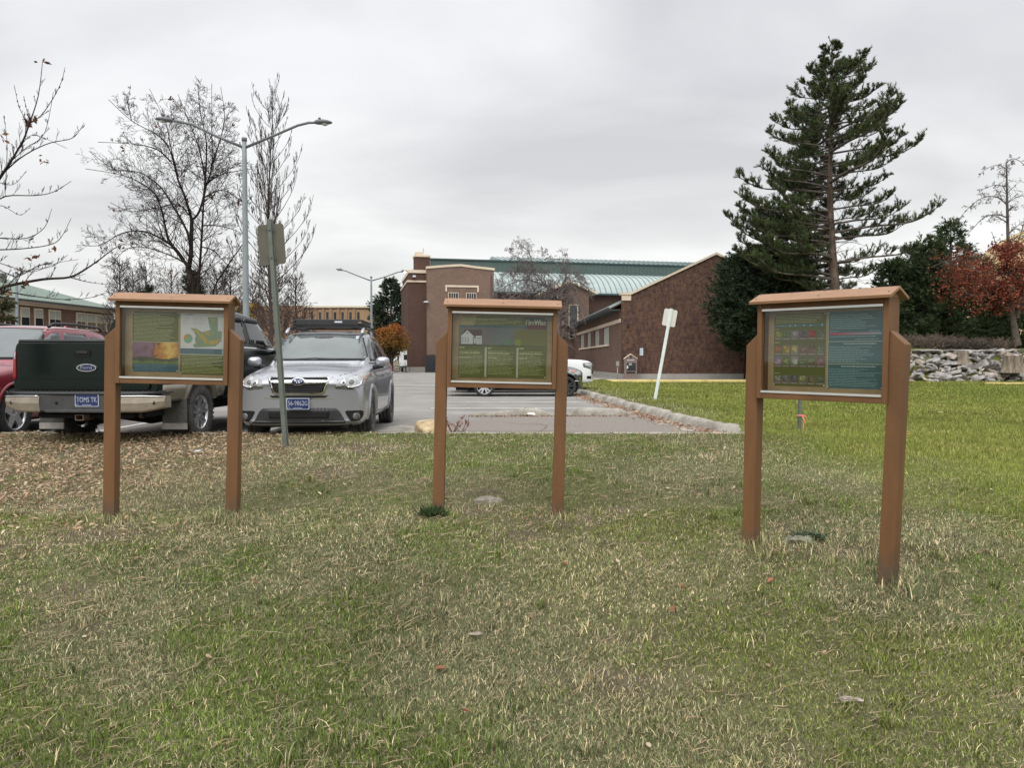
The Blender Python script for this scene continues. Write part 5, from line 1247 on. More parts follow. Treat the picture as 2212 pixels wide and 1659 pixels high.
for s_ in (-1, 1):
    for w_ in ([(1.80, 1.13), (2.52, 1.12), (2.52, 1.60), (2.32, 1.595), (2.08, 1.48)], [(2.64, 1.12), (3.40, 1.14), (3.36, 1.60), (2.64, 1.605)], [(3.52, 1.15), (4.15, 1.20), (4.0, 1.53), (3.48, 1.58)]): C.decal('side_window', w_, 's', M['glass'], .005, side=s_, step=.09)
    for pts in ([(1.62, 1.06), (1.58, .75), (1.6, .36), (2.56, .34), (2.58, 1.09)], [(2.6, .34), (3.3, .36), (3.46, .9), (3.46, 1.1)]): C.seam('door_gap', pts, 's', .010, side=s_)
    for y in (2.36, 3.26): C.decal('door_handle', [(y, .93), (y+.19, .93), (y+.19, .965), (y, .965)], 's', M['red'], .022, side=s_, step=.04)
    for y in (.98, 3.72): arch_lip(C, y, .38, .42, .03, s_, M['red'], 'wheel_arch', rc); wheel(rc, (s_*.83, y, .37), .37, .235, .25, s_, 'tyre', 'rim_silver', 5)
    mirror_housing(rc, (s_*1.04, 1.58, 1.16), s_, 1, 'red')
    MB().tube([(s_*.64, 2.35, 1.70), (s_*.635, 2.5, 1.755), (s_*.62, 3.2, 1.77), (s_*.61, 4.0, 1.745), (s_*.60, 4.1, 1.69)], [.03, .022, .022, .022, .03], 8).build('roof_rail', M['blackplastic'], rc)
    h = C.decal('headlight', [(s_*.55, .80), (s_*.60, .90), (s_*.84, .95), (s_*.88, .90), (s_*.86, .80)], 'f', M['lens'], .008, .04)
MB().prism([(3.9, 1.73), (4.0, 1.78), (4.06, 1.78), (4.08, 1.73)], -.02, .02, 'x').build('aerial_fin', M['red'], rc)
C.decal('grille', [(-.40, .70), (-.45, .90), (.45, .90), (.40, .70)], 'f', M['void'], .010, .05); C.decal('lower_intake', [(-.6, .28), (-.55, .46), (.55, .46), (.6, .28)], 'f', M['blackplastic'], .008, .06)
MB().bx(-.72, .72, .45, 4.3, .21, .34).build('underbody', M['void'], rc)

# ---------------------------------------------------------------- BLACK CROSSOVER side-on behind the middle board
def sideways(label, loc, rz, paintm, kind):
    e = empty('parked_car' if kind == 'suv' else 'pickup_truck', loc, rz, label, 'car' if kind == 'suv' else 'pickup truck', 'cars and trucks in the car park')
    return e
bc_ = sideways('black crossover parked side-on behind the middle notice board', (2.30, 25.35, 0), R(90), 'black_paint', 'suv')
# local front at y=0 pointing -y ; rz=90deg turns the nose toward +x
C = Car(bc_)
low = [(0, .80, .30, .72), (.05, .85, .25, .80), (.2, .89, .23, .88), (.6, .91, .22, .96), (1.1, .91, .22, 1.0), (1.6, .91, .22, 1.0), (3.4, .91, .22, 1.04), (4.2, .89, .26, 1.06), (4.5, .84, .34, 1.0)]
C.add(*subsurf(*loft([(y, section(w, a, b, crown=.04 if y < 1.4 else 0, sh=.85 if y < 1.2 else .93)) for y, w, a, b in low]), 2, lambda v: fdef(v, 4.5, .2)))
gh = [(1.1, .76, .70, .93, 1.0), (1.5, .84, .69, 1.0, 1.22), (1.9, .85, .67, 1.02, 1.47), (2.3, .85, .66, 1.03, 1.60), (3.0, .85, .65, 1.03, 1.64), (3.8, .84, .63, 1.05, 1.58), (4.2, .82, .62, 1.05, 1.42), (4.42, .78, .62, 1.0, 1.12)]
C.add(*subsurf(*loft([(y, ghsec(a, b, zb, zt)) for y, a, b, zb, zt in gh]), 2)); C.bvh()
finish_body(C, 'body', M['black_paint'], [(.58, .35, .37, .5), (3.18, .35, .39, .5)], bc_)
C.decal('windscreen', [(-.66, 1.06), (.66, 1.06), (.58, 1.50), (-.58, 1.50)], 'f', M['windscreen'], .006)
for s_ in (-1, 1):
    for w_ in ([(1.72, 1.08), (2.42, 1.08), (2.42, 1.52), (2.15, 1.49)], [(2.52, 1.08), (3.25, 1.1), (3.2, 1.53), (2.52, 1.54)], [(3.38, 1.12), (3.9, 1.18), (3.35, 1.5)]): C.decal('side_window', w_, 's', M['glass'], .005, side=s_, step=.09)
    for y in (.58, 3.18): wheel(bc_, (s_*.80, y, .325), .325, .22, .235, s_, 'tyre', 'rim_silver' if y > 1 else 'rim_black', 5, style=1)
    h = C.decal('headlight', [(s_*.48, .66), (s_*.52, .76), (s_*.80, .86), (s_*.86, .80), (s_*.82, .68)], 'f', M['lens'], .008, .04)
    C.decal('indicator', [(s_*.72, .80), (s_*.80, .85), (s_*.86, .80), (s_*.80, .77)], 'f', M['amber'], .012, .03, parent=h)
    C.decal('headlight', [(.28, .70), (.62, .86), (.70, .90), (.55, .78), (.34, .68)], 's', M['lens'], .007, side=s_, step=.05)
    C.seam('door_gap', [(1.55, 1.0), (1.52, .35), (2.45, .33), (2.46, 1.05)], 's', .010, side=s_)
    C.decal('sill_trim', [(1.4, .23), (3.1, .23), (3.1, .33), (1.4, .33)], 's', M['blackplastic'], .008, side=s_, step=.12)
    C.decal('bumper_trim', [(-.05, .48), (.40, .48), (.40, .505), (-.05, .505)], 's', M['chrome'], .008, side=s_, step=.05)
C.decal('grille', [(-.40, .50), (-.45, .74), (.45, .74), (.40, .50)], 'f', M['darkgrey'], .010, .05)
MB().bx(-.70, .70, .4, 4.1, .19, .34).build('underbody', M['void'], bc_)
# ---------------------------------------------------------------- WHITE PICKUP behind it
wt = sideways('white pickup truck whose nose shows past the right post of the middle notice board', (2.95, 28.4, 0), R(90), 'white_paint', 'truck')
C = Car(wt)
low = [(0, .90, .40, 1.0), (.04, .96, .36, 1.08), (.2, .985, .34, 1.16), (.8, 1.0, .34, 1.20), (1.5, 1.0, .34, 1.20), (3.6, 1.0, .34, 1.20), (3.7, 1.0, .36, 1.25), (5.1, 1.0, .38, 1.27), (5.25, .98, .42, 1.25)]
C.add(*subsurf(*loft([(y, bsec(w, a, b)) for y, w, a, b in low]), 2, lambda v: fdef(v, 5.3, .12, .02, 1.0)))
gh = [(1.45, .88, .80, 1.08, 1.16), (1.9, .92, .79, 1.15, 1.45), (2.3, .93, .78, 1.16, 1.75), (2.7, .93, .77, 1.17, 1.86), (3.3, .93, .77, 1.17, 1.87), (3.55, .92, .77, 1.17, 1.84), (3.65, .91, .77, 1.17, 1.70)]
C.add(*subsurf(*loft([(y, ghsec(a, b, zb, zt)) for y, a, b, zb, zt in gh]), 2)); C.bvh()
finish_body(C, 'body', M['white_paint'], [(.98, .42, .46, .5), (4.3, .42, .46, .5)], wt)
C.decal('windscreen', [(-.72, 1.24), (.72, 1.24), (.66, 1.74), (-.66, 1.74)], 'f', M['windscreen'], .006)
for s_ in (-1, 1):
    C.decal('side_window', [(1.95, 1.22), (2.75, 1.22), (2.75, 1.74), (2.45, 1.72)], 's', M['glass'], .005, side=s_, step=.09); C.decal('side_window', [(2.85, 1.22), (3.5, 1.22), (3.48, 1.74), (2.85, 1.75)], 's', M['glass'], .005, side=s_, step=.09)
    for y in (.98, 4.3): wheel(wt, (s_*.86, y, .38), .38, .25, .25, s_, 'tyre', 'rim_silver', 6)
    h = C.decal('headlight', [(s_*.62, .80), (s_*.62, 1.02), (s_*.93, 1.05), (s_*.93, .82)], 'f', M['lens'], .010, .05); C.decal('headlight', [(.10, .84), (.40, .92), (.44, 1.06), (.12, 1.08)], 's', M['lens_dark'], .009, side=s_, step=.05); C.decal('headlight_reflector', [(.16, .90), (.34, .95), (.36, 1.03), (.18, 1.04)], 's', M['lens'], .014, side=s_, step=.05); C.decal('grille_edge', [(.045, .66), (.09, .66), (.09, 1.08), (.045, 1.08)], 's', M['void'], .009, side=s_, step=.05)
    C.decal('fog_lamp', [(.12, .50), (.28, .50), (.28, .60), (.12, .60)], 's', M['void'], .008, side=s_, step=.05)
C.decal('grille', [(-.58, .70), (-.58, 1.04), (.58, 1.04), (.58, .70)], 'f', M['void'], .010, .06)
MB().bx(-.75, .75, .4, 4.9, .30, .5).build('underbody', M['void'], wt)
# ================================================================ BUILDINGS
M['brick_gable'] = brickmat('mottled_brick', srgb(96, 72, 58), srgb(64, 51, 49), srgb(104, 88, 82), .22, .075, .010, .16, .9, mott=(.5, (.70, .66, .74), (1.28, 1.16, .98), 3.0))
M['brick'] = brickmat('red_brown_brick', srgb(108, 83, 71), srgb(90, 68, 59), srgb(116, 100, 90), .22, .075, .012, .16, .6, mott=(1, (.74, .74, .76), (1.24, 1.22, 1.22), 1))
M['brick_light'] = brickmat('pale_red_brick', srgb(126, 101, 88), srgb(104, 82, 72), srgb(130, 114, 102), .22, .075, .012, .14, .5, mott=(1, (.76, .76, .78), (1.22, 1.2, 1.2), 1))
M['brick_dark'] = brickmat('dark_brick', srgb(88, 63, 56), srgb(74, 53, 48), srgb(92, 76, 68), .22, .075, .012, .16, .5)
M['tanbrick'] = brickmat('tan_brick', srgb(150, 120, 98), srgb(138, 110, 90), srgb(150, 124, 106), .4, .2, .02, .10, .15)
M['tanpanel'] = mat('tan_panel', srgb(156, 130, 100), .85, var=.10, vscale=.5)
M['roofgreen'] = mat('green_metal_roof', srgb(148, 160, 158), .45, var=.07, vscale=.4)
M['seamgreen'] = mat('roof_seam_green', srgb(96, 114, 111), .5)
M['roofgreen_dark'] = mat('green_metal_cladding', srgb(74, 91, 87), .5, var=.08, vscale=.4)
M['roofedge'] = mat('dark_teal_edge', srgb(52, 76, 78), .6)
M['basecon'] = mat('foundation_concrete', srgb(150, 146, 140), .9, var=.12, vscale=1.2)
M['boarded'] = mat('boarded_window_panel', srgb(160, 162, 156), .6, var=.10, vscale=.8)
M['darkwin'] = mat('building_glass', (.02, .024, .028), .1, spec=.7)
M['shade'] = mat('roller_blind', srgb(150, 152, 140), .7)
M['soffit'] = mat('dark_soffit', srgb(58, 66, 66), .8)
class Local:
    def __init__(s, name, loc, rz, label, cat='building'):
        s.root = empty(name, loc, rz, label, cat)
    def part(s, name, m, parent=None, bev=0):
        mb = MB(); mb._n = name; mb._m = m; mb._p = parent or s.root; return mb
def done(mb, bev=0):
    o = mb.build(mb._n, mb._m, mb._p)
    if bev: bevel(o, bev)
    return o
gy_ = Local('gymnasium_building', (-8.59, 78, 0), R(12), 'large red brick gymnasium with green metal roofs across the car park')
def seams(mb, prof, s0, s1, step, h=.06, w=.05):
    """standing ribs following a (t,z) profile"""
    n = int((s1-s0)/step)
    for i in range(n+1):
        s = s0+i*step; vs = []; fs = []
        for j, (t, z) in enumerate(prof):
            a = prof[max(0, j-1)]; b = prof[min(len(prof)-1, j+1)]; d = Vector((b[0]-a[0], b[1]-a[1])).normalized(); nn = Vector((-d.y, d.x))
            if nn.y < 0: nn = -nn
            vs += [(s-w/2, t+nn.x*.002, z+nn.y*.002), (s-w/2, t+nn.x*h, z+nn.y*h), (s+w/2, t+nn.x*h, z+nn.y*h), (s+w/2, t+nn.x*.002, z+nn.y*.002)]
        for j in range(len(prof)-1):
            a = j*4
            for k in range(3): fs.append((a+k, a+k+1, a+k+5, a+k+4))
        mb.add(vs, fs, 1)
L_ = gy_
b = L_.part('wall', M['brick_light']); b.prism([(0, .53), (6.87, .53), (6.87, 10.45), (4.9, 10.62), (3.45, 10.78), (1.9, 10.66), (0, 10.45)], 0, 12, 'y'); w_front = done(b)
b = L_.part('coping', M['cream'], w_front)
for (x0, z0), (x1, z1) in zip([(-.08, 10.45), (1.9, 10.66), (3.45, 10.78), (4.9, 10.62)], [(1.9, 10.66), (3.45, 10.78), (4.9, 10.62), (6.95, 10.45)]):
    b.prism([(x0, z0+.003), (x1, z1+.003), (x1, z1+.24), (x0, z0+.24)], -.09, .35, 'y')
done(b)
b = L_.part('foundation', M['basecon']); b.bx(-1.9, 6.95, -.06, 11, -.15, .525); done(b)
b = L_.part('wall', M['brick_dark']); b.bx(-1.70, -.003, .9, 11, .53, 10.1); b.bx(-1.86, -.003, .8, 11.1, .53, 9.15); wd = done(b)
b = L_.part('coping', M['cream'], wd); b.bx(-1.78, -.005, .80, 11.2, 10.105, 10.42); done(b)
b = L_.part('coping', M['cream'], wd); b.bx(-1.95, -.005, .70, 11.2, 9.155, 9.34); done(b)
b = L_.part('chimney', M['brick_dark']); b.bx(-.95, .62, 3.2, 4.9, 10.6, 12.05); ch = done(b)
b = L_.part('chimney_cap', M['cream'], ch); b.bx(-1.03, .70, 3.1, 5.0, 12.055, 12.28); b.bx(-.85, .0, 3.4, 4.6, 12.285, 12.62); done(b, .03)
b = L_.part('aerial', M['darkgrey'], ch); b.tube([(0.02, 4, 12.2), (.02, 4, 13.1)], .025, 5); done(b)
b = L_.part('window_surround', M['cream']); b.bx(1.86, 5.30, -.07, -.003, 8.66, 8.86); b.bx(1.86, 2.02, -.07, -.003, 8.20, 8.655); b.bx(5.14, 5.30, -.07, -.003, 8.20, 8.655); done(b)
for x0 in (2.15, 4.0):
    b = L_.part('window', M['cream']); b.bx(x0, x0+1.05, -.02, .0, 6.6, 8.12); wn = done(b)
    b = L_.part('pane', M['darkwin'], wn); b.bx(x0+.06, x0+.99, -.035, -.021, 7.5, 8.06); done(b)
    b = L_.part('blind', M['shade'], wn); b.bx(x0+.06, x0+.99, -.034, -.021, 6.66, 7.48); done(b)
    for k in range(1, 4): b = L_.part('glazing_bar', M['cream'], wn); b.bx(x0+.06+.2325*k-.02, x0+.06+.2325*k+.02, -.05, -.036, 6.66, 8.06); done(b)
    b = L_.part('glazing_bar', M['cream'], wn); b.bx(x0+.06, x0+.99, -.052, -.037, 7.46, 7.52); done(b)
b = L_.part('wall_lamp', M['platewhite']); b.prism([(-.28, .0), (.28, .0), (.14, .12), (-.14, .12)], -.5, -.05, 'y', M=Matrix.Translation((-.15, .0, 7.05))); done(b)
b = L_.part('wall_lamp', M['platewhite']); b.prism([(-.2, .0), (.2, .0), (.1, .16), (-.1, .16)], .3, .7, 'y', M=Matrix.Translation((-1.25, .0, 9.65))); done(b)
b = L_.part('downpipe', M['brick_dark']); b.tube([(6.6, -.08, .6), (6.6, -.08, 10)], .06, 8); done(b)
# hall: lower wall, barrel roof, clerestory, upper roof
b = L_.part('hall_wall', M['brick_dark']); b.bx(6.873, 46, 2.0, 26, .0, 8.38); done(b)
b = L_.part('wall_band', M['cream']); b.bx(22.5, 30, 1.88, 1.99, 6.05, 6.25); done(b)
bar = [(1.35, 8.40), (1.45, 8.62), (1.9, 9.15), (2.7, 9.82), (3.8, 10.4), (5.2, 10.84), (6.6, 11.08), (8.0, 11.16)]
b = L_.part('barrel_roof', [M['roofgreen'], M['seamgreen']])
vs = [(s, t, z) for s in (6.9, 46) for t, z in bar]; n = len(bar)
b.add(vs+[(6.9, 8.0, 8.4), (46, 8.0, 8.4)], [(i, i+1, n+i+1, n+i) for i in range(n-1)]+[tuple(list(range(n))+[2*n])], smooth=False)
seams(b, bar, 7.1, 46, .62, .05, .07); br = done(b)
b = L_.part('gutter', M['roofedge'], br); b.bx(6.9, 46, 1.2, 1.40, 8.26, 8.42); done(b)
b = L_.part('clerestory', M['roofgreen_dark']); b.bx(1.2, 44, 8.0, 24, 10.3, 12.44)
for k in range(85): b.bx(1.3+k*.5, 1.34+k*.5, 7.97, 7.999, 11.1, 12.43)
done(b)
b = L_.part('roof_edge', M['roofedge']); b.bx(1.1, 44.2, 7.86, 24.1, 12.445, 12.60); done(b)
b = L_.part('upper_roof', [M['roofgreen'], M['seamgreen']]); up = [(7.9, 12.61), (13.2, 13.66)]
b.add([(9.0, 7.9, 12.605), (44, 7.9, 12.605), (44, 13.2, 13.66), (9.0, 13.2, 13.66), (9.0, 18.5, 12.605), (44, 18.5, 12.605)], [(0, 1, 2, 3), (3, 2, 5, 4), (0, 3, 4), (1, 5, 2)]); seams(b, up, 9.1, 43.8, .62, .06, .08); done(b)
# gabled stair projection
b = L_.part('projection_wall', M['brick']); b.prism([(12.1, 0), (16.3, 0), (16.3, 8.15), (14.2, 9.0), (12.1, 8.2)], -2.5, 1.99, 'y'); pw = done(b)
b = L_.part('projection_roof', M['cream'], pw)
b.prism([(11.6, 8.0), (14.2, 9.12), (14.2, 9.30), (11.6, 8.18)], -2.9, 1.95, 'y'); b.prism([(14.203, 9.12), (17.1, 7.95), (17.1, 8.13), (14.203, 9.30)], -2.9, 1.95, 'y'); done(b)
b = L_.part('window', M['cream'], pw); b.bx(14.15, 15.15, -2.56, -2.503, 3.4, 6.9); done(b)
b = L_.part('pane', M['darkwin'], pw); b.bx(14.22, 15.05, -2.575, -2.561, 3.5, 6.8); done(b)
# front wing with the mottled gable (its own axes)
inv = Matrix.Translation(Vector((-8.59, 78, 0))) @ Matrix.Rotation(R(12), 4, 'Z'); inv = inv.inverted()
def wpart(name, m, parent=None):
    mb = MB(); mb._n = name; mb._m = m; mb._p = parent or gy_.root; return mb
wing = bpy.data.objects.new('wing_wall', None)
def wdone(mb, bev=0):
    mb.v = [tuple(v) for v in mb.v]; o = mb.build(mb._n, mb._m, mb._p); 
    if mb._p == gy_.root: o.matrix_local = inv
    if bev: bevel(o, bev)
    return o
gp = [(7.0, .33), (18.85, .33), (18.85, 5.34), (18.3, 5.34), (12.95, 7.88), (7.55, 5.34), (7.0, 5.34)]
b = wpart('gable_wall', M['brick_gable']); b.prism(gp, 49, 49.5, 'y'); gw = wdone(b)
b = wpart('coping', M['cream'], gw); cz = .003
for (x0, z0), (x1, z1) in zip([(6.9, 5.34), (7.55, 5.34), (12.95, 7.88), (18.3, 5.34)], [(7.55, 5.34), (12.95, 7.88), (18.3, 5.34), (18.95, 5.34)]): b.prism([(x0, z0+cz), (x1, z1+cz), (x1, z1+.15), (x0, z0+.15)], 48.9, 49.6, 'y')
wdone(b)
b = wpart('corner_block', M['cream'], gw); b.bx(6.96, 7.56, 48.95, 48.997, 4.98, 5.335); wdone(b)
b = wpart('foundation', M['basecon']); b.bx(6.93, 18.9, 48.93, 50, -.15, .326); wdone(b)
def wx(y): return 7.0-.0247*(y-49)
def sidebox(mb, y0, y1, a, c, z0, z1):
    """box along the left wall; a,c offsets from the wall plane (negative = outside)"""
    vs = [(wx(y)+o, y, z) for y in (y0, y1) for o in (a, c) for z in (z0, z1)]
    mb.add(vs, [(0, 1, 3, 2), (4, 6, 7, 5), (0, 4, 5, 1), (2, 3, 7, 6), (0, 2, 6, 4), (1, 5, 7, 3)])
b = wpart('side_wall', M['brick']); sidebox(b, 49.503, 82, 0, 4, .33, 2.33); sidebox(b, 49.503, 82, 0, 4, 3.60, 4.45)
cuts = [49.503, 54.6, 57.7, 59.6, 62.6, 64.75, 67.6, 69.6, 72.8, 82]
for i in range(0, 10, 2): sidebox(b, cuts[i], cuts[i+1], 0.0, 4, 2.331, 3.599)
sw = wdone(b)
for i in range(1, 9, 2):
    b = wpart('boarded_window', M['boarded'], sw); sidebox(b, cuts[i]+.01, cuts[i+1]-.01, .10, .2, 2.335, 3.595); wdone(b)
b = wpart('foundation', M['basecon']); sidebox(b, 49.6, 82, -.06, .2, -.15, .326); wdone(b)
b = wpart('lintel_band', M['cream'], sw); sidebox(b, 49.51, 82, -.05, -.002, 3.62, 3.86); wdone(b)
b = wpart('sill', M['cream'], sw); sidebox(b, 54.4, 73, -.08, -.002, 2.20, 2.33); wdone(b)
def slope(mb, y0, y1, a, za, c, zc, th):
    vs = [(wx(y)+o, y, z+d) for y in (y0, y1) for o, z in ((a, za), (c, zc)) for d in (0, th)]
    mb.add(vs, [(0, 1, 3, 2), (4, 6, 7, 5), (0, 4, 5, 1), (2, 3, 7, 6), (0, 2, 6, 4), (1, 5, 7, 3)])
b = wpart('wing_roof', M['roofgreen']); slope(b, 49.51, 82, -.75, 4.50, 1.0, 5.35, .10)
for k in range(52): y = 49.7+k*.62; slope(b, y, y+.06, -.75, 4.60, 1.0, 5.45, .05)
wr = wdone(b)
b = wpart('gutter', M['roofedge'], wr); sidebox(b, 49.51, 82, -.84, -.76, 4.48, 4.60); wdone(b)
b = wpart('soffit', M['soffit'], wr); slope(b, 49.51, 82, -.74, 4.36, -.003, 4.40, .08); wdone(b)
b = wpart('gable_roof', M['roofgreen']); b.prism([(7.6, 5.1), (12.95, 7.7), (18.3, 5.1)], 49.51, 84, 'y'); wdone(b)
b = wpart('wall_lamp', M['blackplastic']); b.bx(7.30, 7.44, 48.80, 48.99, 3.34, 3.55); wdone(b)
b = wpart('wall_sign', M['platewhite']); b.bx(8.13, 8.34, 48.97, 48.99, 1.49, 1.95); wsn = wdone(b)
b = wpart('lettering', M['darkgrey'], wsn)
for k in range(7): b.bx(8.155, 8.155+random.uniform(.09, .16), 48.965, 48.9695, 1.54+k*.055, 1.555+k*.055)
wdone(b)
b = wpart('utility_box', M['basecon']); b.bx(6.60, 6.78, 48.70, 48.85, .82, 1.12); b.tube([(6.69, 48.78, -.1), (6.69, 48.78, .82)], .035, 6); wdone(b)
b = wpart('downpipe', M['brick_dark']); b.tube([(14.78, 48.93, .0), (14.78, 48.93, 6.9)], .05, 8); wdone(b)
# pedestal sign with gabled top
ps = empty('information_pedestal', (7.42, 48.2, 0), 0, 'grey pedestal sign with a pointed top in front of the mottled brick gable', 'sign')
MB().prism([(-.39, -.05), (.39, -.05), (.39, 1.28), (.26, 1.30), (0, 1.56), (-.26, 1.30), (-.39, 1.28)], -.12, .12, 'y').build('pillar', mat('pedestal_stone', srgb(122, 106, 100), .85, var=.1), ps)
MB().bx(-.26, .30, -.145, -.122, .54, 1.02).build('display_screen', M['darkwin'], ps)
MB().bx(-.25, -.17, -.158, -.147, .66, .84).build('notice', M['platewhite'], ps); MB().bx(-.13, .06, -.158, -.147, .86, 1.00).build('notice', M['shade'], ps)
MB().bx(-.27, .27, -.140, -.122, .36, .46).build('name_plate', M['darkwin'], ps)
for k in range(6): MB().bx(-.22+k*.076, -.165+k*.076, -.130, -.121, 1.17, 1.215).build('letter', M['platewhite'], ps)
MB().prism([(-.06, 1.33), (.06, 1.33), (.06, 1.42), (0, 1.48), (-.06, 1.42)], -.14, -.122, 'y').build('emblem', M['darkwin'], ps)
b = MB(); 
for sx in (-1, 1): b.prism([(0, 1.60), (sx*.42, 1.30), (sx*.42, 1.25), (0, 1.54)], -.15, .15, 'y')
b.build('cap', M['cream'], ps)
# ---------------------------------------------------------------- tan block far behind
tb = Local('flat_roofed_building', (-36, 110, 0), 0, 'long flat-roofed tan building with slit windows behind the silver car')
b = tb.part('wall', M['tanbrick']); b.bx(-2, 6.3, 0, 14, 0, 9.05); done(b)
b = tb.part('wall', M['tanpanel']); b.bx(6.35, 16.3, .3, 14, 0, 8.75); tw = done(b)
b = tb.part('parapet', M['cream'], tw); b.bx(6.31, 16.5, .1, 14.2, 8.755, 9.0); done(b)
b = tb.part('parapet', M['brick_dark'], tw); b.bx(6.33, 16.4, .18, 14, 8.62, 8.75); done(b)
for v in (673.6, 690.9, 707, 723.5, 739.8, 757, 774):
    x = (v-1106)/F*110+36
    b = tb.part('window', M['darkwin'], tw); b.bx(x-.16, x+.16, .24, .297, 6.9, 8.15); done(b)
    b = tb.part('pilaster', M['tanbrick'], tw); b.bx(x-.75, x-.40, .12, .295, 4, 8.6); done(b)
    b = tb.part('spandrel', M['tanbrick'], tw); b.bx(x-.18, x+.18, .2, .296, 4.0, 6.88); done(b)
# ---------------------------------------------------------------- green-roofed school building at the left
ang = math.atan2(50-73.5, -40.3+38.0)
lb = Local('school_building', (-38.0, 73.5, 0), ang, 'red brick building with a green hipped roof and cream windows at the left edge')
# local x runs toward the camera along the facade, local +y points away from the street (into +x world) so the body is at -y
LEN = 26; 
b = lb.part('wall', M['brick']); b.bx(0, LEN, -12, 0, -.1, 5.95); lw = done(b)
b = lb.part('hip_roof', mat('green_shingle_roof', srgb(108, 122, 112), .8, var=.12, vscale=.8)); o_ = .7
b.add([(-o_, o_, 6.0), (LEN+o_, o_, 6.0), (LEN+o_, -12-o_, 6.0), (-o_, -12-o_, 6.0), (6.0, -6, 8.35), (LEN-6, -6, 8.35)], [(0, 1, 5, 4), (1, 2, 5), (2, 3, 4, 5), (3, 0, 4)]); hr = done(b)
b = lb.part('eave', M['cream'], hr); b.bx(-o_, LEN+o_, -12-o_, o_, 5.80, 5.995); done(b)
b = lb.part('gutter', M['darkgrey'], hr); b.bx(-o_-.08, LEN+o_, o_+.003, o_+.10, 5.86, 6.05); done(b)
b = lb.part('chimney', M['brick']); b.bx(11, 12.4, -7, -5.8, 7.9, 9.1); done(b)
b = lb.part('roof_vent', M['galv']); b.bx(8, 8.6, -5, -4.4, 7.6, 8.6); done(b)
b = lb.part('frieze', M['cream'], lw); b.bx(0, LEN, .003, .06, 5.62, 5.79); done(b)
def fy(v): return 73.5-39*1662/(1106-v)*1.0
for i, (v0, v1, npn) in enumerate([(154, 171, 2), (173, 190, 2), (191, 207, 2), (209, 224, 2), (103, 125, 2), (76, 92, 1), (50, 67, 1), (20, 40, 2), (-8, 8, 2)]):
    s0, s1 = sorted((fy(v0)*1.005, fy(v1)*1.005))
    b = lb.part('window', M['cream'], lw); b.bx(s0, s1, .003, .09, 3.9, 5.45); wn = done(b)
    k = max(1, npn); wdt = (s1-s0-.1)/k
    for j in range(k):
        b = lb.part('pane', M['darkwin'], wn); b.bx(s0+.07+j*wdt, s0+.03+(j+1)*wdt-.03, .092, .11, 4.0, 4.65); done(b)
        b = lb.part('blind', M['shade'], wn); b.bx(s0+.07+j*wdt, s0+.03+(j+1)*wdt-.03, .092, .108, 4.72, 5.35); done(b)
    b = lb.part('window', M['cream'], lw); b.bx(s0, s1, .003, .09, .9, 2.6); w2 = done(b)
    b = lb.part('pane', M['darkwin'], w2); b.bx(s0+.08, s1-.08, .092, .11, 1.0, 2.5); done(b)
# ---------------------------------------------------------------- fenced bin enclosure, trailer, bicycle
en = empty('bin_enclosure', (-7.85, 75.6, 0), R(6), 'black mesh bin enclosure at the foot of the brick tower', 'enclosure')
b = MB()
for x in (-.65, 0, .65):
    for y in (0, 1.3): b.box((x, y, .86), (.07, .07, 1.76))
MBs = b.build('frame', M['blackplastic'], en)
meshm = mat('black_mesh', (.02, .02, .022), .6)
b = MB()
for k in range(19): b.bx(-.62+k*.069, -.62+k*.069+.018, .0, .012, .08, 1.68)
for k in range(14): b.bx(-.62, .62, -.014, -.002, .1+k*.12, .118+k*.12)
b.bx(-.66, .66, -.03, .03, 1.70, 1.76); b.bx(-.66, .66, -.03, .03, .02, .07); b.build('mesh_panel', meshm, en)
b = MB(); b.bx(-.66, .66, 1.25, 1.28, .0, 1.7); b.build('back_panel', meshm, en)
bn = empty('bin', (-7.55, 76.2, 0), R(6), 'blue wheeled bin inside the black enclosure', 'bin')
b = MB(); b.prism([(-.24, .06), (.24, .06), (.30, .92), (-.30, .92)], -.28, .28, 'y'); bevel(b.build('bin_body', mat('blue_plastic', srgb(42, 62, 110), .5), bn), .02)
b = MB(); b.prism([(-.32, .925), (.32, .925), (.30, 1.0), (-.30, 1.0)], -.33, .32, 'y'); b.build('lid', mat('blue_lid', srgb(36, 54, 100), .5), bn)
tr = empty('trailer', (-10.75, 80, 0), 0, 'small white trailer parked under the orange tree', 'trailer')
b = MB(); b.prism([(-.95, .55), (.95, .55), (1.0, 1.3), (.85, 2.1), (.6, 2.25), (-.6, 2.25), (-.85, 2.1), (-1.0, 1.3)], 0, 3.2, 'y'); bevel(b.build('shell', M['white_paint'], tr), .05)
MB().bx(-.5, .5, -.01, -.003, 1.25, 1.8).build('window', M['darkwin'], tr); MB().bx(-.9, .9, -.05, -.003, .45, .62).build('bumper', M['darkgrey'], tr)
for s_ in (-1, 1): wheel(tr, (s_*.9, 1.7, .32), .32, .2, .2, s_)
bk = empty('bicycle', (-11.1, 77.2, 0), 0, 'bicycle leaning by the trailer left of the brick tower', 'bicycle')
for x in (-.5, .5):
    b = MB(); b.tube([(x+.33*math.cos(a*math.pi/12), 0, .34+.33*math.sin(a*math.pi/12)) for a in range(25)], .022, 5, cap=False)
    wb_ = b.build('wheel', M['tyre'], bk)
    for a in range(6): MB().tube([(x, 0, .34), (x+.31*math.cos(a*math.pi/3), 0, .34+.31*math.sin(a*math.pi/3))], .006, 3).build('spoke', M['galv'], wb_)
MB().tube([(-.5, 0, .34), (-.12, 0, .32), (.38, 0, .82), (-.2, 0, .80), (-.12, 0, .32), (-.2, 0, .80), (-.5, 0, .34)], .02, 6).build('frame', M['galv'], bk)
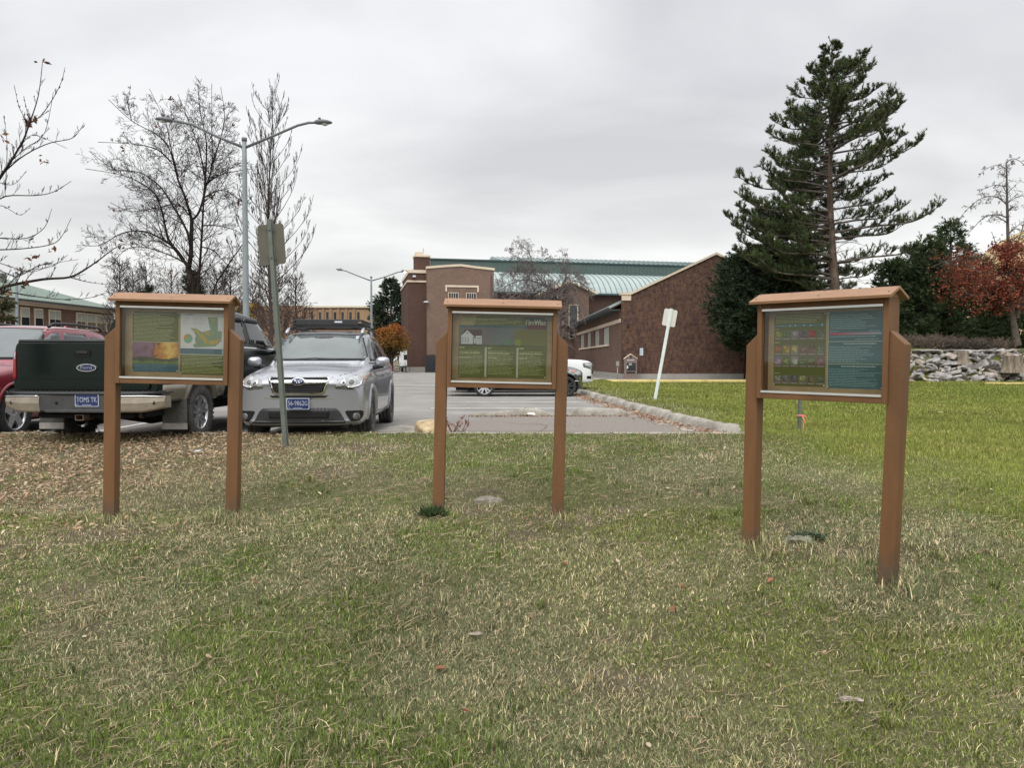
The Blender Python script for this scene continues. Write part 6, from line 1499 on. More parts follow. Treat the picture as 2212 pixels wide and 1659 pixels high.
MB().tube([(.5, 0, .34), (.36, 0, .92)], .02, 6).build('fork', M['galv'], bk); MB().tube([(.36, -.22, .95), (.36, 0, .93), (.36, .22, .95)], .016, 6).build('handlebar', M['blackplastic'], bk)
b = MB(); b.prism([(-.32, .90), (-.08, .90), (-.05, .94), (-.32, .95)], -.06, .06, 'y'); b.build('saddle', M['blackplastic'], bk)
# ================================================================ TREES
class Tubes:
    """fast tube collector for branches"""
    def __init__(s): s.V = []; s.F = []
    def add(s, pts, rad, n=3):
        base = len(s.V); prev = None; N = len(pts)
        for i, p in enumerate(pts):
            a = pts[min(i+1, N-1)]; b = pts[max(i-1, 0)]; tx, ty, tz = a[0]-b[0], a[1]-b[1], a[2]-b[2]
            l = math.sqrt(tx*tx+ty*ty+tz*tz) or 1; tx /= l; ty /= l; tz /= l
            if abs(tz) < .9: ux, uy, uz = -ty, tx, 0
            else: ux, uy, uz = 0, -tz, ty
            if prev and (ux*prev[0]+uy*prev[1]+uz*prev[2]) < 0: ux, uy, uz = -ux, -uy, -uz
            l = math.sqrt(ux*ux+uy*uy+uz*uz) or 1; ux /= l; uy /= l; uz /= l; prev = (ux, uy, uz)
            wx_, wy_, wz_ = ty*uz-tz*uy, tz*ux-tx*uz, tx*uy-ty*ux; r = rad[i]
            for k in range(n):
                q = 2*math.pi*k/n; c, d = math.cos(q)*r, math.sin(q)*r
                s.V.append((p[0]+ux*c+wx_*d, p[1]+uy*c+wy_*d, p[2]+uz*c+wz_*d))
        for i in range(N-1):
            for k in range(n):
                a = base+i*n+k; b = base+i*n+(k+1) % n; s.F.append((a, b, b+n, a+n))
    def build(s, name, m, parent, org):
        V = np.array(s.V)-np.array(org)
        return npmesh(name, V, np.array(s.F), 4, m, parent=parent, smooth=True)
def catmull(pts, sub=4):
    P4 = [pts[0]]+list(pts)+[pts[-1]]; out = []
    for i in range(1, len(P4)-2):
        a, b, c, d = P4[i-1], P4[i], P4[i+1], P4[i+2]
        for j in range(sub):
            t = j/sub; out.append(.5*((2*b)+(c-a)*t+(2*a-5*b+4*c-d)*t*t+(3*b-a-3*c+d)*t**3))
    out.append(pts[-1].copy()); return out
def branch(tb, rng, p, d, L, r, level, up=.25, spread=.7, kids=6, rmin=.006, wob=.25, ends=None, droop=0):
    """recursive side branch"""
    n = max(3, int(L/.28)+2) if level > 0 else 4; pts = [p]; q = p.copy(); d = d.normalized(); st = L/n
    for i in range(n):
        d = (d+Vector((rng.gauss(0, wob), rng.gauss(0, wob), rng.gauss(0, wob)))*.35+Vector((0, 0, up*.35-droop*(i/n)))).normalized(); q = q+d*st; pts.append(q)
    rad = [max(rmin, r*(1-.75*i/n)) for i in range(n+1)]
    tb.add(pts, rad, 5 if r > .05 else 3)
    if ends is not None and level <= 1: ends.append((pts[-1], d))
    if level <= 0: return
    k = max(2, int(kids*(.7+.6*rng.random())))
    for j in range(k):
        t = .22+.76*(j+rng.random())/k; i = min(n-1, int(t*n)); a = pts[i].lerp(pts[i+1], t*n-i); tg = (pts[i+1]-pts[i]).normalized()
        ph = rng.uniform(0, 6.283); o = tg.orthogonal().normalized(); o = (Matrix.Rotation(ph, 3, tg) @ o)
        nd = (tg*(1-spread*.55)+o*spread+Vector((0, 0, up*.5))).normalized()
        branch(tb, rng, a, nd, L*(1-t*.55)*rng.uniform(.42, .72), max(rmin, rad[i]*.55), level-1, up, spread, kids*.8, rmin, wob, ends, droop)
def limbs_tree(name, label, specs, Y, conv, org, m, seed, kidscale=1, group=None, rtip=.012, twig=2, up=.3, extra=None, rmin=.009, spread=.7, lmul=1, cat='tree', droop=0, kidlen=.32, rscale=.6):
    """specs: (list of photo points, r0 px, r1 px, depth drift)"""
    rng = random.Random(seed); root = empty(name, org, 0, label, cat, group); tr = Tubes(); tw = Tubes(); ends = []
    for pts, r0, r1, dy in specs:
        n = len(pts); P3 = []
        for i, (x, y) in enumerate(pts):
            v = conv(x, y); P3.append(P(v[0], v[1], Y+dy*(i/(n-1))**1.2+rng.uniform(-.02, .02)*Y*.2))
        sm = catmull(P3, 4); N = len(sm); k = Y/F
        rad = [max(rtip, (r0+(r1-r0)*(i/(N-1))**.7)*k*rscale) for i in range(N)]
        tr.add(sm, rad, 8 if r0 > 6 else 6)
        L = sum((sm[i+1]-sm[i]).length for i in range(N-1)); nk = int(kidscale*max(4, L*2.6))
        for j in range(nk):
            t = (.22 if r0 > 4 else .08)+(.71 if r0 > 4 else .85)*(j+rng.random())/nk; i = min(N-2, int(t*(N-1))); a = sm[i]; tg = (sm[i+1]-sm[i]).normalized()
            o = Matrix.Rotation(rng.uniform(0, 6.283), 3, tg) @ tg.orthogonal().normalized()
            nd = (tg*.65+o*spread+Vector((0, 0, up*.5))).normalized()
            branch(tw, rng, a, nd, lmul*L*kidlen*(1-t*.74)*rng.uniform(.5, 1.1), max(rmin, rad[i]*.42), twig, up, spread, 5, rmin, .22, ends, droop)
    o1 = tr.build('trunk', m, root, org); o2 = tw.build('crown', m, root, org)
    return root, ends
def dryleaves(pts, org, parent, size, n, cols, seed, name='leaves', m=None):
    rr = np.random.default_rng(seed); V = []; Fc = []; Cc = []; o = 0
    for c, rad in pts:
        for i in range(n):
            p = np.array(c)+rr.normal(0, rad, 3); a = rr.normal(0, 1, 3); a /= np.linalg.norm(a); b = np.cross(a, rr.normal(0, 1, 3)); b /= np.linalg.norm(b)+1e-9; s = size*rr.uniform(.5, 1.3)
            V += [p-a*s, p+b*s*.45, p+a*s, p-b*s*.45]; Fc += [[o, o+1, o+2], [o, o+2, o+3]]; q = np.array(cols[rr.integers(0, len(cols))])*rr.uniform(.65, 1.35); Cc += [q, q]; o += 4
    return npmesh(name, np.array(V)-np.array(org), np.array(Fc), 3, m or M['leafvc'], np.array(Cc), parent=parent)
cvA = lambda x, y: (x*.3844, 79.7+y*.3844)
maple = [([(1075, 1900), (1080, 1600), (1085, 1455), (1058, 1290)], 17, 11, 0), ([(1058, 1290), (1000, 1215), (945, 1130), (905, 960), (850, 860), (700, 780), (480, 740)], 7, .6, -2),
 ([(1030, 1250), (985, 1190), (900, 1130), (800, 1090), (680, 1105), (560, 1170), (430, 1170)], 6, .6, 2), ([(1060, 1290), (1072, 1230), (1075, 1120), (1078, 1030)], 9, 7, 0), ([(1072, 1200), (1050, 1090), (960, 930), (890, 830), (780, 760), (640, 740), (500, 640)], 5.5, .6, 2.5),
 ([(1078, 1030), (1040, 900), (1000, 800), (960, 650), (900, 560), (740, 470), (610, 350)], 5.5, .6, -1.5), ([(1078, 1030), (1120, 980), (1150, 860), (1145, 750), (1110, 600), (1060, 470), (1000, 320)], 5.5, .6, 1.5),
 ([(1100, 1600), (1110, 1440), (1122, 1300), (1135, 1100), (1150, 880), (1190, 720), (1190, 500), (1190, 260)], 8, .6, 0), ([(1150, 860), (1160, 600), (1125, 420), (1110, 260)], 4, .5, -2), ([(1190, 720), (1230, 600), (1262, 450), (1240, 280)], 4, .5, 2),
 ([(1160, 820), (1250, 770), (1350, 750), (1420, 740)], 3.2, .5, -2), ([(1140, 1060), (1220, 1060), (1320, 1085), (1400, 1130)], 3.5, .5, 2), ([(960, 700), (880, 630), (740, 600), (550, 590)], 3.5, .5, -2), ([(1000, 780), (960, 620), (930, 480), (840, 290)], 3.5, .5, 3),
 ([(1195, 1600), (1200, 1430), (1240, 1345), (1310, 1240), (1375, 1150)], 4.5, 1.5, -2), ([(1040, 1270), (940, 1220), (800, 1180), (700, 1200), (620, 1290)], 3.5, .5, 3), ([(1130, 1180), (1200, 1200), (1290, 1290), (1370, 1310)], 3, .5, 2.5), ([(1150, 900), (1240, 860), (1330, 900), (1400, 980)], 3, .5, -3), ([(1060, 1000), (1000, 940), (880, 960), (740, 980), (620, 930)], 3, .5, -3), ([(1060, 470), (1020, 400), (960, 330)], 1.6, .4, 1), ([(740, 470), (720, 380), (735, 270)], 1.6, .4, 1)]
org = P(*cvA(1075, 1900), 30); org.z = 0
t1, e1 = limbs_tree('bare_maple_tree', 'large bare spreading tree behind the left notice board', maple, 30, cvA, org, M['bark'], 5, kidscale=2.2, rmin=.0056, rtip=.010, lmul=1.0, kidlen=.36, spread=.75, up=.12)
rr = random.Random(3); dryleaves([(e1[rr.randrange(len(e1))][0], .05) for i in range(26)], org, t1, .09, 3, [(.16, .07, .05), (.22, .12, .07)], 5)
# upright tree to its right
rng = random.Random(21); asp = [([(1528, 1950), (1524, 1640), (1508, 1200), (1506, 1000), (1518, 700), (1530, 480), (1532, 275)], 10, .7, 0), ([(1545, 1500), (1530, 1350), (1522, 1150), (1490, 900), (1470, 620), (1455, 400)], 4.5, .5, 2)]
for i in range(26):
    t = i/25; y0 = 1480-1060*t; s = -1 if i % 2 else 1; x0 = 1515; reach = (285-185*t)*rng.uniform(.75, 1.08); rise = (330-170*t)*rng.uniform(.8, 1.1)
    asp.append(([(x0, y0), (x0+s*reach*.30, y0-rise*.20), (x0+s*reach*.66, y0-rise*.55), (x0+s*reach*.86, y0-rise*.85), (x0+s*reach*.95, y0-rise*1.15)], 2.6-1.2*t, .4, rng.uniform(-2.5, 2.5)))
org = P(*cvA(1528, 1950), 33); org.z = 0
limbs_tree('bare_aspen_tree', 'tall narrow bare tree with upright branches right of the large bare tree', asp, 33, cvA, org, M['twig'], 9, kidscale=1.1, rmin=.0060, rtip=.009, rscale=.50, spread=.38, up=.55, kidlen=.30)
# near tree standing off to the left: its limbs reach into the picture
near = [([(-330, 1900), (-330, 1500), (-280, 1300), (-200, 1150)], 26, 20, 0), ([(-200, 1150), (-60, 880), (0, 790), (60, 700), (130, 580), (160, 500), (215, 330), (240, 130)], 6.5, .7, -.2), ([(160, 490), (230, 440), (300, 340), (345, 250), (365, 170)], 1.6, .6, .2), ([(160, 480), (110, 400), (80, 270)], 1.3, .5, .1), ([(165, 470), (148, 400), (133, 330)], 1.1, .5, -.2),
 ([(-120, 960), (-60, 850), (60, 725), (160, 650), (280, 595), (400, 570), (450, 520), (472, 480)], 3, .6, .4), ([(-60, 960), (30, 895), (200, 890), (300, 870), (400, 810)], 2.6, .6, -.4), ([(-280, 1380), (-80, 1440), (40, 1400), (240, 1362), (390, 1350), (480, 1305), (560, 1250), (640, 1190), (700, 1160)], 7, .8, .5),
 ([(-150, 1130), (0, 1130), (150, 1130), (250, 1070), (290, 965)], 2.6, .6, .5), ([(-150, 1195), (0, 1195), (120, 1190), (270, 1170), (340, 1130), (400, 1018)], 2.8, .6, -.5), ([(390, 1350), (500, 1378), (620, 1392)], 1.8, .5, .2), ([(-30, 1420), (150, 1450), (350, 1475), (520, 1462), (660, 1410)], 2.6, .5, .8), ([(30, 860), (40, 600), (20, 440)], 1.4, .5, .3), ([(60, 700), (150, 620), (250, 540), (300, 310)], 1.6, .5, .3), ([(100, 640), (160, 560), (230, 560), (375, 625)], 1.3, .5, .1), ([(-60, 950), (20, 950), (110, 1000), (170, 960)], 1.4, .5, .2),
 ([(-60, 1250), (60, 1290), (180, 1320), (320, 1270), (440, 1250)], 1.6, .5, .3), ([(-50, 800), (70, 830), (150, 750)], 1.4, .5, .2), ([(40, 1400), (130, 1320), (290, 1290), (380, 1225)], 1.6, .5, -.2)]
org = P(*cvA(-330, 1900), 9); org.z = 0
rngn = random.Random(2)
t3, e3 = limbs_tree('near_bare_tree', 'near bare tree reaching in from the left edge with a few dead leaves', near, 9, cvA, org, M['bark'], 12, kidscale=2.8, rmin=.0022, rtip=.0026, rscale=.72, up=.45, spread=.55, kidlen=.15, twig=1)
cl = [(240, 125), (160, 480), (35, 580), (245, 690), (160, 1140), (280, 1185), (195, 1245), (125, 1310), (25, 1400), (680, 1170), (955, 1310), (150, 1390), (20, 1440), (190, 480)]
dryleaves([(P(*cvA(x, y), 9), .032) for x, y in cl], org, t3, .036, 8, [(.16, .07, .045), (.24, .13, .07), (.11, .05, .04)], 8)
# weeping bare tree in front of the gymnasium
cvC = lambda x, y: (876.5+x*.2522, 510+y*.2522)
weep = [([(1310, 1190), (1315, 800), (1305, 600), (1312, 520)], 7, 5.5, 0), ([(1312, 520), (1330, 440), (1375, 330), (1350, 200), (1335, 90)], 3.6, .5, 1), ([(1305, 540), (1270, 460), (1180, 400), (1100, 300), (1060, 150), (990, 80), (915, 25)], 3.6, .5, -1), ([(1300, 540), (1210, 440), (1050, 375), (920, 400), (800, 470), (745, 560)], 3.2, .5, 1.5), ([(1315, 520), (1380, 420), (1470, 385), (1560, 450), (1600, 560)], 2.8, .5, 1),
 ([(1290, 500), (1150, 470), (980, 480), (860, 560), (800, 650)], 2.6, .5, -2), ([(1330, 440), (1430, 300), (1500, 340), (1560, 420)], 2.0, .5, -1), ([(1180, 400), (1060, 280), (960, 260), (850, 330), (780, 420)], 2.2, .5, 2), ([(1320, 540), (1420, 520), (1500, 620), (1540, 760)], 2.4, .5, -1.5), ([(1300, 560), (1200, 560), (1080, 620), (1000, 720)], 2.2, .5, -2), ([(1100, 300), (1000, 200), (900, 150), (865, 90)], 1.2, .4, 0), ([(1330, 640), (1400, 680), (1440, 800), (1460, 900)], 2, .5, -1), ([(1375, 330), (1240, 180), (1160, 120)], 1.2, .4, 1)]
org = P(*cvC(1310, 1190), 62); org.z = 0
limbs_tree('weeping_bare_tree', 'drooping bare grey tree in front of the gymnasium wall', weep, 62, cvC, org, mat('grey_weeping_twigs', (.15, .125, .115), .9, var=.2), 31, kidscale=4.2, rmin=.009, rtip=.016, rscale=.75, up=.0, droop=.55, spread=.85, kidlen=.36, twig=2)
# ---------------------------------------------------------------- conifers
def needles(V, Fc, Cc, p, d, L, R_, n, rr, w=.035, col=(.045, .06, .03), fwd=.55):
    """bottle-brush of needles round the twig p..p+d*L (numpy)"""
    t = rr.random(n); ph = rr.uniform(0, 6.283, n); a = np.cross(d, [0.3, .2, 1.]); a /= np.linalg.norm(a)+1e-9; b = np.cross(d, a)
    rad = np.cos(ph)[:, None]*a+np.sin(ph)[:, None]*b; q = np.array(p)+d*(t*L)[:, None]
    tip = q+(rad*(1-fwd)+d*fwd+rr.normal(0, .12, (n, 3)))*(R_*rr.uniform(.7, 1.2, n))[:, None]
    s = np.cross(tip-q, rr.normal(0, 1, (n, 3))); s = s/(np.linalg.norm(s, axis=1)[:, None]+1e-9)*w/2
    o = sum(len(v) for v in V[-1:]) and V_len[0]
    V.append(np.stack([q-s, q+s, tip], 1).reshape(-1, 3)); Fc.append(np.arange(3*n).reshape(-1, 3)+V_len[0]); V_len[0] += 3*n
    Cc.append(np.array(col)*rr.uniform(.6, 1.45, (n, 1)))
V_len = [0]
def pine():
    cv = lambda x, y: (1514+x*.4323, 63.7+y*.4323); Y = 42
    base = P(*cv(672, 1750), Y); base.z = gzz(base.x, Y)
    root = empty('pine_tree', base, 0, 'tall open-branched pine tree rising behind the right notice board', 'tree'); rng = random.Random(77); rr = np.random.default_rng(77)
    tr = Tubes(); tk_ = [(672, 1760), (668, 1315), (660, 1180), (650, 1000), (645, 800), (648, 600), (651, 400), (655, 200), (655, 52)]
    sm = catmull([P(*cv(x, y), Y) for x, y in tk_], 5); sm[0].z = base.z-.2; sm_top = sm[-1].copy(); k = Y/F; rp = [11.5, 10.5, 9.5, 7.5, 5.8, 4.2, 3, 1.8, .8]
    tr.add(sm, [float(np.interp(i/(len(sm)-1)*8, range(9), rp))*k for i in range(len(sm))], 10); tr.build('trunk', M['pinebark'], root, base)
    left = [(640, 100), (598, 105), (583, 160), (560, 190), (520, 215), (510, 262), (462, 305), (440, 380), (416, 435), (372, 445), (340, 512), (350, 600), (332, 655), (205, 712), (288, 700), (212, 812), (240, 860), (135, 918), (150, 985), (178, 1050), (142, 1108), (250, 1130), (300, 1190), (330, 1000), (430, 1030), (500, 1290)]
    right = [(670, 95), (699, 88), (715, 160), (770, 155), (820, 210), (790, 260), (850, 300), (880, 355), (968, 392), (940, 470), (880, 480), (1010, 530), (1070, 570), (900, 620), (930, 735), (935, 660), (958, 822), (860, 800), (1015, 882), (1158, 893), (1060, 950), (1095, 1060), (840, 1125), (905, 1188), (775, 1285), (760, 980), (860, 900)]
    B = []
    def ty(y): return 655-10*(y-52)/400 if y < 450 else (645 if y < 800 else 645+(y-800)*.055)
    for x, y in left+right:
        dx = abs(x-ty(y)); B.append((x, y, y+dx*.22+10, rng.uniform(-.9, .9)))
    env = lambda y, s: float(np.interp(y, [60, 160, 300, 440, 560, 700, 820, 920, 1100, 1250], [15, 75, 170, 250, 280, 330, 370, 420, 430, 240] if s < 0 else [15, 100, 190, 260, 330, 300, 310, 420, 400, 200]))
    for i in range(16): y = rng.uniform(830, 1170); B.append((ty(y)-rng.uniform(230, 470), y, y+rng.uniform(40, 110), rng.uniform(-2.5, 1.5)))
    for i in range(128):     # limbs toward and away from the viewer
        y = 95+1180*(i/127)**.85; s = -1 if rng.random() < .5 else 1
        if y > 820 and s > 0 and rng.random() < .6: continue
        if y > 760 and rng.random() < .4: continue
        az = rng.uniform(20, 90); f = env(y, s)*rng.uniform(.45, .90); B.append((ty(y)+s*f*math.cos(R(az)), y, y+f*.20+8, (rng.choice([-1, 1]) if y < 560 or rng.random() < .15 else 1)*f*math.sin(R(az))*k))
    V = []; Fc = []; Cc = []; bt = Tubes(); V_len[0] = 0
    for x, y, ys, dy in B:
        p0 = P(*cv(ty(ys), min(ys, 1300)), Y); p1 = P(*cv(x, y), Y); dep = dy if abs(dy) > .9 or True else 0; p1.y += dep; L = (p1-p0).length
        m1 = p0.lerp(p1, .35)+Vector((0, 0, -.03*L)); m2 = p0.lerp(p1, .75)+Vector((0, 0, -.085*L)); sm = catmull([p0, m1, m2, p1], 5)
        N = len(sm); bt.add(sm, [max(.012, (.018+.012*L)*(1-.8*i/(N-1))) for i in range(N)], 5)
        nt_ = int(5+L*6.6); low = y > 640
        for j in range(nt_):
            t = (.30 if L > 2.5 else .20)+(.70 if L > 2.5 else .80)*(j+rng.random())/nt_; i = min(N-2, int(t*(N-1))); a = sm[i]; tg = (sm[i+1]-sm[i]).normalized()
            o = Matrix.Rotation(rng.uniform(0, 6.283), 3, tg) @ tg.orthogonal().normalized(); o.z = o.z*.65+.18
            d = (tg*.6+o*.75+Vector((0, 0, .38))).normalized(); l = rng.uniform(.32, .85)*(1.2-t*.5)*(.45 if L < 1.2 else .7 if L < 2 else 1)
            e = a+d*l; bt.add([a, a.lerp(e, .5), e], [.014, .011, .008], 3); c = rng.choice([(.062, .088, .036), (.078, .104, .040), (.046, .070, .034), (.092, .108, .040)])
            dn = np.array((d+Vector((0, 0, .25))).normalized())
            needles(V, Fc, Cc, np.array(a.lerp(e, .35)), dn, l*.75, .20, 34, rr, .030, c)
            for q in range(2):
                o2 = Vector((rng.gauss(0, 1), rng.gauss(0, 1), rng.gauss(.4, .5))).normalized(); d2 = (d*.6+o2*.7+Vector((0, 0, .3))).normalized(); a2 = a.lerp(e, rng.uniform(.3, .8)); l2 = l*rng.uniform(.4, .7)
                needles(V, Fc, Cc, np.array(a2), np.array(d2), l2, .18, 26, rr, .030, c)
        needles(V, Fc, Cc, np.array(sm[-2]), np.array((Vector((0, 0, .6))+(sm[-1]-sm[-2]).normalized()*.8).normalized()), .32 if L > 1 else .14, .16, 34, rr, .034)
    for q in range(7): needles(V, Fc, Cc, np.array(sm_top-Vector((0, 0, .25+q*.22))), np.array(Vector((rng.gauss(0, .25), rng.gauss(0, .2), 1)).normalized()), .45, .16, 40, rr, .034)
    # dead bare twigs low in the crown
    for i in range(46):
        y = rng.uniform(760, 1300); p0 = P(*cv(ty(y), y), Y); az = rng.uniform(0, 6.283); branch(bt, rng, p0, Vector((math.cos(az), math.sin(az), rng.uniform(-.3, .25))), rng.uniform(.9, 2.6), .022, 1, .02, .6, 4, .008)
    bt.build('branches', M['bark_grey'], root, base)
    npmesh('needles', np.concatenate(V)-np.array(base), np.concatenate(Fc), 3, M['needlevc'], np.concatenate(Cc), parent=root)
pine()
def conifer(name, label, base, H, Rb, n, seed, z0=.12, shape=.85, cols=((.036, .052, .028), (.046, .064, .032), (.028, .042, .024)), nl=.30, w=.07, nn=16, up=.35, bulge=None, group=None, tl=.6):
    rng = random.Random(seed); rr = np.random.default_rng(seed); root = empty(name, base, 0, label, 'tree', group); tr = Tubes(); b0 = Vector(base)
    tr.add([b0+Vector((0, 0, -.2)), b0+Vector((0, 0, H*.5)), b0+Vector((0, 0, H*.97))], [Rb*.085+.05, Rb*.05+.03, .02], 8)
    V = []; Fc = []; Cc = []; V_len[0] = 0
    nb = n//14
    for i in range(nb):
        t = ((i+rng.random())/nb)**.85; z = H*(z0+(1-z0)*t); rm = (Rb*(1-t)**shape if bulge is None else float(np.interp(t, bulge[0], bulge[1])))*rng.uniform(.72, 1.12)+.12
        az = rng.uniform(0, 6.283)+i*2.4; d = Vector((math.cos(az), math.sin(az), 0)); p0 = b0+Vector((0, 0, z-rm*.15)); e = b0+d*rm+Vector((0, 0, z+rm*.12))
        if rm > .5: tr.add([p0, p0.lerp(e, .5)+Vector((0, 0, -.04*rm)), e], [.02+.012*rm, .02, .01], 4)
        m_ = max(4, int(14*(.35+rm/Rb)))
        for j in range(m_):
            u = .30+.72*rng.random()**.6; a = p0.lerp(e, u)+Vector((rng.gauss(0, .16), rng.gauss(0, .16), rng.gauss(0, .10)))*rm*.55
            dd = (d*.7+Vector((rng.gauss(0, .5), rng.gauss(0, .5), up+rng.gauss(0, .25)))).normalized()
            needles(V, Fc, Cc, np.array(a), np.array(dd), tl*rng.uniform(.5, 1), nl, nn, rr, w, rng.choice(cols))
    for q in range(5): needles(V, Fc, Cc, np.array(b0+Vector((0, 0, H*.93+q*.02*H*.7))), np.array([rng.gauss(0, .25), rng.gauss(0, .25), 1.0]), .4, nl*.7, 18, rr, w*.7, cols[0])
    tr.build('trunk', M['bark_grey'], root, base)
    npmesh('crown', np.concatenate(V)-np.array(base), np.concatenate(Fc), 3, M['needlevc'], np.concatenate(Cc), parent=root); return root
def at(v, Y, z=None):
    x = (v-CX)/F*Y; return Vector((x, Y, gzz(x, Y) if z is None else z))
def hz(vy, Y, zb): return CAMH+(HOR-vy)/F*Y-zb
JC = ((.034, .054, .028), (.046, .068, .034), (.028, .044, .026))
conifer('juniper_tree', 'dark dense evergreen bush hiding the right end of the mottled brick gable', at(1640, 45, -.05), 7.7, 2.7, 6400, 5, .22, cols=JC, bulge=([0, .2, .38, .6, .8, .92, 1], [1.3, 2.4, 2.6, 2.3, 1.9, 1.2, .3]), nl=.24, w=.06, nn=16, tl=.5)
conifer('juniper_tree', 'second dark evergreen close behind the right notice board', at(1705, 46, -.05), 7.0, 2.2, 2600, 6, .12, cols=JC, bulge=([0, .3, .6, .85, 1], [2.1, 2.2, 2.0, 1.3, .3]), nl=.24, w=.06, nn=14, tl=.5)
EV = [(1925, 46, 566, 2.1, 'shortest dark evergreen just right of the tall pine'), (1968, 47, 540, 2.2, 'evergreen with a blunt top second right of the tall pine'), (2003, 45, 527, 2.0, 'narrow-topped evergreen left of the candle-tipped one'), (2049, 47, 482, 2.4, 'candle-tipped evergreen, tallest of the row above the rock wall'), (2105, 49, 560, 2.3, 'evergreen mostly hidden behind the red-leafed tree'), (2165, 48, 630, 2.3, 'low evergreen behind the trunk of the red-leafed tree'), (2225, 47, 640, 2.2, 'low evergreen at the right edge of the picture'), (1880, 48, 640, 1.6, 'small evergreen beneath the right side of the tall pine')]
for i, (v, Y, top, rb, lab) in enumerate(EV):
    b0 = at(v, Y); conifer('evergreen_tree', lab, b0, hz(top, Y, b0.z), rb, 1900 if i < 4 else 1500, 40+i, .02, .62 if i != 3 else .75, group='evergreens on the terrace at the right', nl=.26, w=.065, nn=14, cols=((.058, .086, .038), (.074, .104, .042), (.042, .066, .032)))
b0 = at(845, 92, 0); conifer('evergreen_tree', 'dark conifer rising behind the orange tree', b0, hz(606, 92, 0), 2.6, 2600, 60, .1, bulge=([0, .3, .55, .8, 1], [2.0, 2.35, 2.2, 1.4, .2]), nl=.4, w=.12, nn=12, cols=((.036, .056, .034), (.05, .07, .04)))
b0 = at(320, 70, 0); conifer('evergreen_tree', 'small dark conifer top far behind the left notice board', b0, hz(622, 70, 0), 1.7, 700, 61, .2, nl=.4, w=.12, nn=10)
b0 = at(415, 72, 0); conifer('evergreen_tree', 'far conifer behind the trunk of the large bare tree', b0, hz(590, 72, 0), 2.0, 800, 62, .2, nl=.4, w=.12, nn=10)
b0 = at(-12, 40, 0); conifer('evergreen_tree', 'conifer cut off by the left edge of the picture', b0, hz(590, 40, 0), 1.1, 700, 63, .1, nl=.3, w=.08, nn=12, cols=((.05, .065, .03), (.10, .09, .04)))
# ---------------------------------------------------------------- leafy autumn trees
def leafy(name, label, base, H, trunkH, rx, rz, cz, n, cols, size, seed, group=None, lobes=9):
    rng = random.Random(seed); rr = np.random.default_rng(seed); root = empty(name, base, 0, label, 'tree', group); tb_ = Tubes(); ends = []; b0 = Vector(base)
    tb_.add([b0+Vector((0, 0, -.2)), b0+Vector((.05, 0, trunkH*.6)), b0+Vector((0, 0, trunkH)), b0+Vector((.1, 0, H*.8))], [rx*.07+.05, rx*.055+.04, rx*.045+.03, .03], 8)
    for i in range(lobes*2):
        az = i*2.4; d = Vector((math.cos(az), math.sin(az), rng.uniform(.1, .9))); branch(tb_, rng, b0+Vector((0, 0, trunkH+(H-trunkH)*.45*rng.random())), d, rx*rng.uniform(.6, 1.0), .05, 2, .2, .8, 5, .012, .25, ends)
    tb_.build('trunk', M['bark'], root, base)
    V = []; C_ = []
    cen = [(np.array([math.cos(i*2.4)*rx*.6*rr.uniform(.3, 1), math.sin(i*2.4)*rx*.6*rr.uniform(.3, 1), cz+rz*rr.uniform(-.75, .75)]), rx*rr.uniform(.25, .5)) for i in range(lobes)]
    E = np.array([tuple(e[0]-b0) for e in ends]); E = E[(np.abs(E[:, 0]) < rx*1.15)]
    k = n//2; idx = rr.integers(0, len(E), k); pts1 = E[idx]+rr.normal(0, .16*rx**.5, (k, 3))
    ci = rr.integers(0, lobes, n-k); pts2 = np.array([cen[i][0] for i in ci]); dr = rr.normal(0, 1, (n-k, 3)); dr /= np.linalg.norm(dr, axis=1)[:, None]; pts2 = pts2+dr*(np.array([cen[i][1] for i in ci])*rr.random(n-k)**.4)[:, None]*np.array([1, 1, .7])
    p = np.concatenate([pts1, pts2]); a = rr.normal(0, 1, (n, 3)); a /= np.linalg.norm(a, axis=1)[:, None]; b = np.cross(a, rr.normal(0, 1, (n, 3))); b /= np.linalg.norm(b, axis=1)[:, None]; s = (size*rr.uniform(.5, 1.3, n))[:, None]
    V = np.stack([p-a*s, p+b*s*.55, p+a*s, p-b*s*.55], 1).reshape(-1, 3); i4 = np.arange(n)[:, None]*4; Fi = np.concatenate([i4+[0, 1, 2], i4+[0, 2, 3]], 1).reshape(-1, 3)
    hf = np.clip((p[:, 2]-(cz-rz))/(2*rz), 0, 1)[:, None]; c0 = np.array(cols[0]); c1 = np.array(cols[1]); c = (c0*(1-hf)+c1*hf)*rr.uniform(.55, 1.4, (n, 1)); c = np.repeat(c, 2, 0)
    npmesh('crown', V, Fi, 3, M['leafvc'], c, parent=root); return root
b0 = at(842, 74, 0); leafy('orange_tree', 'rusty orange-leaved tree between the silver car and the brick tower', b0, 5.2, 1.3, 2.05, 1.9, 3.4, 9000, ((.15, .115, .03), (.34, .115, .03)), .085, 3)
b0 = at(525, 88, 0); leafy('yellow_tree', 'yellow autumn tree far behind the lamp post and pickup cab', b0, 8.0, 2, 2.6, 3.0, 5.2, 5000, ((.26, .17, .05), (.40, .25, .07)), .13, 4)
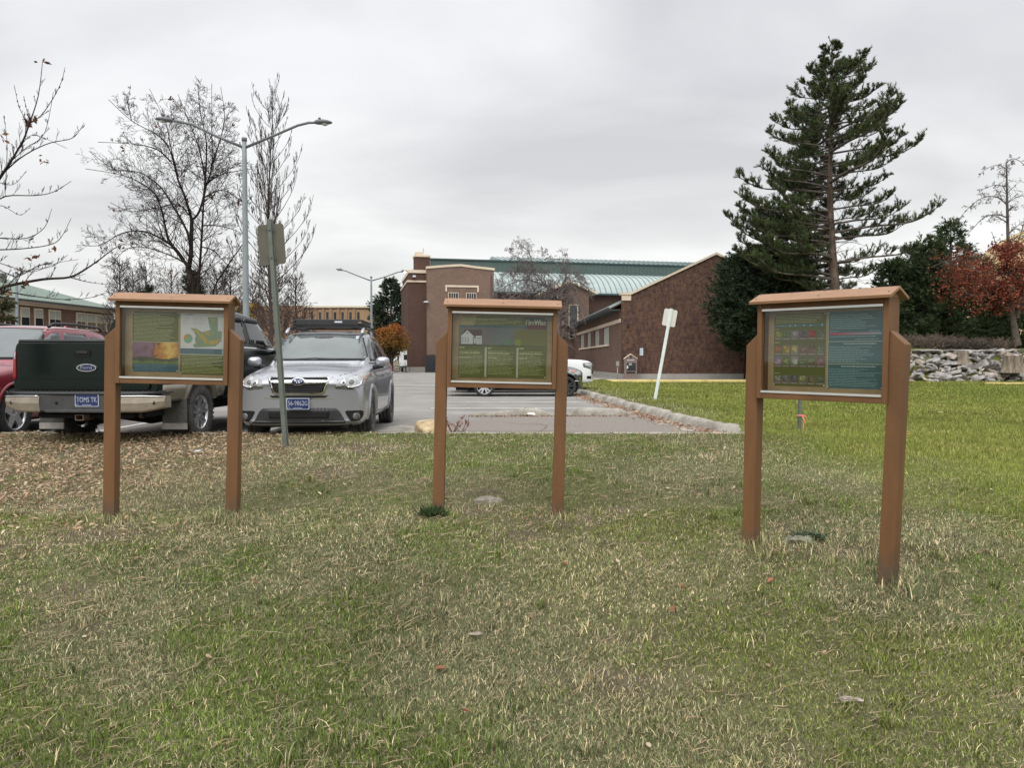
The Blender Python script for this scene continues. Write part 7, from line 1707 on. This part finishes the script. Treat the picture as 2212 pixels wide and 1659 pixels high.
# red-leafed tree above the rock wall
cvR = lambda x, y: (1893+x*.3362, 318.7+y*.3362)
redt = [([(905, 1270), (880, 1120), (862, 950), (850, 700), (842, 420), (838, 200), (836, 90)], 11, 1.0, 0), ([(905, 1100), (930, 960), (980, 760), (1010, 500), (990, 300)], 6, 1.2, 1), ([(838, 140), (780, 110), (700, 140), (655, 190)], 1.3, .4, -.6), ([(836, 95), (880, 70), (940, 100), (985, 170)], 1.5, .4, .6), ([(842, 370), (780, 320), (690, 320), (600, 380), (510, 485)], 2.0, .5, -.8), ([(846, 450), (770, 430), (690, 450), (620, 520), (565, 575)], 2.0, .5, .8), ([(840, 250), (760, 240), (700, 262), (645, 270)], 1.3, .4, .5),
 ([(868, 1000), (760, 880), (640, 790), (500, 720), (350, 770)], 3, .5, -1), ([(862, 900), (760, 760), (620, 690), (520, 640)], 2.6, .5, 1), ([(866, 1000), (740, 960), (600, 940), (480, 960)], 2.4, .5, -.5), ([(852, 760), (780, 640), (740, 540)], 2.2, .5, .5), ([(980, 760), (1050, 700), (1120, 640)], 2.2, .5, -.5), ([(855, 800), (900, 640), (950, 480), (960, 420)], 2, .5, -.5), ([(870, 900), (800, 840), (700, 840), (560, 860)], 2, .5, 1.5)]
org = P(*cvR(905, 1270), 43); org.z = gzz(org.x, 43)
t4, e4 = limbs_tree('red_leafed_tree', 'tree with red leaves low down and bare arching top above the rock wall', redt, 43, cvR, org, M['bark_grey'], 41, kidscale=1.7, rmin=.009, rtip=.013, rscale=.8, up=.02, droop=.25, spread=.75, kidlen=.22, twig=2)
rr_ = random.Random(6); low_ = []
for p_, d_ in e4:
    vy = HOR-(p_.z-CAMH)/p_.y*F
    if vy > 528 or (vy > 455 and rr_.random() < .35 and p_.x > 26): low_.append((p_, .16))
extra = []
for i in range(330):
    x = rr_.gauss(640, 150); y = rr_.gauss(830, 95)
    if 360 < x < 1000 and 650 < y < 1030-.2*abs(640-x)+30: q = P(*cvR(x, y), 43+rr_.uniform(-1.3, 1.3)); extra.append((q, .20))
dryleaves(low_[:420]+extra, org, t4, .085, 14, [(.21, .055, .038), (.28, .078, .046), (.16, .040, .032), (.27, .11, .055)], 9)
# bare scrub behind the rock wall
for i, (v, Y, w_, h_, lab) in enumerate([(1990, 41.5, 1.3, .95, 'low brown twiggy shrub at the left end of the terrace'), (2035, 41.3, 1.2, .9, 'brown twiggy shrub left of the root mound'), (2150, 41.8, 1.1, .8, 'brown twiggy shrub between root mound and red tree trunk'), (1962, 42.3, 1.2, .8, 'brown scrub partly behind the right notice board'), (2080, 42.6, 1.3, .8, 'brown scrub behind the root mound')]):
    b0 = at(v, Y); rng = random.Random(90+i); tb_ = Tubes()
    for k in range(60):
        az = rng.uniform(0, 6.283); o = Vector((rng.uniform(-w_, w_)*.8, rng.uniform(-.4, .4), 0)); branch(tb_, rng, b0+o, Vector((math.cos(az)*.6, math.sin(az)*.6, 1)), h_*rng.uniform(.5, 1), .016, 1, .05, .7, 6, .010)
    o_ = npmesh('bare_shrub', np.array(tb_.V)-np.array(b0), np.array(tb_.F), 4, mat('scrub_twigs_%d' % i, (.15, .115, .09), .9, var=.2), smooth=True); o_.location = b0; tag(o_, lab, 'shrub', 'brown shrubs above the rock wall')
b0 = at(2098, 41.0); rng = random.Random(123); tb_ = Tubes()
for k in range(130):
    az = rng.uniform(0, 6.283); o = Vector((rng.gauss(0, .75), rng.gauss(0, .2), rng.uniform(0, .35))); branch(tb_, rng, b0+o, Vector((math.cos(az), math.sin(az), rng.uniform(-.1, .6))), rng.uniform(.3, .8), .03, 1, -.1, .7, 4, .014)
o_ = npmesh('root_mound', np.array(tb_.V)-np.array(b0), np.array(tb_.F), 4, mat('dark_roots', (.06, .045, .036), .95, var=.3), smooth=True); o_.location = b0; tag(o_, 'dark tangle of dead roots heaped on top of the rock wall', 'root mound')
# far bare trees between the left building and the tan block
for i, (v, Y, top, sp_, lab) in enumerate([(262, 64, 560, 1.9, 'far bare tree just left of the left notice board roof'), (318, 80, 575, 2.6, 'far bare tree low behind the large bare tree, left side'), (470, 76, 585, 2.6, 'far bare tree right of the large bare trunk'), (585, 60, 560, 2.4, 'bare tree left of the tan flat-roofed building'), (640, 72, 600, 2.2, 'twiggy bare tree in front of the tan building corner'), (372, 84, 590, 2.8, 'far bare tree between conifer tops'), (548, 90, 610, 2.6, 'far twiggy tree beside the yellow tree'), (290, 90, 585, 3.2, 'far bare tree behind the roof of the left notice board'), (430, 95, 575, 3.4, 'tallest far bare tree behind the large bare trunk'), (500, 68, 585, 2.2, 'far bare tree between lamp post and large bare tree')]):
    b0 = at(v, Y, 0); rng = random.Random(140+i); H = hz(top, Y, 0); root = empty('far_bare_tree', b0, 0, lab, 'tree', 'distant bare trees on the left'); tb_ = Tubes(); tw_ = Tubes()
    tb_.add([b0, b0+Vector((.1, 0, H*.35)), b0+Vector((0, 0, H*.7)), b0+Vector((0, 0, H))], [.16, .12, .07, .02], 6)
    for k in range(60):
        t = .15+.82*k/60; az = k*2.4; branch(tw_, rng, b0+Vector((0, 0, H*t)), Vector((math.cos(az), math.sin(az), .75)), sp_*1.25*(1.15-t*.75), .04, 2, .2, .65, 6, .013)
    tb_.build('trunk', M['twig'], root, b0); tw_.build('crown', M['twig'], root, b0)
# ================================================================ ROCK WALL, STUMPS, HILL
protos = [hull(300+i, .5, .36, .30, n=13, flat=.9) for i in range(9)]
RL = 'rough grey or tan rock in the retaining pile on the right'
rng = random.Random(55); cnt = 0
for i in range(3):
    for m_ in (M['rock'], M['rock2']): pass
mats_ = [M['rock'], M['rock2'], M['rock']]
for i, p_ in enumerate(protos): p_.materials.append(mats_[i % 3])
row = 0
for row in range(12):
    f = row/11; Yr = 38.3+f*1.75; zr = .08+f*1.46; x = 19.2+rng.uniform(0, .4)
    while x < 27.8:
        s = rng.choice([.32, .42, .5, .62, .95])*rng.uniform(.8, 1.15)*(1.1-.25*f); me = protos[rng.randrange(9)]; o = bpy.data.objects.new('rock', me); COL.objects.link(o)
        o.location = (x+s*.4, Yr+rng.uniform(-.18, .25), zr+rng.uniform(-.05, .12)); o.scale = (s*.95, s*.8, s*rng.uniform(.6, .9)); o.rotation_euler = (rng.uniform(-.5, .5), rng.uniform(-.45, .45), rng.uniform(0, 6.28))
        tag(o, RL, 'rock', 'rocks of the retaining pile'); cnt += 1; x += s*.76
for i, (v, w, lab) in enumerate([(2075, .95, 'wide flat grey slab lying along the top of the rock pile'), (2140, .75, 'second flat slab on the pile, nearer the stump'), (2003, .85, 'flat slab at the left end of the pile top'), (2180, .9, 'flat slab right of the stump on the pile top')]):
    b0 = at(v, 40.2); rockobj('stone_slab', 400+i, (b0.x, 40.15, 1.66), (w, .4, .09), M['rock'], lab, 'rock', rot=(0, 0, rng.uniform(-.1, .1)), flat=.8)
def stump(v, Y, zt, zb, r, lab, seed):
    x = (v-CX)/F*Y; mb = MB(); n = 20; vs = []; rg = random.Random(seed); am = [rg.uniform(.88, 1.12) for _ in range(n)]; lv = [(1.25, 0), (1.08, .3), (1.0, .7), (.98, 1)]
    for k, h in lv:
        for j in range(n): a = 2*math.pi*j/n; vs.append((r*k*am[j]*math.cos(a), r*k*am[j]*math.sin(a), h*(zt-zb)+(rg.uniform(-.03, .04) if h == 1 else 0)))
    fs = [(i*n+j, i*n+(j+1) % n, (i+1)*n+(j+1) % n, (i+1)*n+j) for i in range(3) for j in range(n)]
    e = empty('tree_stump', (x, Y, zb), 0, lab, 'tree stump', 'tree stumps in the rock pile'); mb.add(vs, fs); mb.build('bark', M['stump'], e)
    MB().add([vs[3*n+j] for j in range(n)], [tuple(range(n))]).build('cut_top', mat('cut_wood_%d' % seed, srgb(168, 152, 132), .9, var=.2, vscale=8), e)
stump(2186, 38.2, 1.42, .55, .42, 'broad grey tree stump standing in the rock pile', 1)
stump(2075, 39.5, 1.62, .95, .36, 'mossy tree stump near the top of the rock pile', 2)
# hills on the horizon
def hill(name, cx, cy, h, sx, sy, m, seed):
    n = 60; xs = np.linspace(-3*sx, 3*sx, n); ys = np.linspace(-3*sy, 3*sy, n); X_, Y_ = np.meshgrid(xs, ys); Z_ = h*np.exp(-.5*((X_/sx)**2+(Y_/sy)**2))*(1+.22*(fbm(X_+999, Y_+999, sx*.5, seed, 4)-.5))-2
    V = np.stack([X_.ravel()+cx, Y_.ravel()+cy, Z_.ravel()], 1); i = (np.arange(n-1)[:, None]*n+np.arange(n-1)[None]).ravel()
    tag(npmesh(name, V, np.stack([i, i+1, i+n+1, i+n], 1), 4, m, smooth=True), kind='structure')
hm = mat('dry_grass_hill', srgb(176, 158, 122), .95, col2=srgb(142, 126, 96), vscale=.03, detail=8, spec=.05)
hill('hill', 420, 560, 108, 95, 90, hm, 3)
# ================================================================ WORLD
w = bpy.data.worlds.new('World'); scn.world = w; w.use_nodes = True; nt = w.node_tree; L = nt.links
bg = nt.nodes['Background']
SUN_EL, SUN_AZ = 48, 200
sky = _n(nt, 'ShaderNodeTexSky', sky_type='NISHITA'); sky.sun_disc = False; sky.sun_elevation = R(SUN_EL); sky.sun_rotation = R(SUN_AZ)
tc = _n(nt, 'ShaderNodeTexCoord'); sp = _n(nt, 'ShaderNodeSeparateXYZ'); L.new(tc.outputs['Generated'], sp.inputs[0])
ad = _n(nt, 'ShaderNodeMath', operation='ADD'); ad.inputs[1].default_value = .22; L.new(sp.outputs[2], ad.inputs[0])
mx_ = _n(nt, 'ShaderNodeMath', operation='MAXIMUM'); mx_.inputs[1].default_value = .08; L.new(ad.outputs[0], mx_.inputs[0])
cb = _n(nt, 'ShaderNodeCombineXYZ'); L.new(mx_.outputs[0], cb.inputs[0]); L.new(mx_.outputs[0], cb.inputs[1]); cb.inputs[2].default_value = 1
dv = _n(nt, 'ShaderNodeVectorMath', operation='DIVIDE'); L.new(tc.outputs['Generated'], dv.inputs[0]); L.new(cb.outputs[0], dv.inputs[1])
mp = _n(nt, 'ShaderNodeMapping'); mp.inputs['Location'].default_value = (1.7, .6, 0); mp.inputs['Scale'].default_value = (.8, 1.1, .3); L.new(dv.outputs[0], mp.inputs[0])
nz = _n(nt, 'ShaderNodeTexNoise'); nz.inputs['Scale'].default_value = 1.25; nz.inputs['Detail'].default_value = 5; nz.inputs['Roughness'].default_value = .48; nz.inputs['Distortion'].default_value = .35; L.new(mp.outputs[0], nz.inputs['Vector'])
rp = _n(nt, 'ShaderNodeValToRGB'); L.new(nz.outputs['Fac'], rp.inputs[0]); e = rp.color_ramp.elements
e[0].position = .34; e[0].color = (.76, .76, .78, 1); e[1].position = .66; e[1].color = (1.10, 1.10, 1.10, 1)
# brightness by height: pale at the horizon, slightly darker band, much brighter overhead (overcast)
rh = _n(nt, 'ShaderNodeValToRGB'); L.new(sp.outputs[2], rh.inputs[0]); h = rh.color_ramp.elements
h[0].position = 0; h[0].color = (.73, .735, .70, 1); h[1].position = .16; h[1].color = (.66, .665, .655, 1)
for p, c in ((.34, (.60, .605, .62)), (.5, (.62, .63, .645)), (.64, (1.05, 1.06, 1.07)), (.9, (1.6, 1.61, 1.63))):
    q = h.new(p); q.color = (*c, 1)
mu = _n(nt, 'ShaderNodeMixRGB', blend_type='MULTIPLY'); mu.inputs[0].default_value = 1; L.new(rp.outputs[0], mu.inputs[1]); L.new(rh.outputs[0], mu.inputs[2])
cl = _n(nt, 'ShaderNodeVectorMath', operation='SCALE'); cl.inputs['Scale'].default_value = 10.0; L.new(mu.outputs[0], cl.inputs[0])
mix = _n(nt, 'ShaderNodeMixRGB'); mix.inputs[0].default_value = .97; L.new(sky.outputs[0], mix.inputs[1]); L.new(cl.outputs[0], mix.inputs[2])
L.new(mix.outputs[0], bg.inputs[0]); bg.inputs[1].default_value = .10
sun = bpy.data.lights.new('sun', 'SUN'); sun.energy = 1.5; sun.angle = R(50); sun.color = (1, .97, .93)
so = bpy.data.objects.new('sun', sun); COL.objects.link(so)
az = R(SUN_AZ); el = R(SUN_EL)
sd = Vector((math.sin(az)*math.cos(el), math.cos(az)*math.cos(el), math.sin(el)))
so.rotation_euler = sd.to_track_quat('Z', 'Y').to_euler()
scn.view_settings.view_transform = 'Standard'; scn.view_settings.look = 'None'; scn.view_settings.exposure = 0.50; scn.view_settings.gamma = 1
